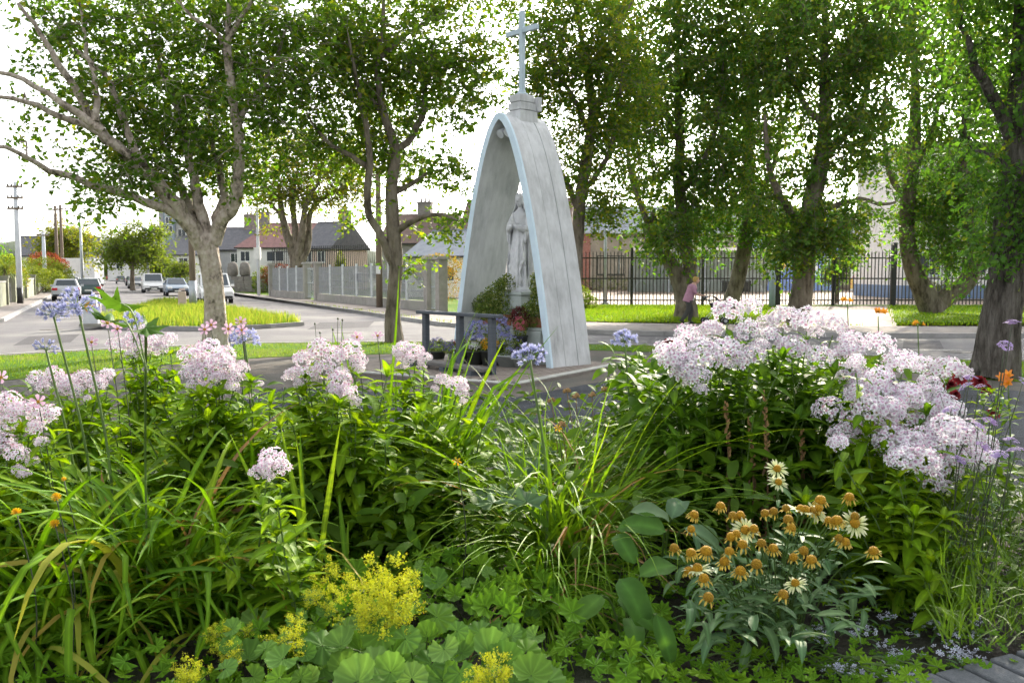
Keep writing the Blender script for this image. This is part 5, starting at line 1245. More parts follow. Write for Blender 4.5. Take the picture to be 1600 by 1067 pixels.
m_bark = bark_mat('grey_bark', (0.15, 0.125, 0.095), (0.22, 0.19, 0.15), (0.06, 0.05, 0.038), 4.0, 0.8)
m_bark_dark = bark_mat('dark_furrowed_bark', (0.085, 0.075, 0.062), (0.16, 0.145, 0.125), (0.022, 0.019, 0.016), 5.0, 1.0, (1.6, 1.6, 0.3))
m_leaf_a = leafy('broad_leaf', [(0.065, 0.140, 0.022), (0.085, 0.170, 0.026), (0.115, 0.20, 0.028), (0.07, 0.150, 0.022), (0.16, 0.225, 0.03), (0.08, 0.16, 0.025), (0.26, 0.26, 0.03), (0.075, 0.15, 0.022)], 0.5, 0.42, (1.75, 1.8, 0.42))
m_leaf_b = leafy('small_leaf', [(0.062, 0.145, 0.032), (0.084, 0.175, 0.036), (0.105, 0.20, 0.040), (0.066, 0.155, 0.034), (0.14, 0.225, 0.042), (0.072, 0.16, 0.036), (0.22, 0.24, 0.035), (0.075, 0.165, 0.036), (0.09, 0.18, 0.038)], 0.5, 0.42, (1.65, 1.8, 0.45))
m_leaf_y = leafy('yellowing_leaf', [(0.09, 0.16, 0.02), (0.14, 0.21, 0.025), (0.22, 0.25, 0.03), (0.10, 0.18, 0.02), (0.24, 0.23, 0.03), (0.12, 0.19, 0.025)], 0.5, 0.45, (1.6, 1.35, 0.4))
m_leaf_c = leafy('street_leaf', [(0.06, 0.12, 0.02), (0.10, 0.17, 0.025), (0.15, 0.21, 0.03), (0.08, 0.14, 0.02)], 0.5, 0.5, (1.6, 1.4, 0.4))

def bark_tube(mb, path, rad, n=14, amp=0.06, furrow=0, seed=0):
    P_ = np.asarray(path, float); k = len(P_); rad = np.asarray(rad, float)
    T = np.gradient(P_, axis=0); T /= np.linalg.norm(T, axis=1, keepdims=True) + 1e-9
    A = np.cross(T, (0.0, 1.0, 0.05)); A /= np.linalg.norm(A, axis=1, keepdims=True) + 1e-9; B = np.cross(T, A)
    ang = np.arange(n) * 2 * math.pi / n; r = np.random.default_rng(seed); ph = r.uniform(0, 6.28, 6)
    s = np.arange(k)[:, None] * 0.35
    nz = amp * (np.sin(2 * ang + ph[0] + 0.6 * s) + 0.7 * np.sin(3 * ang + ph[1] - 0.9 * s) + 0.4 * np.sin(5 * ang + ph[2] + 1.7 * s))
    if furrow:
        w = 0.5 * np.sin(s * 2.1 + ph[3] + 2 * ang) + 0.4 * np.sin(s * 3.7 + ph[4])
        nz = nz + furrow * (np.abs(np.sin(9 * ang + w * 1.6 + ph[5])) ** 0.6 - 0.6) + 0.35 * furrow * np.sin(23 * ang + 5 * s)
    V = P_[:, None, :] + (rad[:, None] * (1 + nz))[:, :, None] * (np.cos(ang)[None, :, None] * A[:, None, :] + np.sin(ang)[None, :, None] * B[:, None, :])
    F = [(i * n + j, i * n + (j + 1) % n, (i + 1) * n + (j + 1) % n, (i + 1) * n + j) for i in range(k - 1) for j in range(n)]
    F.append(tuple((k - 1) * n + j for j in range(n)))
    mb.add(V.reshape(-1, 3), F)

def resample(path, step=0.25):
    P_ = np.asarray(path, float); seg = np.linalg.norm(np.diff(P_, axis=0), axis=1); s = np.concatenate([[0], np.cumsum(seg)])
    n = max(3, int(s[-1] / step)); t = np.linspace(0, s[-1], n)
    return np.stack([np.interp(t, s, P_[:, i]) for i in range(3)], 1)

def tree(name, label, trunk, limbs, blobs, nclus, per, leaf, mats, seed=1, sig=0.30, droop=0.25, aspect=0.62, furrow=0, group='trees of the park and verge', twig_r=1.0, sec=None, trunk_n=16):
    """trunk / limbs: (points, radii); blobs: (centre, radii, weight); leaf = length in metres; mats = (bark, leaf)"""
    r = np.random.default_rng(seed)
    q = empty(name, trunk[0][0], 0, label, 'tree', group)
    org = np.array(tuple(trunk[0][0]))
    skel = []; skr = []
    tp = resample(smooth_path(trunk[0], 5), 0.14 if furrow else 0.22) - org; tr_ = np.interp(np.linspace(0, 1, len(tp)), np.linspace(0, 1, len(trunk[1])), trunk[1])
    mb = MB(); bark_tube(mb, tp, tr_, 56 if furrow else trunk_n, 0.05, furrow, seed); mb.build('trunk', mats[0], q, smooth=True, fixn=False)
    skel.append(tp[len(tp) // 2:]); skr.append(tr_[len(tp) // 2:])
    for i, (pts, rad) in enumerate(limbs):
        lp = resample(smooth_path(pts, 5), 0.2) - org
        lp[2:-1] += r.normal(size=lp[2:-1].shape) * 0.018
        lr = np.interp(np.linspace(0, 1, len(lp)), np.linspace(0, 1, len(rad)), rad)
        mb = MB(); bark_tube(mb, lp, lr, 10, 0.05, 0, seed + i + 1); mb.build('limb', mats[0], q, smooth=True, fixn=False)
        skel.append(lp[1:]); skr.append(lr[1:])
    S = np.concatenate(skel); SR = np.concatenate(skr)
    w = np.array([b[2] if len(b) > 2 else 1.0 for b in blobs]) * np.array([b[1][0] * b[1][1] * b[1][2] for b in blobs]) ** 0.75; w /= w.sum()
    ii = r.choice(len(blobs), nclus, p=w)
    d = r.normal(size=(nclus, 3)); d /= np.linalg.norm(d, axis=1, keepdims=True); rad = r.uniform(0.0, 1.0, nclus)[:, None] ** 0.42
    T = np.array([tuple(b[0]) for b in blobs])[ii] + d * rad * np.array([b[1] for b in blobs])[ii] - org
    # connect each clump to the nearest wood, nearest ones first
    dist = np.full(nclus, 1e9); near = np.zeros(nclus, int)
    for a in range(0, nclus, 400):
        D = np.linalg.norm(T[a:a + 400, None] - S[None], axis=2) + 0.4 * np.maximum(0, S[None, :, 2] - T[a:a + 400, None, 2])
        dist[a:a + 400] = D.min(1); near[a:a + 400] = D.argmin(1)
    order = np.argsort(dist); nodes = [S]; nrad = [SR]; add_p = np.zeros((0, 3)); add_r = np.zeros(0)
    tv = []; tf = []; tn = 0; twl = np.zeros((nclus, 3, 3))
    ang = np.arange(5) * 2 * math.pi / 5; ca, sa = np.cos(ang), np.sin(ang)
    for c_ in order:
        t = T[c_]; best, bp, br = dist[c_], S[near[c_]], SR[near[c_]]
        if len(add_p):
            D = np.linalg.norm(add_p - t, axis=1) + 0.4 * np.maximum(0, add_p[:, 2] - t[2]); k = D.argmin()
            if D[k] < best: best, bp, br = D[k], add_p[k], add_r[k]
        L_ = np.linalg.norm(t - bp); up = 0.16 * L_
        m1 = bp + (t - bp) * 0.33 + r.normal(size=3) * 0.07 * L_ + np.array([0, 0, up]); m2 = bp + (t - bp) * 0.7 + r.normal(size=3) * 0.06 * L_ + np.array([0, 0, up * 0.8])
        pth = np.array([bp, m1, m2, t]); r0 = min(br * 0.7, (0.010 + 0.013 * L_) * twig_r); rr = np.array([r0, r0 * 0.72, r0 * 0.45, 0.004])
        twl[c_] = pth[1:]
        Tn = np.gradient(pth, axis=0); Tn /= np.linalg.norm(Tn, axis=1, keepdims=True) + 1e-9
        A = np.cross(Tn, (0.31, 0.9, 0.2)); A /= np.linalg.norm(A, axis=1, keepdims=True) + 1e-9; B = np.cross(Tn, A)
        V = pth[:, None] + rr[:, None, None] * (ca[None, :, None] * A[:, None] + sa[None, :, None] * B[:, None])
        tv.append(V.reshape(-1, 3))
        tf.append(np.array([(i * 5 + j, i * 5 + (j + 1) % 5, (i + 1) * 5 + (j + 1) % 5, (i + 1) * 5 + j) for i in range(3) for j in range(5)]) + tn); tn += 20
        if L_ > 0.35: add_p = np.concatenate([add_p, pth[1:3], (m1 + m2)[None] / 2]); add_r = np.concatenate([add_r, rr[1:3], [rr[1] * 0.8]])
    bulk('twigs', np.concatenate(tv), np.concatenate(tf), mats[0], q, smooth=True)
    # leaves, hanging in short sprays from each twig end
    n = nclus * per; ci = np.repeat(np.arange(nclus), per); ns = 6
    sdir = r.normal(size=(nclus, ns, 3)); sdir[:, :, 2] = sdir[:, :, 2] * 0.55 - droop * 0.7; sdir /= np.linalg.norm(sdir, axis=2, keepdims=True)
    slen = sig * 2.5 * r.uniform(0.5, 1.35, (nclus, ns)); si = r.integers(0, ns, n); dr = sdir[ci, si]; ts_ = r.uniform(0, 1, n)[:, None] ** 0.8; ll = slen[ci, si][:, None]
    orig = np.where((si % 3 == 0)[:, None], twl[ci, 1] * 0.5 + twl[ci, 2] * 0.5, twl[ci, 2])
    pos = orig + dr * ll * ts_ + r.normal(size=(n, 3)) * sig * 0.16 - np.array([0, 0, 1.0]) * droop * ll * ts_ ** 2 * 0.8
    out = r.normal(size=(n, 3)) * 0.8 + dr * 0.7; out[:, 2] = out[:, 2] * 0.7 - droop; out /= np.linalg.norm(out, axis=1, keepdims=True)
    sd = np.cross(out, r.normal(size=(n, 3)) + np.array([0, 0, 1.2])); sd /= np.linalg.norm(sd, axis=1, keepdims=True) + 1e-9
    nn = np.cross(out, sd); L_ = leaf * r.uniform(0.5, 1.3, n)[:, None]
    V = np.stack([pos, pos + out * L_ * 0.45 + sd * L_ * aspect * 0.5 + nn * L_ * 0.10, pos + out * L_ - nn * L_ * 0.05, pos + out * L_ * 0.45 - sd * L_ * aspect * 0.5 + nn * L_ * 0.10], 1).reshape(-1, 3)
    # the thin sprigs that carry the leaves
    k_ = nclus * ns; o_ = np.where((np.arange(ns) % 3 == 0)[None, :, None], twl[:, None, 1] * 0.5 + twl[:, None, 2] * 0.5, np.repeat(twl[:, None, 2], ns, 1)).reshape(-1, 3); dv = sdir.reshape(-1, 3) * slen.reshape(-1, 1); dz_ = np.array([0, 0, 1.0]) * droop * slen.reshape(-1, 1) * 0.8
    w_ = np.cross(dv, r.normal(size=(k_, 3))); w_ /= np.linalg.norm(w_, axis=1, keepdims=True) + 1e-9; w_ *= leaf * 0.045
    SV = np.stack([o_ - w_, o_ + w_, o_ + dv * 0.5 - dz_ * 0.25 + w_ * 0.7, o_ + dv * 0.5 - dz_ * 0.25 - w_ * 0.7, o_ + dv - dz_ + w_ * 0.2, o_ + dv - dz_ - w_ * 0.2], 1).reshape(-1, 3); b6 = np.arange(k_)[:, None] * 6
    so_ = bulk('sprigs', SV, np.concatenate([b6 + np.array([[0, 1, 2, 3]]), b6 + np.array([[3, 2, 4, 5]])]), mats[0], q); so_['kind'] = 'stuff'
    crnd = r.uniform(0, 0.55, nclus)[ci] + r.uniform(0, 0.45, n)
    bulk('crown', V, np.arange(4 * n).reshape(-1, 4), mats[1], q, rnd=np.repeat(crnd, 4))
    return q
def pp(path, d, dd=None):
    """pixel path at distance d, drifting by dd metres along it"""
    n = len(path)
    return [P(u, v, d + (dd or 0) * i / max(1, n - 1)) for i, (u, v) in enumerate(path)]
def bl(u, v, d, ru, rv, rd, w=1.0):
    k = d / F_PX
    return (P(u, v, d), (ru * k, rd, rv * k), w)
def ground_at(u, d): return Vector((U(u, d), d, 0.0))

# pale-barked tree on the left
d = 20.5
t = (([ground_at(337, d)] + pp([(336, 470), (330, 420), (322, 380), (320, 366)], d)), [0.32, 0.235, 0.215, 0.23, 0.25])
lm = [
 (pp([(316, 385), (292, 345), (262, 305), (225, 266), (180, 228), (140, 180), (118, 138), (92, 98), (60, 48), (28, 5)], d, -2.2), [0.20, 0.17, 0.15, 0.135, 0.12, 0.095, 0.075, 0.05, 0.035]),
 (pp([(290, 345), (262, 330), (205, 306), (150, 290), (80, 266), (30, 240), (-30, 222)], d, -3.0), [0.11, 0.10, 0.085, 0.07, 0.06, 0.045, 0.03]),
 (pp([(160, 205), (110, 170), (62, 138), (20, 118), (-30, 110)], d - 1.8, -1.0), [0.09, 0.08, 0.06, 0.05, 0.03]),
 (pp([(205, 245), (150, 205), (90, 182), (40, 160), (-20, 148)], d - 1.0, -1.4), [0.10, 0.08, 0.07, 0.05, 0.03]),
 (pp([(150, 190), (150, 130), (135, 80), (130, 30), (120, -20)], d - 1.5, 0.5), [0.07, 0.06, 0.05, 0.035, 0.02]),
 (pp([(225, 262), (190, 180), (165, 120), (110, 70), (70, 10)], d - 1.0, 0.6), [0.09, 0.075, 0.06, 0.04, 0.02]),
 (pp([(318, 380), (300, 330), (285, 302), (270, 262), (250, 215), (232, 150)], d, 1.2), [0.11, 0.10, 0.09, 0.07, 0.05, 0.03]),
 (pp([(325, 378), (312, 320), (300, 265), (284, 208), (272, 150), (248, 104), (235, 40)], d, 0.4), [0.14, 0.12, 0.105, 0.09, 0.065, 0.05, 0.025]),
 (pp([(334, 380), (346, 345), (365, 315), (372, 260), (372, 205), (362, 140), (356, 60), (358, -10)], d, -0.6), [0.17, 0.155, 0.14, 0.12, 0.105, 0.09, 0.065, 0.04]),
 (pp([(332, 378), (340, 340), (350, 300), (338, 250), (326, 205), (330, 150)], d, 1.6), [0.13, 0.11, 0.09, 0.07, 0.05, 0.03]),
 (pp([(366, 160), (345, 60), (315, 40), (285, 10)], d - 0.4, -0.6), [0.08, 0.07, 0.05, 0.03]),
 (pp([(352, 70), (378, 25), (398, -5)], d - 0.6, -0.4), [0.06, 0.05, 0.03]),
 (pp([(370, 190), (400, 150), (430, 95), (450, 40)], d - 0.4, 1.0), [0.08, 0.06, 0.045, 0.025])]
b = [bl(250, 60, d, 130, 70, 2.4), bl(330, 140, d, 120, 95, 2.6), bl(215, 185, d, 100, 75, 2.2, 1.3), bl(290, 240, d, 80, 60, 1.8, 1.2), bl(440, 120, d, 70, 120, 2.2), bl(165, 265, d - 1.5, 80, 50, 1.3, 1.5), bl(120, 130, d - 1.0, 75, 55, 1.5, 1.0), bl(110, 30, d - 1.0, 85, 45, 1.6, 1.0), bl(30, 190, d - 2, 50, 65, 1.2, 0.5), bl(390, 250, d - 0.5, 45, 55, 1.4), bl(150, 320, d - 2, 45, 25, 0.8, 0.6), bl(400, 20, d, 90, 50, 2), bl(20, 60, d - 2, 40, 60, 1.2, 0.3), bl(230, -60, d, 260, 60, 3.0)]
tree('plane_tree', 'pale barked spreading tree with many limbs at the left', t, lm, [(c_ + Vector((0, 0.8, 0)), r_, w_) for c_, r_, w_ in b], 820, 42, 0.145, (m_bark_pale, m_leaf_a), 3, 0.29, twig_r=1.0)
# slender dark tree left of the shrine
d = 22.3
t = (([ground_at(616, d)] + pp([(613, 500), (616, 450), (619, 410), (614, 350), (612, 290), (618, 235), (600, 180), (590, 110), (598, 40), (600, -20)], d)), [0.255, 0.175, 0.158, 0.172, 0.155, 0.132, 0.11, 0.088, 0.065, 0.048, 0.033])
lm = [(pp([(618, 420), (598, 375), (580, 340), (573, 300), (579, 260), (574, 205), (560, 140), (545, 60)], d, -0.8), [0.12, 0.105, 0.095, 0.09, 0.075, 0.055, 0.04, 0.025]),
 (pp([(622, 360), (640, 348), (660, 338), (690, 334), (715, 345)], d, -0.8), [0.09, 0.075, 0.06, 0.045, 0.025]),
 (pp([(616, 300), (640, 290), (668, 270), (700, 262)], d, 0.8), [0.08, 0.06, 0.04, 0.02]),
 (pp([(616, 240), (645, 210), (662, 170), (665, 120), (680, 60)], d, 0.8), [0.10, 0.085, 0.07, 0.05, 0.03]),
 (pp([(574, 260), (540, 240), (505, 215), (480, 180)], d - 0.4, -0.5), [0.07, 0.055, 0.04, 0.02]),
 (pp([(600, 180), (560, 130), (530, 80), (520, 20)], d, 1.0), [0.07, 0.055, 0.04, 0.02]), (pp([(595, 90), (640, 50), (690, 20)], d, 0.6), [0.06, 0.04, 0.02])]
b = [bl(560, 150, d, 90, 80, 2.0), bl(620, 70, d, 120, 75, 2.4), bl(540, 50, d, 80, 60, 2.0), bl(690, 130, d, 70, 80, 1.8, 0.8), bl(600, 240, d, 90, 50, 1.6), bl(690, 260, d, 50, 40, 1.2, 0.7), bl(705, 345, d - 0.6, 32, 34, 0.8), bl(640, 330, d, 40, 30, 1.0, 0.5), bl(570, 330, d - 0.4, 34, 36, 0.8, 0.5), bl(520, 230, d, 60, 50, 1.5, 0.8), bl(635, 430, d - 0.2, 16, 38, 0.4, 0.5), bl(740, 80, d, 40, 60, 1.4, 0.8), bl(610, -40, d, 160, 50, 2.5)]
tree('slender_tree', 'slender forked tree between grey mesh fence and shrine', t, lm, [(c_ + Vector((0, 0.7, 0)), r_, w_) for c_, r_, w_ in b], 640, 42, 0.14, (m_bark, m_leaf_a), 5, 0.27)
# tree directly behind the shrine
d = 28.0
t = (([ground_at(893, d)] + pp([(897, 440), (903, 370), (907, 310), (916, 250), (926, 180), (918, 110), (905, 40), (900, -20)], d)), [0.27, 0.22, 0.20, 0.19, 0.17, 0.14, 0.10, 0.07, 0.04])
lm = [(pp([(905, 330), (890, 295), (872, 262), (852, 225), (842, 170), (838, 120)], d, 0.6), [0.10, 0.09, 0.075, 0.06, 0.04, 0.025]),
 (pp([(910, 300), (935, 270), (955, 230), (965, 170), (975, 100)], d, -0.8), [0.09, 0.08, 0.06, 0.045, 0.025]),
 (pp([(922, 215), (900, 160), (875, 120), (850, 60)], d, -0.8), [0.09, 0.07, 0.05, 0.03]), (pp([(924, 190), (950, 130), (960, 60), (990, 0)], d, 0.9), [0.09, 0.07, 0.05, 0.03])]
b = [bl(900, 80, d, 100, 80, 2.5), bl(850, 110, d, 60, 70, 1.8), bl(960, 130, d, 80, 90, 2.2), bl(930, 230, d, 75, 60, 2.0), bl(950, 310, d, 62, 38, 1.5), bl(855, 200, d, 30, 40, 1.0, 0.6), bl(870, 280, d, 34, 44, 1.2, 0.6), bl(880, 0, d, 130, 50, 2.5), bl(770, 60, d + 1, 40, 70, 1.4, 0.5), bl(940, 345, d - 0.3, 30, 24, 0.8, 0.7)]
tree('slender_tree', 'dark leaning tree rising right behind the shrine', t, lm, b, 620, 48, 0.14, (m_bark, m_leaf_a), 8, 0.32)
# twin-stemmed tree by the person
d = 35.0
t = (([ground_at(1072, d)] + pp([(1072, 478), (1066, 450), (1056, 425), (1040, 400), (1025, 370), (1020, 330)], d)), [0.48, 0.36, 0.32, 0.28, 0.24, 0.18, 0.10])
lm = [(pp([(1073, 465), (1078, 425), (1074, 395), (1068, 350), (1060, 280), (1062, 200), (1058, 110), (1060, 20)], d, 0.5), [0.28, 0.26, 0.25, 0.23, 0.18, 0.14, 0.09, 0.05]),
 (pp([(1030, 385), (1005, 330), (985, 270), (980, 200)], d, -1), [0.14, 0.11, 0.08, 0.04]), (pp([(1066, 300), (1100, 250), (1120, 190), (1130, 100)], d, -1), [0.13, 0.10, 0.08, 0.04]), (pp([(1062, 220), (1030, 160), (1010, 90), (1000, 20)], d, 1), [0.12, 0.09, 0.06, 0.03])]
b = [bl(1070, 180, d, 95, 110, 3.0), bl(1040, 60, d, 110, 80, 3.2), bl(1060, 300, d, 75, 60, 2.2), bl(1048, 360, d - 0.8, 52, 34, 1.3, 2.5), bl(1000, 210, d, 55, 90, 2.0), bl(1130, 270, d, 60, 70, 2.2), bl(1130, 110, d, 80, 90, 2.6), bl(1060, -30, d, 150, 50, 3)]
tree('verge_tree', 'twin stemmed tree on the verge behind the person', t, lm, b, 800, 56, 0.175, (m_bark, m_leaf_b), 11, 0.38, droop=0.5)
# leaning tree
d = 41.0
t = (([ground_at(1138, d)] + pp([(1142, 470), (1152, 440), (1161, 400), (1168, 360), (1172, 300), (1168, 230), (1170, 150), (1175, 60)], d)), [0.40, 0.34, 0.31, 0.29, 0.27, 0.23, 0.18, 0.12, 0.06])
lm = [(pp([(1170, 330), (1195, 290), (1215, 230), (1220, 150)], d, -1), [0.16, 0.13, 0.09, 0.04]), (pp([(1170, 290), (1140, 240), (1125, 170)], d, 1), [0.14, 0.10, 0.05])]
b = [bl(1175, 200, d, 75, 110, 2.6), bl(1180, 70, d, 90, 90, 3.0), bl(1185, 320, d, 60, 45, 2.0), bl(1205, 350, d - 1, 38, 34, 1.3, 2.0), bl(1110, 340, d, 44, 50, 1.6, 1.6), bl(1180, -30, d, 110, 50, 3)]
tree('verge_tree', 'leaning grey trunked tree nearest the pale blue pole', t, lm, b, 520, 54, 0.185, (m_bark, m_leaf_b), 13, 0.42, droop=0.5)
# thick tree in front of the gate
d = 33.0
t = (([ground_at(1247, d)] + pp([(1249, 480), (1254, 445), (1258, 410), (1260, 370), (1270, 310), (1283, 250), (1290, 180), (1288, 100), (1290, 10)], d)), [0.50, 0.38, 0.35, 0.33, 0.33, 0.28, 0.24, 0.18, 0.12, 0.06])
lm = [(pp([(1262, 375), (1240, 335), (1215, 300), (1200, 250), (1195, 180)], d, -1), [0.20, 0.16, 0.13, 0.09, 0.05]), (pp([(1275, 330), (1310, 320), (1345, 312), (1375, 320), (1400, 316)], d, -0.5), [0.14, 0.12, 0.09, 0.07, 0.04]),
 (pp([(1284, 250), (1320, 210), (1350, 150), (1365, 70)], d, 1), [0.15, 0.12, 0.08, 0.04]), (pp([(1288, 200), (1250, 150), (1230, 90), (1225, 20)], d, 1), [0.13, 0.1, 0.07, 0.03])]
b = [bl(1270, 180, d, 110, 120, 3.0), bl(1260, 50, d, 130, 80, 3.2), bl(1230, 310, d, 70, 60, 2.2), bl(1305, 348, d - 1, 70, 42, 1.8, 2.0), bl(1265, 362, d - 1, 50, 30, 1.2, 1.2), bl(1228, 385, d - 1, 22, 30, 1.0, 2.0), bl(1350, 200, d, 70, 110, 2.6, 0.8), bl(1360, 70, d, 90, 80, 3), bl(1345, 330, d, 50, 22, 1.2, 0.5), bl(1270, -40, d, 180, 50, 3)]
tree('verge_tree', 'thick upright tree in front of the dark gate', t, lm, b, 860, 56, 0.17, (m_bark, m_leaf_b), 17, 0.38, droop=0.5)
# forked tree
d = 39.5
t = (([ground_at(1462, d)] + pp([(1452, 474), (1442, 452), (1430, 428), (1420, 392), (1416, 350), (1420, 300), (1428, 220), (1430, 130), (1425, 40)], d)), [0.55, 0.44, 0.36, 0.33, 0.31, 0.29, 0.26, 0.20, 0.13, 0.06])
lm = [(pp([(1458, 482), (1476, 466), (1500, 450), (1516, 428), (1522, 395), (1516, 350), (1506, 290), (1510, 200), (1515, 100)], d, -0.6), [0.40, 0.40, 0.36, 0.34, 0.32, 0.28, 0.22, 0.15, 0.06]),
 (pp([(1420, 320), (1390, 270), (1380, 200), (1385, 120)], d, -1), [0.16, 0.12, 0.08, 0.04]), (pp([(1424, 270), (1455, 210), (1470, 140), (1475, 50)], d, 1), [0.15, 0.12, 0.08, 0.04])]
b = [bl(1470, 200, d, 100, 120, 3.0), bl(1430, 60, d, 110, 90, 3.2), bl(1470, 320, d, 66, 70, 2.2), bl(1446, 350, d - 1, 24, 44, 1.2, 1.3), bl(1500, 372, d - 1, 40, 50, 1.4, 1.8), bl(1530, 280, d, 60, 100, 2.5), bl(1540, 100, d, 80, 110, 3), bl(1460, -40, d, 150, 50, 3), bl(1555, 380, d, 24, 30, 1.2, 0.6)]
tree('verge_tree', 'low forked tree with two curving stems on the verge', t, lm, b, 840, 54, 0.185, (m_bark, m_leaf_b), 19, 0.44, droop=0.6)
# big dark trunk at the right edge
d = 14.6
t = (([ground_at(1556, d)] + pp([(1558, 560), (1562, 520), (1568, 470), (1576, 420), (1584, 350), (1592, 270), (1596, 170), (1600, 60), (1600, -60)], d)), [0.39, 0.32, 0.29, 0.28, 0.27, 0.255, 0.235, 0.21, 0.18, 0.14, 0.10])
lm = [(pp([(1586, 350), (1600, 280), (1640, 220), (1690, 180)], d, 0.5), [0.16, 0.14, 0.10, 0.05]), (pp([(1594, 240), (1560, 170), (1530, 110), (1500, 40)], d, -0.5), [0.13, 0.10, 0.07, 0.03]),
 (pp([(1596, 180), (1640, 100), (1700, 40)], d, -1.0), [0.13, 0.09, 0.04]), (pp([(1590, 300), (1570, 260), (1545, 240), (1520, 235)], d, 0.8), [0.08, 0.06, 0.04, 0.02])]
b = [bl(1600, 120, d, 90, 130, 1.6), bl(1560, 230, d, 70, 80, 1.0), bl(1590, 320, d, 70, 60, 0.9, 2.0), bl(1570, 375, d - 0.2, 50, 36, 0.6, 2.5), bl(1540, 60, d, 70, 70, 1.2), bl(1680, 200, d, 90, 140, 1.6), bl(1600, -60, d, 150, 80, 2), (Vector((8.2, 13.4, 7.6)), (3.6, 3.4, 1.9), 1.0), (Vector((9.4, 14.6, 9.6)), (3.2, 3.4, 1.8), 0.9), (Vector((10.5, 12.5, 6.4)), (2.4, 2.6, 1.8), 0.9)]
tree('park_tree', 'big dark furrowed trunk close on the right edge', t, lm, b, 1050, 56, 0.105, (m_bark_dark, m_leaf_b), 23, 0.24, droop=0.6, furrow=0.10)
# garden tree behind the mesh fence
d = 66.0
t = (([ground_at(462, d)] + pp([(462, 420), (458, 395), (448, 365), (440, 330), (436, 290)], d)), [0.6, 0.42, 0.36, 0.30, 0.22, 0.1])
lm = [(pp([(462, 405), (462, 370), (458, 320), (462, 270)], d), [0.30, 0.26, 0.2, 0.1]), (pp([(464, 410), (472, 365), (478, 320), (500, 280)], d, -1), [0.30, 0.26, 0.2, 0.1]), (pp([(466, 415), (480, 385), (486, 330), (520, 300), (545, 305)], d, 1), [0.34, 0.30, 0.22, 0.15, 0.06]), (pp([(446, 350), (425, 320), (405, 310)], d), [0.16, 0.12, 0.06])]
b = [bl(450, 240, d, 62, 50, 3.5), bl(500, 270, d, 56, 42, 3.0), bl(420, 290, d, 40, 30, 2.5), bl(540, 250, d, 50, 50, 2.8), bl(470, 305, d, 70, 22, 2.5), bl(560, 300, d, 30, 22, 1.8, 0.7), bl(430, 350, d, 22, 20, 1.2, 0.4)]
tree('garden_tree', 'multi stemmed yellowing tree behind the grey mesh fence', t, lm, b, 330, 40, 0.26, (m_bark, m_leaf_y), 29, 0.62, twig_r=1.6)

# ------------------------------------------------------------------ street trees, small trees, shrubs and hedges
def simple_tree(name, label, u, d, vtop, rpx, vbase_crown, n, per, leaf, mat, seed, group='trees along the side street', trunk_r=0.22, lobes=7):
    r = np.random.default_rng(seed); k = d / F_PX; base = ground_at(u, d)
    zt, zb = P(u, vtop, d).z, P(u, vbase_crown, d).z; cz = (zt + zb) / 2; rh = (zt - zb) / 2; rw = rpx * k
    tr = ([base, base + Vector((0, 0, zb * 0.5)), base + Vector((0.05, 0, zb)), base + Vector((0, 0, cz))], [trunk_r * 1.3, trunk_r, trunk_r * 0.85, trunk_r * 0.3])
    bl_ = [(base + Vector((0, 0, cz)), (rw * 0.62, rw * 0.62, rh * 0.75))]
    lm_ = []
    for i in range(lobes):
        a = i * 2.4 + r.uniform(0, 0.6); rr = r.uniform(0.45, 0.62) * rw; zz = cz + rh * r.uniform(-0.5, 0.55)
        c_ = base + Vector((math.cos(a) * rr, math.sin(a) * rr, zz)); bl_.append((c_, (rw * 0.42, rw * 0.42, rh * 0.42)))
        lm_.append(([base + Vector((0, 0, zb * 0.9)), base + Vector((math.cos(a) * rr * 0.4, math.sin(a) * rr * 0.4, (zb + zz) / 2)), c_], [trunk_r * 0.5, trunk_r * 0.35, trunk_r * 0.12]))
    return tree(name, label, tr, lm_, bl_, n, per, leaf, (m_bark, mat), seed, leaf * 2.4, group=group, twig_r=1.3, trunk_n=8)
simple_tree('street_tree', 'rounded yellow green street tree behind the timber poles', 104, 112, 343, 46, 432, 230, 36, 0.36, m_leaf_y, 31)
simple_tree('street_tree', 'broad round street tree above the white van', 208, 92, 340, 52, 416, 260, 40, 0.30, m_leaf_c, 33)
simple_tree('street_tree', 'low street tree right of the second street lamp', 252, 100, 395, 26, 432, 110, 30, 0.28, m_leaf_c, 34, trunk_r=0.12)
simple_tree('small_tree', 'small clipped round tree behind the gate railings', 1307, 52.5, 388, 28, 446, 150, 44, 0.12, m_leaf_b, 35, 'small garden trees', 0.08, 5)
simple_tree('small_tree', 'round garden bush by the low white house', 283, 90, 408, 13, 430, 60, 30, 0.22, m_leaf_c, 36, 'small garden trees', 0.08, 4)
far = [(10, 210, 388, 30), (45, 260, 392, 26), (60, 300, 398, 30), (150, 300, 402, 24), (170, 260, 404, 22), (-20, 190, 380, 34), (180, 330, 406, 26), (120, 280, 396, 26), (240, 240, 398, 30), (300, 230, 400, 30)]
for i, (u, d, vt, rp) in enumerate(far):
    simple_tree('distant_tree', ['dark distant tree above the bungalow roof', 'distant tree between pale pole and timber poles', 'distant tree left of the timber poles', 'distant tree over the far end of the street', 'distant tree beside the far pale house', 'tall distant tree at the left picture edge', 'distant tree behind the broad street tree', 'distant tree behind the yellow green street tree', 'distant tree below the tall grey block', 'distant tree behind the low white house'][i], u, d, vt, rp, 432, 46, 30, d * 0.0034, m_leaf_b, 50 + i, 'distant trees at the end of the street', 0.25, 4)
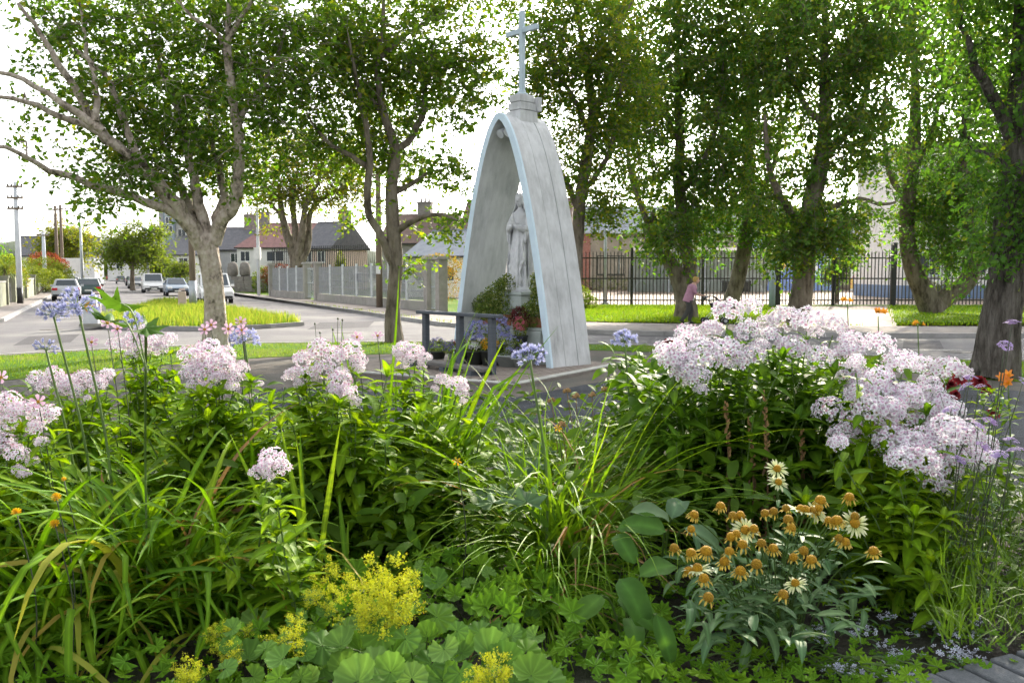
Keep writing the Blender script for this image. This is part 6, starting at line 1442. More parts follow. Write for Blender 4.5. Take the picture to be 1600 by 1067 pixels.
def shrub(name, label, loc, blobs, n, leaf, mat, seed, cat='shrub', group='garden shrubs'):
    q = empty(name, loc, 0, label, cat, group)
    tw = MB()
    for c_, r_ in blobs: tw.tube([(c_[0] * 0.3, c_[1] * 0.3, -0.05), (c_[0] * 0.7, c_[1] * 0.7, c_[2] * 0.5), c_], [0.06, 0.045, 0.02], 6)
    tw.build('stems', m_timber, q)
    leaf_cloud(blobs, n, leaf, 'foliage', mat, q, seed)
    return q
m_hedge = leafy('hedge_leaf', [(0.09, 0.15, 0.02), (0.16, 0.22, 0.025), (0.24, 0.28, 0.03), (0.12, 0.18, 0.02)], 0.35, 0.5)
m_rust = leafy('copper_leaf', [(0.20, 0.045, 0.035), (0.28, 0.08, 0.04), (0.14, 0.04, 0.03)], 0.35, 0.5)
m_orange = leafy('orange_leaf', [(0.34, 0.16, 0.03), (0.26, 0.20, 0.03), (0.20, 0.20, 0.03)], 0.35, 0.5)
def gl(u, d): return (U(u, d), d, 0)
shrub('hedge', 'rounded golden hedge beside the pale pole', gl(62, 84), [((-1.2, 0, 1.8), (1.6, 1.2, 1.3)), ((0.7, 0, 2.0), (1.7, 1.2, 1.2)), ((2.0, 0, 1.6), (1.2, 1.0, 1.1)), ((0, 0, 0.9), (2.9, 1.2, 0.9))], 9000, 0.16, m_hedge, 71, 'hedge')
shrub('copper_shrub', 'copper red leaved shrub above the golden hedge', gl(72, 95), [((0, 0, 3.2), (1.6, 1.1, 0.8)), ((1.3, 0, 2.7), (1.2, 0.9, 0.7)), ((0, 0, 1.6), (1.2, 0.9, 1.2))], 3200, 0.18, m_rust, 72)
shrub('garden_shrub', 'tall yellow green shrub at the left picture edge', gl(14, 58), [((0, 0, 1.6), (1.2, 1.0, 1.3)), ((-1.2, 0, 1.3), (1.1, 1, 1.2))], 5600, 0.13, m_hedge, 73)
shrub('garden_shrub', 'orange tinted shrub between the palm and the pale pole', gl(27, 63), [((0, 0, 1.3), (0.8, 0.6, 1.0))], 1800, 0.12, m_orange, 74)
shrub('garden_shrub', 'low bright shrub on the garden wall left of the parked cars', gl(48, 75), [((0, 0, 1.5), (1.6, 0.9, 0.9)), ((1.8, 0, 1.3), (1.2, 0.8, 0.8))], 3200, 0.12, m_hedge, 75)
shrub('garden_shrub', 'dark shrub in the garden beside the stone wall', gl(412, 82), [((0, 0, 1.0), (1.0, 0.8, 1.3))], 1500, 0.16, m_leaf_c, 76)
shrub('garden_shrub', 'orange flowering shrub behind the right fence piers', gl(688, 50), [((0, 0, 2.2), (1.3, 0.8, 0.6)), ((-0.8, 0, 2.0), (0.8, 0.6, 0.5)), ((0.3, 0, 1.2), (0.8, 0.6, 1.0))], 3000, 0.11, m_orange, 77)
shrub('garden_shrub', 'small round bush at the foot of the railings beside the shrine', gl(908, 44), [((0, 0, 0.5), (0.5, 0.5, 0.6)), ((0.4, 0, 0.3), (0.4, 0.4, 0.4))], 2200, 0.08, m_leaf_c, 78)
shrub('garden_shrub', 'pointed green conifer in the garden of the pink gabled house', gl(533, 84), [((0, 0, 1.6), (0.6, 0.6, 1.6)), ((0, 0, 3.0), (0.35, 0.35, 0.8))], 2200, 0.16, m_hedge, 79)
shrub('garden_shrub', 'reddish shrub behind the tall court railings', gl(440, 82), [((0, 0, 1.6), (2.0, 1.0, 1.0))], 2200, 0.16, m_rust, 80)
shrub('garden_shrub', 'green bushes along the foot of the hall wall', gl(955, 90), [((i * 1.5 - 3, 0, 0.7), (0.7, 0.5, 0.6)) for i in range(5)], 2600, 0.10, m_leaf_c, 81)
shrub('garden_shrub', 'bright green planting behind railings under the forked tree', gl(1468, 57), [((-0.8, 0, 0.8), (0.8, 0.4, 0.45)), ((0.6, 0, 0.8), (0.8, 0.4, 0.4))], 1800, 0.10, m_hedge, 82)
# spiky palm in the left garden
q = empty('cordyline_palm', gl(9, 53), 0, 'spiky drooping palm behind the left garden wall', 'palm', None)
MB().tube([(0, 0, 0), (0.03, 0, 1.0), (0, 0, 2.0)], [0.14, 0.11, 0.10], 8).build('trunk', m_timber, q)
B = Bulk()
for i in range(120):
    V, F = blade(random.uniform(0.8, 1.3), 0.05, R(random.uniform(-20, 85)), R(random.uniform(30, 110)), 5, 0.2, 'strap')
    B.add(rotz(V, random.uniform(0, 6.28)) + np.array([0, 0, random.uniform(1.8, 2.05)]), F, random.random())
B.build('fronds', leafy('palm_frond', [(0.10, 0.17, 0.03), (0.20, 0.24, 0.05), (0.15, 0.2, 0.04)], 0.3, 0.5), q)

# ================================================================== FLOWER BED
SZ = 0.45
bed_edge = [(-5.2, 1.5), (-2.5, 1.75), (0.4, 2.30), (1.0, 2.46), (1.33, 2.58), (1.62, 2.71), (1.95, 2.88), (2.6, 3.5), (2.9, 4.5), (2.5, 5.5), (1.2, 6.1), (-1.0, 6.35), (-3.0, 6.3), (-5.2, 6.0)]
ep = smooth_path([(x, y, 0) for x, y in bed_edge + [bed_edge[0]]], 6)[:-1]
cen = np.array([-1.0, 4.0, 0]); rows = []
for k, (f, z) in enumerate(((0.02, SZ + 0.03), (0.2, SZ + 0.03), (0.4, SZ + 0.02), (0.6, SZ + 0.01), (0.75, SZ), (0.88, SZ - 0.005), (0.97, SZ - 0.02), (1.0, SZ - 0.05), (1.0, -0.1))):
    ring = cen + (ep - cen) * f; ring[:, 2] = z + (rng.normal(size=len(ep)) * 0.012 if k < 7 else 0); rows.append(ring)
n = len(ep); V = np.concatenate(rows)
Fq = np.array([(i * n + j, i * n + (j + 1) % n, (i + 1) * n + (j + 1) % n, (i + 1) * n + j) for i in range(len(rows) - 1) for j in range(n)])
bed = bulk('flower_bed', V, Fq, m_soil, smooth=True); bed['kind'] = 'structure'
kb = resample(ep[[i for i in range(n) if ep[i][0] > -4.6 and ep[i][1] < 5.2]], 0.118)
kb = kb[np.argsort(kb[:, 0])] if False else kb
brick_mesh = MB().box((0, 0, 0), (0.105, 0.22, 0.12)); bmo = brick_mesh.build('edging_brick', m_granite, bed, bevel=0.008)
for i in range(len(kb) - 1):
    p = (kb[i] + kb[i + 1]) / 2; a = math.atan2(kb[i + 1][1] - kb[i][1], kb[i + 1][0] - kb[i][0])
    o = bmo if i == 0 else bmo.copy()
    if i: COL.objects.link(o)
    o.location = (p[0], p[1], SZ - 0.035 + random.uniform(-.004, .004)); o.rotation_euler = (random.uniform(-.03, .03), random.uniform(-.03, .03), a)
o = bulk('retaining_wall', np.concatenate([np.concatenate([kb + [0, 0, -0.1 + SZ * 0], kb + [0, 0, SZ - 0.09]])]), np.array([(i, i + 1, len(kb) + i + 1, len(kb) + i) for i in range(len(kb) - 1)]), m_granite, bed)
# crumbs of soil and stones
def pebbles():
    B = Bulk(); base = np.array([(1, 0, 0), (0, 1, 0), (-1, 0, 0), (0, -1, 0), (0.2, 0.1, 0.8)], float); F = np.array([(0, 1, 4), (1, 2, 4), (2, 3, 4), (3, 0, 4)])
    for _ in range(2600):
        x, y = random.uniform(-4, 2.8), random.uniform(2.1, 4.5)
        if not in_poly(x, y, bed_edge): continue
        s_ = random.uniform(0.004, 0.014)
        B.add(rotz(base * s_ * np.array([1, random.uniform(.6, 1), .8]), random.uniform(0, 6.28)) + np.array([x, y, SZ + random.uniform(-.005, .015)]), F, random.random())
    o = B.build('soil_crumbs', m_soil); tag(o, 'crumbs of dark soil scattered over the flower bed', 'soil', kind='stuff')
pebbles()

# ------------------------------------------------------------------ leaf and petal materials
m_phlox_leaf = leafy('phlox_leaf', [(0.083, 0.177, 0.008), (0.128, 0.245, 0.009), (0.192, 0.325, 0.011), (0.110, 0.210, 0.009), (0.244, 0.366, 0.014), (0.096, 0.191, 0.009)], 0.40, 0.45, (1.5, 1.4, 0.4), 0.25, vein=0.45, vpow=3.0)
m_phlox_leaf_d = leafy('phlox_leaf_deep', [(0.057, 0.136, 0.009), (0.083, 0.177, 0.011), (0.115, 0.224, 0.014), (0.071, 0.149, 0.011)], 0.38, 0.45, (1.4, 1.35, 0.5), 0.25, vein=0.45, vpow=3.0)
m_daylily = leafy('daylily_blade', [(0.071, 0.169, 0.009), (0.103, 0.217, 0.009), (0.141, 0.272, 0.011), (0.083, 0.191, 0.009), (0.115, 0.231, 0.011), (0.205, 0.312, 0.014)], 0.38, 0.42, (1.5, 1.4, 0.4), 0.2, vein=0.45, vpow=3.0)
m_yblade = leafy('yellowed_blade', [(0.34, 0.33, 0.04), (0.26, 0.30, 0.04), (0.38, 0.28, 0.06)], 0.45, 0.5)
m_tanblade = leafy('dead_blade', [(0.34, 0.20, 0.09), (0.28, 0.17, 0.08), (0.40, 0.26, 0.14)], 0.3, 0.7)
m_grassb = leafy('clump_grass_blade', [(0.096, 0.204, 0.014), (0.141, 0.272, 0.015), (0.192, 0.325, 0.020), (0.115, 0.231, 0.014), (0.244, 0.366, 0.026)], 0.38, 0.4, (1.4, 1.35, 0.45), 0.15)
m_strap = leafy('strap_leaf', [(0.090, 0.191, 0.015), (0.128, 0.245, 0.020), (0.167, 0.298, 0.022), (0.103, 0.210, 0.015)], 0.3, 0.35, (1.4, 1.35, 0.5), 0.2, vein=0.45, vpow=3.0)
m_mantle = leafy('mantle_leaf', [(0.082, 0.180, 0.028), (0.107, 0.215, 0.040), (0.155, 0.265, 0.062), (0.097, 0.200, 0.019), (0.121, 0.235, 0.050), (0.063, 0.150, 0.022)], 0.25, 0.55, (1.3, 1.35, 0.6), 0.2, vein=0.28, vpow=4.0)
m_geran = leafy('geranium_leaf', [(0.071, 0.177, 0.009), (0.103, 0.224, 0.012), (0.147, 0.278, 0.014), (0.083, 0.191, 0.011)], 0.3, 0.5, (1.4, 1.4, 0.5), 0.2, vein=0.4, vpow=4.0)
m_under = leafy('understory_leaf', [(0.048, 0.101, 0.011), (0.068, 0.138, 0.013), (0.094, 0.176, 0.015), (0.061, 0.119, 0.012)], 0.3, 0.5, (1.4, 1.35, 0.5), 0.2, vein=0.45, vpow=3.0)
m_greyleaf = leafy('grey_green_leaf', [(0.075, 0.14, 0.07), (0.10, 0.17, 0.085), (0.13, 0.20, 0.10), (0.085, 0.15, 0.07)], 0.25, 0.5, (1.3, 1.35, 0.6), 0.2, vein=0.4, vpow=4.0)
m_daisyleaf = leafy('daisy_leaf', [(0.066, 0.140, 0.058), (0.096, 0.177, 0.074), (0.132, 0.220, 0.089), (0.078, 0.152, 0.058)], 0.25, 0.42, (1.3, 1.35, 0.6), 0.2, vein=0.45, vpow=3.0)
m_dock = leafy('dock_leaf', [(0.055, 0.135, 0.024), (0.070, 0.160, 0.028), (0.09, 0.185, 0.032)], 0.35, 0.45, (1.4, 1.35, 0.4), 0.25, vein=0.45, vpow=3.0)
m_stem = surf('green_stem', (0.10, 0.17, 0.035), (0.075, 0.13, 0.03), 8, 0.6)
m_stem_d = surf('dark_stem', (0.05, 0.065, 0.03), (0.04, 0.05, 0.03), 8, 0.6)
m_stem_b = surf('dry_stem', (0.20, 0.12, 0.055), (0.13, 0.08, 0.04), 12, 0.9)
m_phlox = attr_ramp('phlox_petal', [(0, (0.52, 0.16, 0.36)), (0.30, (0.66, 0.47, 0.62)), (0.5, (0.80, 0.79, 0.84)), (1, (0.84, 0.84, 0.87))], 0.30)
m_phlox_pk = attr_ramp('pink_phlox_petal', [(0, (0.58, 0.12, 0.32)), (0.28, (0.68, 0.44, 0.60)), (0.5, (0.80, 0.75, 0.82)), (1, (0.84, 0.81, 0.86))], 0.30)
m_agap = attr_ramp('agapanthus_petal', [(0, (0.34, 0.38, 0.60)), (0.5, (0.40, 0.42, 0.70)), (1, (0.58, 0.60, 0.82))], 0.35)
m_verb = attr_ramp('verbena_petal', [(0, (0.30, 0.16, 0.42)), (1, (0.56, 0.46, 0.78))], 0.3)
m_yfroth = leafy('mantle_flower', [(0.42, 0.46, 0.03), (0.52, 0.53, 0.035), (0.36, 0.44, 0.04), (0.54, 0.47, 0.03)], 0.3, 0.6, (1.2, 1.2, 0.4))
m_anem = attr_ramp('anemone_petal', [(0, (0.62, 0.34, 0.50)), (0.6, (0.70, 0.44, 0.60)), (1, (0.76, 0.56, 0.70))], 0.3)
m_ray = attr_ramp('daisy_ray', [(0, (0.58, 0.64, 0.20)), (0.4, (0.64, 0.70, 0.34)), (1, (0.72, 0.75, 0.50))], 0.3)
m_rayold = attr_ramp('faded_ray', [(0, (0.60, 0.42, 0.05)), (1, (0.64, 0.54, 0.18))], 0.25)
m_cone = surf('orange_cone', (0.60, 0.34, 0.008), (0.46, 0.235, 0.005), 180, 0.8, 1.0, 260)
m_conebrown = surf('brown_cone', (0.46, 0.27, 0.01), (0.34, 0.185, 0.008), 180, 0.85, 1.0, 260)
m_dahlia = attr_ramp('dahlia_petal', [(0, (0.10, 0.004, 0.008)), (1, (0.30, 0.012, 0.02))], 0.2)
m_orangep = attr_ramp('orange_petal', [(0, (0.80, 0.50, 0.03)), (0.5, (0.78, 0.34, 0.03)), (1, (0.72, 0.24, 0.06))], 0.3)
m_marig = attr_ramp('marigold_petal', [(0, (0.70, 0.34, 0.01)), (1, (0.86, 0.50, 0.01))], 0.3)
m_seed = surf('tan_seed', (0.36, 0.22, 0.09), (0.26, 0.16, 0.07), 60, 0.9)
m_lob = attr_ramp('pale_lobelia_petal', [(0, (0.6, 0.62, 0.75)), (1, (0.66, 0.70, 0.86))], 0.3)

fan_tone = {}
def lib(fn, n, mat, name, smooth=True):
    out = []
    for i in range(n):
        V, F = fn(i); B = Bulk(); B.add(V, F, 0, fan_tone.get(len(V))); out.append(B.build(name, mat, smooth=smooth, link=False))
    return out
U_ = random.uniform
leaf_src = [blade(0.125, 0.040, R(U_(10, 40)), R(U_(35, 85)), 5, 0.28, 'lance', side=U_(-.15, .15), wave=0.12) for _ in range(8)]
phlox_lib = {m: [bulk('leaf', V, F, m, smooth=True, link=False) for V, F in leaf_src] for m in (m_phlox_leaf, m_phlox_leaf_d)}
def put(mesh, parent, pos, az, pitch=0.0, roll=0.0, s=1.0, name='leaf'):
    o = bpy.data.objects.new(name, mesh); COL.objects.link(o); o.parent = parent
    o.location = pos; o.rotation_euler = (roll, pitch, az); o.scale = (s, s, s)
    return o
def eul(roll, pitch, az): return np.array((Matrix.Rotation(az, 3, 'Z') @ Matrix.Rotation(pitch, 3, 'Y') @ Matrix.Rotation(roll, 3, 'X')))

# ------------------------------------------------------------------ phlox
def phlox_head(seed, n=58, R0=0.080, H0=0.074, fr=0.0175, mat=m_phlox):
    r = np.random.default_rng(seed); B = Bulk(); pts = []
    tries = 0
    while len(pts) < n and tries < 4000:
        tries += 1
        d = r.normal(size=3); d[2] = abs(d[2]) * 1.1 - 0.28; d /= np.linalg.norm(d)
        p = d * np.array([R0, R0, H0]) * r.uniform(0.82, 1.12)
        if all(np.linalg.norm(p - q_) > fr * 1.38 for q_ in pts):
            pts.append(p); V, F, T = floret(5, fr * r.uniform(0.85, 1.12), 0.92, r.uniform(-0.05, 0.3), 0.04, 0.06)
            dd = d + r.normal(size=3) * 0.28 + np.array([0, 0, 0.15])
            B.add(rotM(V, align(dd / np.linalg.norm(dd))) + p, F, r.random(), T)
    for i in range(14):      # buds
        d = r.normal(size=3); d[2] = abs(d[2]); d /= np.linalg.norm(d); p = d * np.array([R0, R0, H0]) * 1.05
        V, F, T = floret(3, 0.006, 0.9, 1.6); B.add(rotM(V, align(d)) + p, F, 0, T * 0 + 0.25)
    return B.build('flower_head', mat, link=False)
heads_w = [phlox_head(100 + i, 38 + 6 * i, 0.066 + 0.004 * i, 0.056 + 0.006 * (i % 3)) for i in range(6)]
heads_p = [phlox_head(120 + i, 30 + 7 * i, 0.058 + 0.005 * i, 0.05 + 0.006 * (i % 3), 0.0175, m_phlox_pk) for i in range(5)]
def phlox(label, base, heads, lm=m_phlox_leaf, hl=heads_w, extra=6, seed=1, spread=0.22, leaf_s=1.0, low=0.12, group='phlox clumps in the flower bed'):
    rnd_ = random.Random(seed)
    q = empty('phlox_plant', (base[0], base[1], SZ), 0, label, 'phlox', group); org = Vector((base[0], base[1], SZ))
    stems = MB(); leaves = []; tops = []
    for h in heads:
        u, v, d = h[:3]; s_ = h[3] if len(h) > 3 else 1.0
        p = P(u, v, d); tops.append((p - org, s_, True))
    hm = sum((t[0].z for t in tops), 0) / len(tops)
    for _ in range(extra):
        t = rnd_.choice(tops)[0]
        tops.append((Vector((t.x * 0.9 + rnd_.uniform(-.18, .18), t.y * 0.9 + rnd_.uniform(-.25, .05), t.z * rnd_.uniform(0.62, 0.9))), 1.0, False))
    for t, s_, head in tops:
        ft = Vector((t.x * 0.35 + rnd_.uniform(-spread, spread) * 0.6, t.y * 0.35 + rnd_.uniform(-spread, spread) * 0.6, -0.02))
        end = t - Vector((0, 0, 0.045)) if head else t
        mid = ft.lerp(end, 0.5) + Vector(((end.x - ft.x) * -0.12, (end.y - ft.y) * -0.12, 0.0)) + Vector((rnd_.uniform(-.03, .03), rnd_.uniform(-.03, .03), 0))
        path = smooth_path([ft, mid, end], 5); stems.tube(path, np.linspace(0.0042, 0.0028, len(path)), 5, cap=False)
        L_ = (end - ft).length; k = int(L_ * (1 - low) / 0.05); az0 = rnd_.uniform(0, 3.14)
        for i in range(k):
            f = low + (1 - low) * (i + 0.5) / k; f = min(f, 0.97)
            x = f * (len(path) - 1); i0 = int(x); pnt = path[i0] + (path[min(i0 + 1, len(path) - 1)] - path[i0]) * (x - i0)
            az = az0 + (i % 2) * math.pi / 2 + rnd_.uniform(-.35, .35)
            sz = 1.15 * leaf_s * (0.55 + 0.55 * math.sin(math.pi * min(1, f * 1.02) ** 1.3)) * rnd_.uniform(0.8, 1.15)
            for sg in (0, math.pi):
                leaves.append((pnt, az + sg, rnd_.uniform(-.35, .45), rnd_.uniform(-.4, .4), sz, rnd_.randrange(8)))
        if head and s_ > 0.45 and rnd_.random() < 0.75:      # a smaller side head below the main one
            a_ = rnd_.uniform(0, 6.28); put(rnd_.choice(hl), q, t + Vector((math.cos(a_) * .075, math.sin(a_) * .06, rnd_.uniform(-.075, -.01))) * s_, rnd_.uniform(0, 6.28), 0, 0, s_ * rnd_.uniform(.38, .6), 'flower_head')
        if head:
            s_ *= 0.88 if hl is heads_w else 0.78
            o = put(rnd_.choice(hl), q, t, rnd_.uniform(0, 6.28), rnd_.uniform(-.25, .25), rnd_.uniform(-.25, .25), s_, 'flower_head')
        else:   # leafy shoot tip
            for a in range(6): leaves.append((np.array(end), a * 1.05 + rnd_.uniform(-.2, .2), -0.5 + rnd_.uniform(-.3, .2), 0, leaf_s * rnd_.uniform(0.45, 0.75), rnd_.randrange(8)))
    so = stems.build('stems', m_stem, q, fixn=False); so['kind'] = 'stuff'
    leaves.sort(key=lambda l: (l[0][1] + org.y) - 0.9 * l[0][2])
    B = Bulk()
    for i, (p, az, pi_, ro, s_, k) in enumerate(leaves):
        if i < 270: put(phlox_lib[lm][k], q, p, az, pi_, ro, s_)
        else: B.add(rotM(leaf_src[k][0] * s_, eul(ro, pi_, az)) + np.array(p), leaf_src[k][1], rnd_.random(), np.tile([0., 1., 0.], 6))
    o = B.build('inner_foliage', lm, q, True)
    if o: o['kind'] = 'stuff'
    return q
def region(poly, n, mind, d0, dv, s0=0.9, s1=1.1, dj=0.15, seed=1):
    """heads scattered in a pixel region; distance d0 at the polygon's top edge, changing by dv towards its bottom"""
    st_ = random.getstate(); random.seed(seed); pts = scatter(poly, n, mind); ys = [p[1] for p in poly]; out = []
    for u, v in pts:
        f = (v - min(ys)) / (max(ys) - min(ys)); out.append((u, v, d0 + dv * f + random.uniform(-dj, dj), random.uniform(s0, s1)))
    random.setstate(st_)
    return out
phlox('white phlox clump with deep leaves nearest the shrine on the right', (U(1110, 4.0), 4.05), region([(1034, 530), (1060, 512), (1130, 482), (1190, 476), (1195, 560), (1110, 560), (1060, 545)], 19, 35, 4.15, -0.3, 0.8, 1.15, seed=3) + [(1052, 565, 3.75, 1.0), (1070, 580, 3.72, 0.9), (1088, 590, 3.7, 0.8), (1046, 548, 3.8, 0.9)], m_phlox_leaf_d, extra=14, seed=2, leaf_s=1.05)
phlox('white phlox clump at the highest point of the bed', (U(1245, 4.1), 4.15), region([(1195, 474), (1250, 480), (1300, 508), (1335, 525), (1330, 590), (1250, 575), (1200, 560)], 18, 35, 4.2, -0.3, 0.8, 1.15, seed=5), m_phlox_leaf_d, extra=14, seed=5, leaf_s=1.05)
phlox('white phlox clump reaching towards the big dark trunk', (U(1375, 3.95), 4.0), region([(1330, 525), (1390, 540), (1450, 575), (1488, 560), (1470, 640), (1400, 610), (1320, 620)], 20, 31, 4.0, -0.2, 0.8, 1.1, seed=7), m_phlox_leaf_d, extra=10, seed=7)
phlox('dense white phlox clump low on the right side', (U(1390, 3.5), 3.6), region([(1285, 640), (1340, 615), (1420, 610), (1500, 640), (1512, 680), (1440, 690), (1350, 690), (1300, 675)], 27, 29, 3.7, -0.15, 0.8, 1.1, seed=9), m_phlox_leaf, extra=14, seed=9)
phlox('white phlox leaning lowest at the right beside the verbena', (U(1440, 3.2), 3.3), region([(1390, 690), (1450, 690), (1505, 680), (1512, 735), (1450, 755), (1420, 735)], 12, 28, 3.35, -0.1, 0.75, 1.05, seed=11) + [(1310, 692, 3.3, 0.6), (1538, 716, 3.2, 0.65), (1338, 565, 3.6, 0.6)], m_phlox_leaf, extra=22, seed=11)
phlox('pale phlox cut by the left picture edge', (U(30, 3.3), 3.4), [(14, 628, 3.4, 0.9), (46, 640, 3.4, 0.9), (74, 646, 3.35, 0.75), (12, 660, 3.35, 0.9), (8, 694, 3.3, 0.85), (26, 708, 3.25, 0.7), (58, 668, 3.3, 0.7), (28, 735, 3.2, 0.5), (-20, 640, 3.4, 1.0), (-25, 690, 3.3, 1.0)], m_phlox_leaf, heads_p, 16, seed=13)
phlox('pale pink phlox between left edge and the tall blue agapanthus', (U(110, 3.9), 4.0), [(58, 592, 3.9, 0.75), (84, 584, 3.9, 0.8), (104, 598, 3.85, 0.8), (130, 590, 3.9, 0.8), (152, 600, 3.85, 0.75), (168, 586, 3.9, 0.6), (120, 610, 3.8, 0.6)], m_phlox_leaf, heads_p, 18, seed=15)
phlox('pale phlox behind the lobed leaf on the left', (U(232, 4.3), 4.4), [(186, 540, 4.4, 0.9), (212, 528, 4.4, 0.95), (236, 536, 4.35, 0.85), (252, 546, 4.35, 0.8), (228, 516, 4.4, 0.7), (265, 530, 4.4, 0.7), (205, 555, 4.3, 0.6)], m_phlox_leaf, heads_p, 14, seed=17)
phlox('pink eyed phlox with large dome heads left of the slender tree', (U(325, 3.8), 3.9), [(300, 556, 3.9, 1.0), (326, 548, 3.9, 1.05), (342, 568, 3.8, 1.0), (318, 584, 3.75, 0.95), (352, 556, 3.9, 0.9), (298, 584, 3.75, 0.75), (366, 588, 3.8, 0.7), (378, 575, 3.9, 0.65), (300, 602, 3.7, 0.5)], m_phlox_leaf, heads_p, 20, seed=19, leaf_s=1.1)
phlox('pink eyed phlox with many heads in the middle of the bed', (U(530, 3.8), 3.9), [(474, 562, 3.9, 0.95), (500, 546, 3.9, 1.0), (522, 556, 3.85, 1.0), (548, 548, 3.9, 0.95), (560, 562, 3.9, 0.8), (482, 584, 3.8, 0.8), (506, 578, 3.8, 0.9), (530, 596, 3.7, 1.0), (546, 612, 3.65, 0.75), (522, 612, 3.65, 0.7), (556, 628, 3.6, 0.45), (462, 582, 3.8, 0.6)], m_phlox_leaf, heads_p, 22, seed=21, leaf_s=1.1)
phlox('pale phlox with small heads behind the kneeling rail end', (U(655, 4.1), 4.2), [(628, 545, 4.2, 0.75), (648, 550, 4.2, 0.8), (638, 562, 4.15, 0.6), (692, 594, 3.9, 0.6), (714, 600, 3.85, 0.75), (722, 614, 3.8, 0.6), (662, 560, 4.2, 0.6)], m_phlox_leaf, heads_p, 22, seed=23, leaf_s=1.1)
phlox('small phlox with a single pink white head in front of the others', (U(425, 2.95), 3.0), [(424, 716, 2.95, 0.75), (416, 730, 2.92, 0.65), (440, 731, 2.92, 0.65)], m_phlox_leaf, heads_p, 8, seed=25, leaf_s=0.9)
phlox('leafy flowerless phlox between the two middle clumps', (U(415, 4.2), 4.3), [(405, 600, 4.3, 0.35), (445, 590, 4.3, 0.35), (390, 620, 4.2, 0.3)], m_phlox_leaf, heads_p, 18, seed=27)

# ------------------------------------------------------------------ strap-leaved clumps
def clump(name, label, base, n, Lr, Wr, el, bend, mats, prof='strap', seed=1, rad=0.10, az=None, nseg=9, group='strap leaved clumps in the flower bed', cat='plant', nlib=14, side=0.12, fold=0.3, z=SZ, limit=280, part='leaf'):
    """mats: list of (material, share). Leaves are copies of nlib shapes per material"""
    rr = random.Random(seed); q = empty(name, (base[0], base[1], z), 0, label, cat, group)
    libs = []
    for m, share in mats:
        k = max(4, int(nlib * share)) if share < 1 else nlib; L_ = []
        for i in range(k):
            l = rr.uniform(*Lr); kink = (rr.uniform(.45, .8), rr.uniform(.5, 1.4)) if rr.random() < 0.16 else None
            L_.append(bulk(part, *blade(l, rr.uniform(*Wr), R(rr.uniform(*el)), R(rr.uniform(*bend)), nseg, fold, prof, rr.uniform(1.0, 1.8), rr.uniform(-side, side), 0.05, kink), m, smooth=True, link=False))
        libs.append((L_, share))
    for i in range(n):
        x = rr.random(); acc = 0
        for L_, share in libs:
            acc += share
            if x <= acc: break
        a = rr.uniform(0, 6.283) if az is None else rr.gauss(*az); r0 = rad * math.sqrt(rr.random()); a0 = rr.uniform(0, 6.283)
        put(rr.choice(L_), q, (r0 * math.cos(a0), r0 * math.sin(a0), rr.uniform(-.02, .02)), a, rr.uniform(-.2, .2), rr.uniform(-.45, .45), rr.uniform(.75, 1.15), part)
    return q
def gb(u, v, z=SZ): p = G(u, v, z); return (p.x, p.y)
dl = gb(262, 965)
clump('daylily_clump', 'large daylily clump of arching green blades at lower left', dl, 285, (0.55, 0.95), (0.018, 0.027), (40, 84), (55, 135), [(m_daylily, 0.88), (m_yblade, 0.08), (m_tanblade, 0.04)], seed=3, rad=0.20, nlib=26)
clump('daylily_clump', 'smaller daylily fan cut by the left bottom corner', gb(60, 1010), 190, (0.5, 0.85), (0.017, 0.026), (35, 80), (60, 130), [(m_daylily, 0.9), (m_yblade, 0.1)], seed=4, rad=0.15, nlib=18)
clump('daylily_clump', 'daylily blades behind the large clump under the pink phlox', gb(350, 880), 150, (0.5, 0.85), (0.018, 0.026), (45, 85), (40, 110), [(m_daylily, 0.93), (m_yblade, 0.07)], seed=5, rad=0.18, nlib=18)
clump('daylily_clump', 'daylily fan between the largest clump and the left corner', gb(165, 930), 200, (0.5, 0.9), (0.016, 0.024), (40, 84), (55, 130), [(m_daylily, 0.9), (m_yblade, 0.07), (m_tanblade, 0.03)], seed=33, rad=0.18, nlib=20)
clump('daylily_clump', 'low daylily fan touching the yellow froth', gb(345, 985), 140, (0.4, 0.7), (0.015, 0.022), (35, 80), (60, 130), [(m_daylily, 0.9), (m_yblade, 0.1)], seed=34, rad=0.14, nlib=18)
clump('grass_clump', 'fine bladed fountain clump in the middle of the bed', gb(868, 905), 290, (0.7, 1.15), (0.010, 0.016), (48, 87), (45, 115), [(m_grassb, 0.91), (m_tanblade, 0.09)], 'grass', seed=6, rad=0.16, nlib=34, side=0.15)
clump('grass_clump', 'loose fine grass leaning right behind the fountain clump', gb(890, 850), 220, (0.7, 1.15), (0.009, 0.014), (38, 75), (45, 95), [(m_grassb, 0.93), (m_tanblade, 0.07)], 'grass', seed=7, rad=0.14, az=(0.1, 0.8), nlib=22)
clump('grass_clump', 'trailing tuft of thin blades hanging towards the front edge', gb(850, 962), 150, (0.4, 0.68), (0.008, 0.012), (25, 70), (70, 150), [(m_grassb, 0.95), (m_tanblade, 0.05)], 'grass', seed=8, rad=0.08, az=(-1.1, 0.7), nlib=20)
clump('agapanthus_foliage', 'broad glossy strap leaves in front of the dark tarmac', gb(880, 762), 130, (0.35, 0.60), (0.024, 0.034), (35, 85), (50, 130), [(m_strap, 0.97), (m_tanblade, 0.03)], seed=9, rad=0.22, nlib=20, fold=0.35)
clump('agapanthus_foliage', 'broad strap leaves beside the right phlox clump', gb(965, 752), 110, (0.35, 0.58), (0.024, 0.034), (35, 85), (50, 130), [(m_strap, 1.0)], seed=10, rad=0.2, nlib=16, fold=0.35)
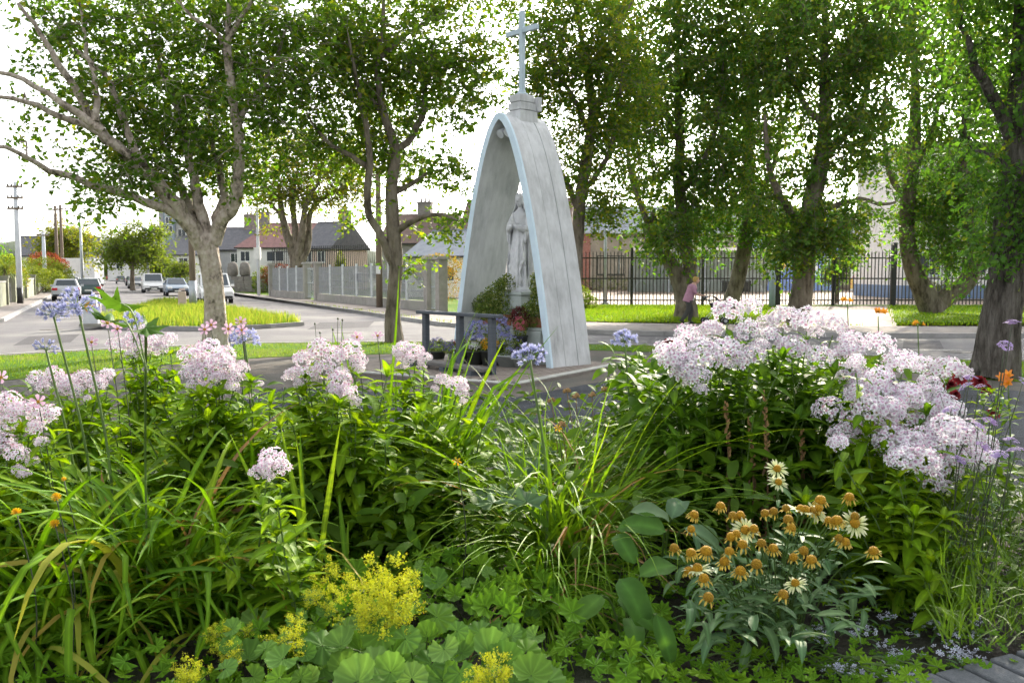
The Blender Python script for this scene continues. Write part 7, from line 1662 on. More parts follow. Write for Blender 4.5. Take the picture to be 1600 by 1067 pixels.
clump('iris_blades', 'upright sword leaves below the kneeling rail', gb(668, 850), 34, (0.75, 1.12), (0.022, 0.032), (70, 88), (5, 40), [(m_daylily, 1.0)], seed=11, rad=0.10, az=(0.3, 0.5), nlib=12)
clump('iris_blades', 'tall bright sword leaves standing alone in the middle', gb(488, 970), 5, (0.62, 0.82), (0.020, 0.026), (80, 88), (4, 16), [(m_hedge if False else m_daylily, 1.0)], seed=12, rad=0.03, az=(2.2, 0.4), nlib=5)
clump('iris_blades', 'short bright sword leaves right of the tall ones', gb(545, 960), 4, (0.38, 0.5), (0.018, 0.024), (65, 80), (10, 30), [(m_daylily, 1.0)], seed=13, rad=0.03, az=(2.4, 0.5), nlib=4)
clump('iris_blades', 'thin upright blade rising in front of the slender tree', gb(582, 800), 3, (1.0, 1.3), (0.016, 0.02), (86, 89), (2, 8), [(m_daylily, 1.0)], seed=14, rad=0.03, az=(1.5, 0.6), nlib=3)

# ------------------------------------------------------------------ rounded and lobed leaves
def fan_leaf(Rr, lobes=9, depth=0.12, pleat=0.06, teeth=3, cup=0.12, span=2.85, seed=0, rings=4, cut=0.0):
    r = np.random.default_rng(seed); na = lobes * 6 + 1; th = np.linspace(-span, span, na); fs = np.linspace(0.03, 1, rings + 1) ** 0.9
    ph = th * lobes / (2 * span) * 2 * math.pi
    lob = 1 - depth * (0.5 + 0.5 * np.cos(ph + (math.pi if lobes % 2 == 0 else 0))) ** (1.0 if cut == 0 else 0.5)
    rad = Rr * lob * (1 + 0.03 * np.cos(ph * teeth)) * (1 - 0.12 * np.abs(th) / span) * (1 + 0.04 * r.normal(size=1))
    V = []
    for f in fs:
        rr_ = rad * f if f > 0.5 else Rr * 0.8 * f * np.ones(na)
        z = pleat * Rr * f * -np.cos(ph) + cup * Rr * f ** 2 + 0.03 * Rr * np.sin(th * 2 + seed) * f
        V.append(np.stack([rr_ * np.cos(th), rr_ * np.sin(th), z], 1))
    F = [(i * na + j, i * na + j + 1, (i + 1) * na + j + 1, (i + 1) * na + j) for i in range(rings) for j in range(na - 1)]
    fan_tone[(rings + 1) * na] = np.tile(0.5 - 0.5 * np.cos(ph + (math.pi if lobes % 2 == 0 else 0)), rings + 1)
    return np.concatenate(V), np.array(F)
mantle_lib = lib(lambda i: fan_leaf(0.054, 9, 0.09, 0.034, 3, U_(-0.1, 0.6), U_(2.6, 2.95), i), 6, m_mantle, 'leaf')
geran_src = [fan_leaf(0.042, 7, 0.30, 0.08, 3, U_(-.1, .3), 2.6, i, 4, 1.0) for i in range(5)]
geran_lib = [bulk('leaf', V, F, m_geran, tone=fan_tone[len(V)], smooth=True, link=False) for V, F in geran_src]
grey_lib = lib(lambda i: fan_leaf(0.075, 5, 0.38, 0.10, 3, U_(-.1, .2), 2.3, i, 4, 1.0), 5, m_greyleaf, 'leaf')
def petiole_plant(name, label, polyg, n, mind, hz, libm, base, s=(0.75, 1.2), seed=1, group='low leafy plants in the flower bed', face=0.7, cat='plant', stemm=m_stem, extra=None):
    """leaves on thin stalks; polyg is where they show in the photograph, hz the height range over the soil"""
    rr = random.Random(seed); st_ = random.getstate(); random.seed(seed)
    q = empty(name, (base[0], base[1], SZ), 0, label, cat, group); org = Vector((base[0], base[1], SZ)); mb = MB()
    for u, v in scatter(polyg, n, mind):
        h = rr.uniform(*hz); p = G(u, v, SZ + h) - org
        az = rr.uniform(0, 6.283)
        o = put(rr.choice(libm), q, p, az, rr.uniform(-.45, .35), rr.uniform(-.3, .3), rr.uniform(*s))
        # tilt leaves towards the viewer and the light
        nrm = Vector((rr.uniform(-.35, .35), -face + rr.uniform(-.4, .3), 1.0)).normalized()
        o.rotation_euler = (Vector(nrm).to_track_quat('Z', 'Y') @ Matrix.Rotation(az, 3, 'Z').to_quaternion()).to_euler()
        f_ = Vector((p.x * 0.35, p.y * 0.35 + 0.03, 0)); mb.tube(smooth_path([f_, f_.lerp(p, 0.55) + Vector((0, 0, 0.03)), p], 3), 0.0022, 4, cap=False)
    so = mb.build('stalks', stemm, q, fixn=False); so['kind'] = 'stuff'
    random.setstate(st_)
    return q
petiole_plant('lady_mantle', 'pale pleated lady mantle leaves at the bottom middle of the bed', [(470, 1067), (500, 990), (600, 950), (700, 965), (840, 1010), (860, 1067)], 62, 27, (0.14, 0.26), mantle_lib, gb(660, 1060), (0.55, 1.25), 3)
petiole_plant('lady_mantle', 'lady mantle leaves among the yellow froth towards the daylily', [(350, 1067), (360, 960), (430, 930), (540, 925), (560, 980), (480, 1060)], 34, 30, (0.12, 0.24), mantle_lib, gb(450, 1010), (0.55, 0.95), 4)
petiole_plant('lady_mantle', 'lady mantle leaves under the fine grass beside the yellow froth', [(640, 950), (660, 880), (760, 880), (830, 960), (840, 1010), (720, 985)], 30, 30, (0.08, 0.2), mantle_lib, gb(740, 960), (0.5, 0.9), 5)
petiole_plant('geranium_plant', 'divided green geranium leaves under the fine grass', [(640, 900), (680, 800), (790, 800), (840, 880), (900, 960), (760, 960)], 90, 17, (0.06, 0.22), geran_lib, gb(770, 900), (0.8, 1.3), 6)
petiole_plant('geranium_plant', 'divided geranium leaves along the daylily edge', [(330, 1000), (380, 920), (520, 880), (620, 880), (600, 960), (420, 1030)], 80, 18, (0.05, 0.18), geran_lib, gb(470, 960), (0.8, 1.3), 7)
petiole_plant('geranium_plant', 'divided leaves between the thin tuft and the large dock leaf', [(880, 1010), (900, 900), (990, 880), (1040, 960), (1060, 1050), (960, 1060)], 60, 18, (0.03, 0.16), geran_lib, gb(960, 990), (0.7, 1.2), 8)
petiole_plant('geranium_plant', 'small bright weeds along the front edge of the soil', [(1060, 1060), (1080, 1010), (1200, 1020), (1340, 1030), (1480, 1040), (1400, 1067)], 46, 18, (0.02, 0.06), geran_lib, gb(1230, 1040), (0.45, 0.8), 9)
petiole_plant('anemone_foliage', 'grey green lobed leaves below the kneeling rail', [(720, 790), (700, 700), (740, 640), (830, 650), (860, 720), (830, 790)], 64, 21, (0.18, 0.42), grey_lib, gb(780, 800), (0.7, 1.15), 10, face=0.5)
petiole_plant('anemone_foliage', 'grey green lobed leaves between the left and middle phlox', [(370, 760), (360, 650), (420, 610), (480, 660), (480, 760), (430, 800)], 46, 22, (0.15, 0.40), grey_lib, gb(425, 800), (0.6, 1.0), 11, face=0.5)
petiole_plant('anemone_foliage', 'lobed green leaves rising under the left side phlox', [(40, 800), (60, 700), (200, 680), (300, 720), (300, 800), (150, 830)], 60, 24, (0.12, 0.40), geran_lib, gb(170, 820), (1.0, 1.7), 12, face=0.5)
# yellow froth of the lady's mantle
def froth(seed, R0, n):
    r = np.random.default_rng(seed); B = Bulk()
    lob = r.normal(size=(12, 3)) * np.array([0.6, 0.6, 0.5]) * R0
    for i in range(n):
        p = lob[r.integers(12)] + r.normal(size=3) * R0 * 0.22
        V, F, T = floret(4, r.uniform(0.0028, 0.0045), 0.8, 0.3); B.add(rotM(V, align(r.normal(size=3) + np.array([0, -.4, 0.8]))) + p, F, r.random())
    return B.build('flower_spray', m_yfroth, link=False)
froth_lib = [froth(200 + i, 0.045, 520) for i in range(5)]
def froth_plant(label, pts, base, seed):
    rr = random.Random(seed); q = empty('mantle_flowers', (base[0], base[1], SZ), 0, label, 'yellow flowers', 'yellow flower sprays of the bed'); org = Vector((base[0], base[1], SZ)); mb = MB()
    for u, v, h, s_ in pts:
        p = G(u, v, SZ + h) - org; o = put(rr.choice(froth_lib), q, p, rr.uniform(0, 6.28), 0, 0, s_, 'flower_spray')
        for k in range(4): mb.tube(smooth_path([Vector((p.x * 0.4, p.y * 0.4 + 0.05, 0)), p * 0.7 + Vector((0, 0, 0.02)), p + Vector((rr.uniform(-.03, .03), rr.uniform(-.03, .03), 0))], 3), 0.0014, 4, cap=False)
    mb.build('stalks', m_stem, q, fixn=False)['kind'] = 'stuff'
froth_plant('largest mound of yellow froth above the pale pleated leaves', [(560, 915, .34, .9), (590, 905, .36, 1), (620, 912, .35, .95), (575, 945, .32, 1), (605, 940, .33, 1.05), (635, 935, .33, .9), (590, 970, .30, .9), (560, 960, .30, .8), (620, 965, .30, .8), (645, 905, .34, .6)], gb(600, 1010), 1)
froth_plant('small yellow froth left of the largest mound', [(520, 888, .33, .55), (505, 915, .30, .6), (490, 935, .28, .6), (525, 925, .3, .5), (515, 950, .27, .4)], gb(510, 990), 2)
froth_plant('upright yellow froth among the pleated leaves towards the daylily', [(462, 970, .28, .5), (456, 990, .27, .55), (462, 1008, .25, .45)], gb(460, 1040), 3)
froth_plant('scattered yellow froth at the daylily foot', [(350, 985, .22, .5), (365, 1020, .2, .55), (345, 1010, .2, .45), (385, 985, .2, .4), (425, 1000, .2, .4), (430, 1040, .18, .5), (330, 990, .22, .4)], gb(380, 1040), 4)
froth_plant('yellow froth at the very bottom edge in the middle', [(760, 1052, .2, .75), (785, 1058, .2, .8), (775, 1045, .21, .6), (745, 1064, .19, .6)], gb(770, 1067), 5)
froth_plant('yellow froth in the bottom left corner', [(296, 1045, .2, .65), (300, 1062, .19, .6), (286, 1060, .19, .5)], gb(296, 1067), 6)

# dock: few very large leaves
def dock(label, base, leaves, mats):
    q = empty('dock_plant', (*base, SZ), 0, label, 'plant', 'low leafy plants in the flower bed'); mb = MB()
    for i, (u, v, d, L_, W_, tilt, spin) in enumerate(leaves):      # (u, v): where the leaf base sits; spin: direction of the tip in the leaf plane
        p = P(u, v, d) - q.location; B = Bulk(); B.add(*blade(L_, W_, R(U_(5, 30)), R(U_(40, 95)), 9, U_(.2, .55), 'oval', 1.2, U_(-.2, .2), 0.16), 0, np.tile([0., 1., 0.], 10))
        o = put(B.build('leaf', mats[i % len(mats)], smooth=True, link=False), q, p, 0)
        o.rotation_euler = (Matrix.Rotation(U_(-.2, .2), 3, 'Z') @ Matrix.Rotation(R(tilt), 3, 'X') @ Matrix.Rotation(R(spin), 3, 'Z')).to_euler()
        mb.tube(smooth_path([(p.x * .3, p.y * .3, 0), (p.x * .7, p.y * .7, p.z * .7 + .02), tuple(p)], 3), .004, 5)
    mb.build('stalks', m_stem, q)
dock('dock with very large oval leaves in front of the daisies', gb(990, 1000), [(968, 905, 2.75, .17, .09, 38, -62), (1025, 985, 2.66, .16, .07, 50, 128), (985, 965, 2.75, .13, .065, 20, -100), (1025, 960, 2.65, .15, .06, 60, -85), (940, 930, 2.8, .13, .07, 35, -130), (1000, 900, 2.85, .15, .08, 25, 20)], [m_dock])
dock('dock leaves spreading under the fine grass behind the daisies', gb(1030, 900), [(985, 800, 3.05, .15, .075, 20, -10), (1040, 830, 3.0, .17, .085, 40, 165), (1070, 825, 3.0, .15, .08, 30, -30), (965, 835, 3.0, .13, .07, 40, -70), (1050, 810, 3.1, .15, .075, 25, 60)], [m_greyleaf, m_dock])

# ------------------------------------------------------------------ daisy clump with orange cones
def daisy(kind, seed):
    r = random.Random(seed); mb = MB(); R0 = {'fresh': 0.013, 'faded': 0.015, 'cone': 0.0135}[kind]
    mb.lathe([(R0 * 0.55, -0.006), (R0, 0.0), (R0 * 0.98, 0.006), (R0 * 0.75, 0.013), (R0 * 0.35, 0.0165), (0.0005, 0.0175)], 14, cap=False)
    cone = mb.mesh('disc', m_conebrown if (kind == 'cone' and seed % 3 == 0) else m_cone, True)
    B = Bulk()
    n = {'fresh': 20, 'faded': 14, 'cone': 7}[kind]
    for i in range(n):
        if kind == 'fresh': V, F = blade(r.uniform(.026, .034), .0075, R(r.uniform(-5, 25)), R(r.uniform(10, 60)), 3, 0.1, 'oval')
        else: V, F = blade(r.uniform(.014, .022), .006, R(r.uniform(-70, -20)), R(r.uniform(10, 40)), 3, 0.2, 'oval')
        t_ = np.clip(np.linalg.norm(V[:, :2], axis=1) / 0.03, 0, 1)
        V = V + np.array([R0 * 0.85, 0, 0.0]); B.add(rotz(V, i * 6.283 / n + r.uniform(-.12, .12)), F, 0, t_)
    return cone, B.build('rays', m_ray if kind == 'fresh' else m_rayold, link=False)
dz = {k: [daisy(k, 300 + i) for i in range(4)] for k in ('fresh', 'faded', 'cone')}
lance_src = [blade(0.115, 0.030, R(U_(15, 50)), R(U_(30, 90)), 5, 0.25, 'lance', side=U_(-.12, .12)) for _ in range(6)]
daisy_leaf_lib = [bulk('leaf', V, F, m_daisyleaf, smooth=True, link=False) for V, F in lance_src]
def daisy_plant(label, base, flowers, leafpoly, nleaf, seed, hz=(0.06, 0.26)):
    rr = random.Random(seed); q = empty('daisy_plant', (*base, SZ), 0, label, 'daisies', 'daisy clumps with orange centres'); org = Vector((*base, SZ)); mb = MB(); st_ = random.getstate(); random.seed(seed)
    for u, v, d, kind in flowers:
        p = P(u, v, d) - org; cone, rays = rr.choice(dz[kind]); s_ = rr.uniform(0.9, 1.2)
        tilt = (rr.uniform(0.0, 0.9) if kind == 'fresh' else rr.uniform(-.2, .5), rr.uniform(-.35, .35), rr.uniform(0, 6.28))
        o = put(cone, q, p, 0, 0, 0, s_, 'flower'); o.rotation_euler = (tilt[0], tilt[1], 0); k = put(rays, o, (0, 0, 0), rr.uniform(0, 6.28), 0, 0, 1, 'rays')
        mb.tube(smooth_path([Vector((p.x * 0.3, p.y * 0.3, 0)), p * 0.6 + Vector((0, 0, 0.03)), p], 4), 0.0024, 5, cap=False)
        for j in range(4):
            f = rr.uniform(.3, .9); put(rr.choice(daisy_leaf_lib), q, Vector((p.x * 0.3, p.y * 0.3, 0)).lerp(p, f), rr.uniform(0, 6.28), 0, rr.uniform(-.3, .3), rr.uniform(.4, .8))
    for u, v in scatter(leafpoly, nleaf, 7):
        p = G(u, v, SZ + rr.uniform(*hz)) - org; put(rr.choice(daisy_leaf_lib), q, p, rr.uniform(0, 6.28) if rr.random() < .4 else rr.gauss(-1.57, 1.0), rr.uniform(-.3, .4), rr.uniform(-.4, .4), rr.uniform(.7, 1.15))
    mb.build('stems', m_stem, q, fixn=False)['kind'] = 'stuff'; random.setstate(st_)
fl = [(1250, 797, 2.75, 'fresh'), (1275, 800, 2.8, 'fresh'), (1335, 818, 2.7, 'fresh'), (1320, 848, 2.65, 'faded'), (1164, 828, 2.7, 'fresh'), (1090, 890, 2.6, 'fresh'), (1076, 893, 2.6, 'faded'), (1100, 905, 2.55, 'faded'), (1243, 912, 2.55, 'fresh'),
      (1084, 805, 2.75, 'faded'), (1126, 792, 2.8, 'faded'), (1327, 778, 2.8, 'faded'), (1282, 783, 2.8, 'faded'), (1232, 814, 2.7, 'cone'), (1236, 826, 2.68, 'faded'), (1150, 836, 2.65, 'cone'), (1143, 840, 2.65, 'cone'), (1080, 865, 2.6, 'faded'), (1103, 862, 2.6, 'faded'), (1140, 863, 2.6, 'cone'), (1160, 852, 2.62, 'cone'), (1132, 878, 2.6, 'faded'), (1258, 798, 2.75, 'cone'), (1268, 799, 2.76, 'cone'), (1278, 796, 2.78, 'cone'), (1240, 872, 2.58, 'cone'), (1268, 876, 2.56, 'faded'), (1106, 935, 2.5, 'cone'), (1182, 883, 2.55, 'cone'), (1157, 893, 2.55, 'faded'), (1223, 931, 2.5, 'cone'), (1365, 862, 2.65, 'faded'), (1145, 808, 2.75, 'cone'), (1157, 806, 2.75, 'cone'), (1208, 800, 2.75, 'cone'), (1228, 796, 2.75, 'cone'), (1295, 815, 2.7, 'cone'), (1308, 815, 2.7, 'faded'), (1336, 808, 2.7, 'cone'), (1196, 804, 2.75, 'cone'), (1054, 858, 2.62, 'cone'), (1080, 828, 2.7, 'cone'), (1178, 828, 2.68, 'cone'), (1190, 850, 2.6, 'cone'), (1208, 858, 2.6, 'faded'), (1255, 862, 2.6, 'cone'), (1310, 842, 2.65, 'cone')]
daisy_plant('main daisy clump with many orange cones and faded white rays', gb(1215, 985), fl, [(1045, 880), (1080, 845), (1200, 840), (1320, 850), (1360, 900), (1345, 970), (1260, 1005), (1110, 1005), (1055, 940)], 270, 3)
daisy_plant('pair of fresh white daisies in front of the dried stalks', gb(1215, 900), [(1214, 733, 3.0, 'fresh'), (1216, 754, 2.98, 'fresh')], [(1190, 860), (1195, 800), (1240, 800), (1245, 860)], 14, 4)

# ------------------------------------------------------------------ dried stalks
for i, (u, vt, vb, lab) in enumerate(((1134, 628, 880, 'dried brown stalk nearest the fine grass'), (1172, 648, 880, 'dried brown stalk with pale tip in the middle of its row'), (1194, 612, 880, 'tallest dried brown stalk under the white phlox'), (1252, 672, 870, 'thin dried stalk right of the daisy pair'))):
    b_ = gb(u, vb); d_ = b_[1]; top = P(u, vt, d_); q = empty('dried_stalk', (*b_, SZ), 0, lab, 'dried stalk', 'dried brown stalks'); t_ = top - Vector((*b_, SZ)); mb = MB()
    path = smooth_path([(0, 0, 0), (0.01, 0.01, t_.z * 0.5), tuple(t_)], 6); mb.tube(path, np.linspace(0.005, 0.003, len(path)), 6); mb.build('stem', m_stem_b, q)
    rr = random.Random(i); B = Bulk()
    for k in range(46):
        f = rr.uniform(0.08, 0.72); x = path[int(f * (len(path) - 1))]
        V, F = blade(rr.uniform(.04, .08), rr.uniform(.008, .015), R(rr.uniform(-70, 10)), R(rr.uniform(40, 200)), 5, 0.8, 'lance', side=rr.uniform(-.4, .4)); B.add(rotz(V, rr.uniform(0, 6.28)) + x, F, rr.random())
    B.build('withered_leaves', leafy('withered_leaf', [(0.13, 0.085, 0.05), (0.20, 0.13, 0.075), (0.09, 0.06, 0.04)], 0.2, 0.9), q)
    mb = MB()
    for k in range(34):
        f = 0.66 + 0.34 * k / 34; x = path[min(len(path) - 1, int(f * (len(path) - 1)))] * 1.0; x = np.array([np.interp(f * (len(path) - 1), np.arange(len(path)), path[:, j]) for j in range(3)])
        a = rr.uniform(0, 6.28); mb.tube([x, x + np.array([math.cos(a) * .008, math.sin(a) * .008, .004]), x + np.array([math.cos(a) * .012, math.sin(a) * .012, .014])], [.003, .005, .002], 5)
    mb.build('seed_pods', m_seed, q)

# ------------------------------------------------------------------ single stalk flowers
def stalk(name, label, cat, u, v, d, group, stem_r=0.0035, base_shift=(0, 0), stem_m=m_stem, bend=0.03):
    p = P(u, v, d); q = empty(name, (p.x + base_shift[0], p.y + base_shift[1], SZ), 0, label, cat, group); t_ = p - q.location
    path = smooth_path([(0, 0, -0.02), (t_.x * 0.4 + bend, t_.y * 0.4, t_.z * 0.5), tuple(t_)], 6)
    MB().tube(path, np.linspace(stem_r * 1.25, stem_r, len(path)), 6).build('stem', stem_m, q, smooth=True)
    return q, t_, path
def umbel(seed, n=46, R0=0.085, closed=False):
    r = np.random.default_rng(seed); B = Bulk(); mb = MB()
    for i in range(n):
        d = r.normal(size=3); d[2] = abs(d[2]) * 0.9 - 0.30 * (r.random() < 0.5); d /= np.linalg.norm(d); L_ = R0 * r.uniform(0.62, 1.0); e = d * L_
        mb.tube([(0, 0, 0), tuple(e * 0.5 + [0, 0, .004]), tuple(e)], 0.0011, 4, cap=False)
        M_ = align(d); k = 6; fl_ = r.uniform(0.030, 0.038) * (0.75 if closed else 1); w = (0.35 if closed else 0.95)
        for j in range(k):
            V, F = blade(fl_, 0.0085, R(80), R(10 if closed else 62), 4, 0.15, 'oval', 1.6)
            t_ = np.clip(V[:, 2] / fl_ * 1.1, 0, 1); B.add(rotM(rotz(V + np.array([0.0016, 0, 0]), j * 6.283 / k), M_) + e, F, 0, t_)
    return B.build('umbel', m_agap, link=False), mb.mesh('flower_stalks', m_stem)
umb = [umbel(400 + i, 40 + 5 * i) for i in range(3)]; umb_c = umbel(410, 30, 0.07, True)
for i, (u, v, d, s_, k, bs, lab) in enumerate(((122, 468, 3.3, 1.0, 0, (.06, .1), 'larger of the two tall blue agapanthus at the left'), (84, 480, 3.35, 0.75, 1, (.08, .1), 'smaller tall blue agapanthus left of the larger one'), (72, 533, 3.4, 0.75, 9, (.05, .1), 'agapanthus with mostly closed buds at the left edge'), (976, 520, 4.3, 0.85, 2, (0.02, .1), 'blue agapanthus standing alone right of the shrine'), (828, 548, 3.4, 0.85, 1, (0.06, .05), 'blue agapanthus rising in front of the shrine arch'), (382, 520, 4.2, 0.9, 2, (0, .1), 'blue agapanthus beside the pink anemones at the pale trunk'), (206, 490, 4.4, 0.8, 0, (0.0, 0.0), 'blue agapanthus half hidden by the lobed leaf'))):
    s_ *= 0.78
    q, t_, path = stalk('agapanthus', lab, 'agapanthus', u, v + 14, d, 'blue agapanthus flowers', 0.0045, bs)
    um, ms = umb_c if k == 9 else umb[k]
    o = put(um, q, t_, U_(0, 6.28), U_(-.15, .15), U_(-.15, .15), s_, 'umbel'); put(ms, o, (0, 0, 0), 0, name='flower_stalks')
# tan seed heads
def seedball(seed):
    r = np.random.default_rng(seed); mb = MB()
    for i in range(26):
        d = r.normal(size=3); d[2] = abs(d[2]) - .2; d /= np.linalg.norm(d); mb.tube([tuple(d * .004), tuple(d * .012), tuple(d * .018)], [.0015, .0042, .0015], 5)
    return mb.mesh('seed_head', m_seed)
sb = [seedball(i) for i in range(3)]
for i, (u, v, d, lab) in enumerate(((886, 612, 4.5, 'tan seed head, tallest above the strap leaves'), (900, 620, 4.5, 'orange tan seed head right of the tallest one'), (945, 610, 4.6, 'tan seed head farther right above the strap leaves'), (862, 627, 4.5, 'pinkish seed head left of the tallest one'), (925, 618, 4.7, 'pale seed head in front of the dark tarmac'), (878, 665, 4.0, 'yellow seed head low in the fine grass'))):
    q, t_, path = stalk('seed_head_stalk', lab, 'seed head', u, v, d, 'tan seed heads', 0.002, (U_(-.05, .05), .05), m_stem_b); put(sb[i % 3], q, t_, 0, name='seed_head', s=1.25)
# anemones, marigolds
def simple_flower(name, lab, u, v, d, mat, k, r_, group, tilt, cent=m_cone, cat=None, wide=.72, cup=.25, leafn=0, stem_m=m_stem_d, layers=1, bs=(0, .05)):
    q, t_, path = stalk(name, lab, cat or name.split('_')[0], u, v, d, group, 0.002, bs, stem_m)
    B = Bulk()
    for l in range(layers):
        V, F, T = floret(k, r_ * (1 - 0.2 * l), wide, cup + 0.35 * l, 0.0, 0.12); B.add(rotz(V, l * 0.4) + np.array([0, 0, 0.002 * l]), F, 0, T)
    o = put(B.build('petals', mat, link=False), q, t_, U_(0, 6.28), 0, 0, 1, 'petals'); o.rotation_euler = (tilt[0], tilt[1], 0)
    put(MB().lathe([(r_ * .2, 0), (r_ * .22, r_ * .1), (r_ * .1, r_ * .2), (.0003, r_ * .22)], 10, cap=False).mesh('centre', cent, True), o, (0, 0, 0.001), 0, name='centre')
    return q
ga = 'pink anemone flowers'
for u, v, d, tl, lab in ((168, 505, 4.0, (1.0, .3), 'pink anemone under the lobed leaf tip'), (184, 514, 4.0, (1.2, -.4), 'drooping pink anemone right under the lobed leaf'), (320, 515, 4.2, (1.2, 0), 'pink anemone left of the pale trunk'), (330, 508, 4.3, (1.0, .5), 'pink anemone in front of the pale trunk'), (357, 514, 4.1, (1.25, 0), 'large open pink anemone facing forward right of the pale trunk'), (376, 503, 4.2, (.7, .4), 'pink anemone touching the blue agapanthus by the pale trunk'), (378, 516, 4.1, (1.2, -.2), 'pink anemone below the others at the blue agapanthus'), (558, 527, 4.2, (1.0, .2), 'pink anemone beside the slender tree foot'), (590, 525, 4.2, (.6, 0), 'pale anemone in front of the slender tree foot'), (143, 535, 3.9, (.8, .5), 'small magenta anemone above the left phlox'), (60, 628, 3.3, (1.1, .3), 'pink anemone among the left edge phlox'), (2, 590, 3.4, (1.1, 0), 'pink anemone cut by the left edge')):
    simple_flower('anemone', lab, u, v, d, m_anem, 6, 0.030, ga, tl)
gm = 'small yellow flowers at the left'
for u, v, d, lab in ((26, 801, 2.6, 'yellow marigold nearest the left edge'), (88, 777, 2.7, 'upper yellow marigold of the left pair'), (86, 819, 2.6, 'fuller yellow marigold below the upper one'), (100, 749, 2.9, 'tiny yellow marigold highest at the left')):
    simple_flower('marigold', lab, u, v, d, m_marig, 9, 0.016 if v != 749 else 0.009, gm, (0.7, U_(-.3, .3)), m_cone, layers=3)
for u, v, d, lab in ((714, 720, 3.2, 'small orange yellow bloom in the middle grass'), (872, 668, 3.8, 'yellow star bloom on a tall stalk in the fine grass')):
    simple_flower('marigold', lab, u, v, d, m_marig, 6, 0.018, 'small yellow flowers in the grass', (0.9, .2), m_cone, wide=.5, cup=-.3)
# dark red dahlias, orange lily, alstroemeria
def dahlia(u, v, d, r_, lab):
    q, t_, path = stalk('dahlia', lab, 'dahlia', u, v, d, 'dark red dahlias', 0.003, (-.05, .1)); B = Bulk()
    for l in range(5):
        n_ = 12 - l * 2
        for j in range(n_):
            V, F = blade(r_ * (1 - .15 * l), r_ * .42, R(5 + 18 * l), R(15), 3, .3, 'oval'); B.add(rotz(V, j * 6.283 / n_ + l * .3) + np.array([0, 0, .004 * l]), F, 0, np.linalg.norm(V[:, :2], axis=1) / r_)
    o = put(B.build('bloom', m_dahlia, link=False), q, t_, 0, name='bloom'); o.rotation_euler = (R(45), U_(-.3, .3), 0)
for u, v, d, r_, lab in ((1483, 604, 4.3, .045, 'dark red dahlia next to the white phlox'), (1499, 592, 4.35, .042, 'highest dark red dahlia beside the big trunk'), (1492, 618, 4.2, .03, 'small dark red dahlia low in the group'), (1530, 598, 4.4, .045, 'blackish red dahlia right of the highest one'), (1540, 608, 4.3, .035, 'blackish red dahlia under the verbena'), (1553, 645, 4.1, .035, 'dark dahlia lowest beside the lilac verbena'), (1045, 536, 4.2, .03, 'single red flower at the near end of the white phlox')): dahlia(u, v, d, r_, lab)
def lily(u, v, d, s_, lab, mat=m_orangep, nb=3):
    q, t_, path = stalk('orange_flower', lab, 'orange flower', u, v, d, 'orange flowers behind the phlox', 0.003, (.02, .05))
    B = Bulk()
    for k in range(nb):
        c_ = np.array([U_(-.03, .03), U_(-.03, .03), U_(-.01, .02)]) * s_; M_ = align(Vector((U_(-1, 1), -0.6, .6)))
        for j in range(6):
            V, F = blade(.038 * s_, .014 * s_, R(70), R(70), 4, .2, 'oval', 1.5); B.add(rotM(rotz(V, j * 1.047), M_) + c_, F, 0, np.clip(V[:, 2] / .03, 0, 1))
    put(B.build('bloom', mat, link=False), q, t_, 0, name='bloom')
    for k in range(7):
        f = 0.55 + 0.06 * k; put(random.choice(daisy_leaf_lib), q, path[int(f * (len(path) - 1))], U_(0, 6.28), 0, 0, .6)
for u, v, d, s_, lab in ((1324, 474, 4.6, .7, 'orange flower spike in front of the gate'), (1372, 494, 4.5, .9, 'brighter orange flower right of the first spike'), (1434, 508, 4.5, .6, 'tiny salmon flower against the far road'), (1575, 597, 4.0, 1.2, 'orange and yellow lily beside the big dark trunk')): lily(u, v, d, s_, lab)
q = empty('goldenrod', (U(1545, 3.9), 4.0, SZ), 0, 'yellow green arching leafy shoots under the orange lily', 'plant', None)
for i in range(60):
    p = P(U_(1528, 1580), U_(608, 660), 3.95 + U_(-.08, .08)) - q.location; put(bpy.data.meshes.get('leaf') if False else random.choice(phlox_lib[m_phlox_leaf]), q, p, U_(0, 6.28), U_(-.4, .3), U_(-.3, .3), U_(.35, .6))
MB().tube(smooth_path([(0, 0, 0), (.03, 0, .5), tuple(P(1570, 605, 3.95) - q.location)], 5), .004, 6).build('stem', m_stem, q)

# ------------------------------------------------------------------ verbena at the right
def vhead(seed):
    r = np.random.default_rng(seed); B = Bulk()
    for i in range(46):
        a = r.uniform(0, 6.28); rr = .026 * math.sqrt(r.random()); V, F, T = floret(5, .0052, .8, .15)
        B.add(rotM(V, align(np.array([math.cos(a) * rr * 18, math.sin(a) * rr * 18, 1.0]))) + np.array([math.cos(a) * rr, math.sin(a) * rr, .016 * (1 - (rr / .03) ** 2)]), F, 0, T)
    return B.build('flower_head', m_verb, link=False)
vh = [vhead(500 + i) for i in range(3)]
vb = [(1581, 507, 3.2), (1570, 541, 3.3), (1515, 592, 3.6), (1532, 606, 3.5), (1510, 606, 3.6), (1546, 660, 3.2), (1528, 668, 3.2), (1512, 674, 3.3), (1536, 700, 3.1), (1580, 690, 3.0), (1588, 706, 2.95), (1560, 712, 3.0), (1485, 642, 3.5), (1500, 720, 3.1), (1598, 598, 3.1), (1495, 722, 3.1)]
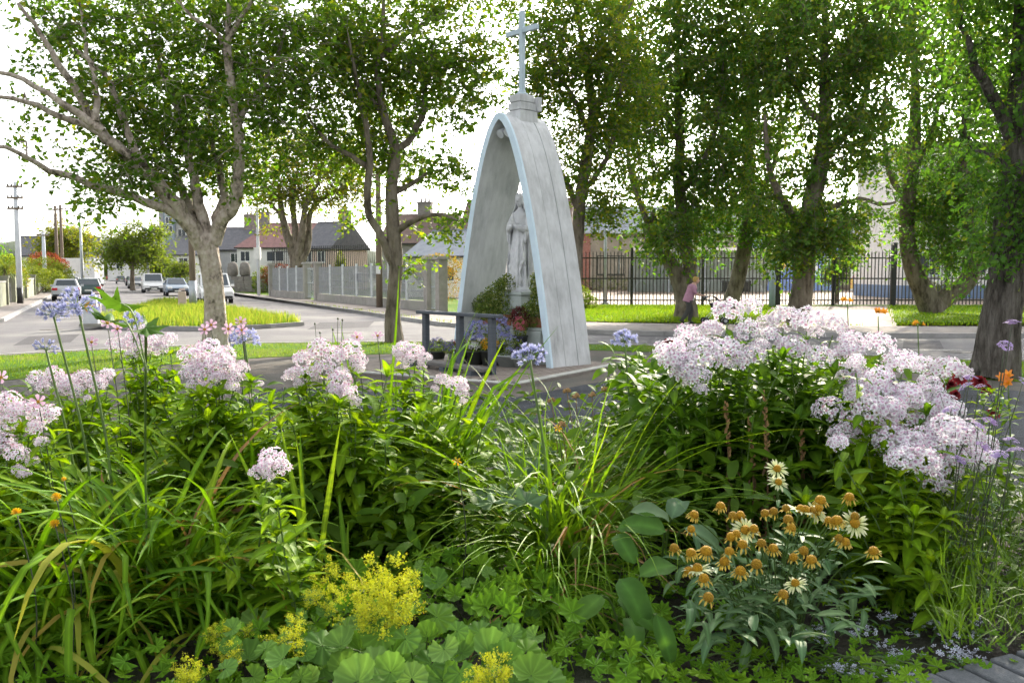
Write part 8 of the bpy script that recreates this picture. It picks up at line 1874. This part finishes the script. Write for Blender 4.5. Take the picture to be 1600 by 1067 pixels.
vn = ['highest lilac verbena head against the big trunk', 'second highest lilac verbena head near the right edge', 'lilac verbena head over the dark red dahlias', 'lilac verbena head touching the blackish dahlia', 'small lilac verbena head left of the dahlias group', 'lilac verbena head below the orange lily', 'lilac verbena head beside the lowest dahlia', 'lilac verbena head at the end of the white phlox', 'lilac verbena head over the dark tarmac corner', 'lilac verbena head low near the right edge', 'lowest lilac verbena head at the right edge', 'lilac verbena head left of the lowest one', 'lilac verbena head buried in the white phlox', 'lilac verbena head under the leaning phlox', 'lilac verbena head cut by the right edge', 'twin of the verbena head under the leaning phlox']
for i, (u, v, d) in enumerate(vb):
    q, t_, path = stalk('verbena', vn[i], 'verbena', u, v, d, 'lilac verbena on thin stems', 0.0018, (U_(-.12, .0), U_(0, .12)), m_stem_d, U_(-.04, .04))
    o = put(vh[i % 3], q, t_, U_(0, 6.28), U_(-.3, .3), U_(0, .7), U_(.85, 1.15), 'flower_head')
    for k in range(5):
        f = U_(.25, .85); x = path[int(f * (len(path) - 1))]; e = x + np.array([U_(-.1, .1), U_(-.08, .08), U_(.08, .2)])
        MB().tube([x, (x + e) / 2 + np.array([0, 0, -.01]), e], .0011, 4).build('side_shoot', m_stem_d, q)
        put(random.choice(daisy_leaf_lib), q, x, U_(0, 6.28), 0, 0, U_(.35, .6))
# feathery thin weeds behind the verbena
def feathery():
    B = Bulk(); rr = random.Random(4)
    for i in range(900):
        u, v = rr.uniform(1470, 1640), rr.uniform(760, 1010); p = G(u, v, SZ + rr.uniform(0.02, .4)); 
        V, F = blade(rr.uniform(.05, .16), rr.uniform(.003, .006), R(rr.uniform(20, 88)), R(rr.uniform(-20, 60)), 3, .1, 'grass'); B.add(rotz(V, rr.uniform(0, 6.28)) + np.array(tuple(p)), F, rr.random())
    o = B.build('feathery_weeds', m_under); tag(o, 'thin feathery green weeds around the verbena stems', 'weeds', kind='stuff')
feathery()
# low pale blue flowers on the soil
def lob(seed):
    r = np.random.default_rng(seed); B = Bulk()
    for i in range(9):
        V, F, T = floret(5, .0085, .7, .2); B.add(rotM(V, align(np.array([r.normal() * .5, -.4 + r.normal() * .4, 1]))) + r.normal(size=3) * np.array([.02, .02, .006]), F, 0, T)
    return B.build('blooms', m_lob, link=False)
lobs = [lob(600 + i) for i in range(4)]
patches = [(1460, 872, 40, 18, 'patch of tiny pale blue flowers farthest back under the leaning phlox'), (1500, 890, 26, 16, 'pale blue flower patch between verbena stems and leaning phlox'), (1350, 905, 22, 14, 'small pale blue flower patch at the right side of the daisies'), (1360, 975, 30, 16, 'pale blue flower patch in front of the daisy leaves'), (1450, 975, 30, 16, 'pale blue flower patch on bare soil in the middle right'), (1505, 985, 26, 14, 'pale blue flower patch at the foot of the verbena stems'), (1400, 1018, 30, 12, 'pale blue flower patch near the front of the soil'), (1500, 1022, 30, 12, 'brightest pale blue flower patch just behind the granite edging'), (1325, 1035, 26, 12, 'pale blue flower patch nearest the bottom edge of the picture'), (1410, 1052, 28, 8, 'pale blue flower patch touching the granite edging'), (1290, 990, 20, 12, 'sparse pale blue flowers below the main daisy clump')]
for i, (u, v, ru, rv, lab) in enumerate(patches):
    p = G(u, v, SZ + .03); q = empty('lobelia_patch', (p.x, p.y, SZ), 0, lab, 'lobelia', 'low pale blue flower patches')
    for k in range(5):
        g = G(u + U_(-ru, ru), v + U_(-rv, rv), SZ + .04) - q.location
        put(lobs[(i + k) % 4], q, (g.x, g.y, U_(.03, .055)), U_(0, 6.28), name='blooms', s=U_(.7, 1.2))
        for j in range(7): put(geran_lib[j % 5] if j < 3 else daisy_leaf_lib[j % 6], q, (g.x + U_(-.035, .035), g.y + U_(-.035, .035), U_(.005, .03)), U_(0, 6.28), 0, 0, U_(.22, .42))

# lobed leaf close to the camera on the left
q = empty('lobed_leaf_shoot', (*gb(232, 1000), SZ), 0, 'large lobed maple like leaves standing high in front of the street', 'plant', None)
def maple(R0, seed): return fan_leaf(R0, 5, 0.46, 0.10, 4, 0.06, 2.1, seed, 5, 1.0)
tops = []
for i, (u, v, s_, rot) in enumerate(((190, 474, .088, (0.45, .15, 2.9)), (172, 502, .08, (0.35, -.25, 2.4)), (228, 512, .06, (0.5, .3, .2)))):
    p = P(u, v, 2.35) - q.location; B = Bulk(); B.add(*maple(s_, i)); o = put(B.build('leaf', m_dock, smooth=True, link=False), q, p, 0); o.rotation_euler = rot; tops.append(p)
MB().tube(smooth_path([(0, 0, 0), (.0, .02, .6), tuple(tops[2])], 5), .004, 6).build('stem', m_stem, q)
for p in tops[:2]: MB().tube(smooth_path([tuple(tops[2] - Vector((0, 0, .12))), tuple((tops[2] + p) / 2), tuple(p)], 4), .0022, 5).build('leaf_stalk', m_stem, q)
# tall dark stalks with small buds (faded anemones) by the slender tree
for i, (pts, lab) in enumerate((([(492, 506), (500, 520), (508, 530)], 'bare budded stalk left of the slender tree'), ([(528, 498), (535, 500), (520, 515)], 'second bare budded stalk nearer the slender tree'))):
    q = empty('budded_stalk', (U(512, 4.2), 4.25, SZ), 0, lab, 'stalk', 'bare budded stalks')
    for u, v in pts:
        p = P(u, v, 4.2) - q.location; MB().tube(smooth_path([(0, 0, 0), tuple(p * .6), tuple(p)], 4), .0015, 4).build('stem', m_stem_d, q); MB().lathe([(.001, -.006), (.006, 0), (.001, .006)], 8, tuple(p)).build('bud', m_stem_d, q)

# ------------------------------------------------------------------ undergrowth between the plants
def undergrowth(name, label, mat, src, n, xr_, yr_, zr, s, seed, anywhere=False):
    rr = random.Random(seed); B = Bulk()
    for _ in range(n):
        x, y = rr.uniform(*xr_), rr.uniform(*yr_)
        if not in_poly(x, y, bed_edge) or (not anywhere and ((x < -0.55 and y < 3.4) or (x > 0.95 + (y - 2.5) * 0.35 and y < 3.6))): continue
        V, F = rr.choice(src); k = rr.uniform(*s); B.add(rotM(V * k, eul(rr.uniform(-.6, .6), rr.uniform(-.5, .5), rr.uniform(0, 6.28))) + np.array([x, y, SZ + rr.uniform(*zr)]), F, rr.random(), fan_tone.get(len(V)))
    o = B.build(name, mat, None, True); tag(o, label, 'foliage', kind='stuff')
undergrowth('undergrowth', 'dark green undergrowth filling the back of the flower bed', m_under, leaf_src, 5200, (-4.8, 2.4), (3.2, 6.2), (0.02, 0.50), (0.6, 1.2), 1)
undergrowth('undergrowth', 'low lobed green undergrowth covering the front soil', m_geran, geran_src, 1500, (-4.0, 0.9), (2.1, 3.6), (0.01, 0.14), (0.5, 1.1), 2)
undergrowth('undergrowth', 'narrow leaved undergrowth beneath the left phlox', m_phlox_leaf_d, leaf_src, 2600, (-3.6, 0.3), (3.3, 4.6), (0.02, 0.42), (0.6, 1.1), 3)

undergrowth('undergrowth', 'dark lobed leaves covering the soil under the daylilies', m_geran, geran_src, 1500, (-3.2, -0.2), (2.0, 3.6), (0.01, 0.12), (0.6, 1.2), 4, True)
undergrowth('undergrowth', 'bright small leaved weeds on the soil towards the granite edging', m_geran, geran_src, 900, (0.3, 2.4), (2.3, 3.8), (0.005, 0.07), (0.3, 0.75), 5, True)

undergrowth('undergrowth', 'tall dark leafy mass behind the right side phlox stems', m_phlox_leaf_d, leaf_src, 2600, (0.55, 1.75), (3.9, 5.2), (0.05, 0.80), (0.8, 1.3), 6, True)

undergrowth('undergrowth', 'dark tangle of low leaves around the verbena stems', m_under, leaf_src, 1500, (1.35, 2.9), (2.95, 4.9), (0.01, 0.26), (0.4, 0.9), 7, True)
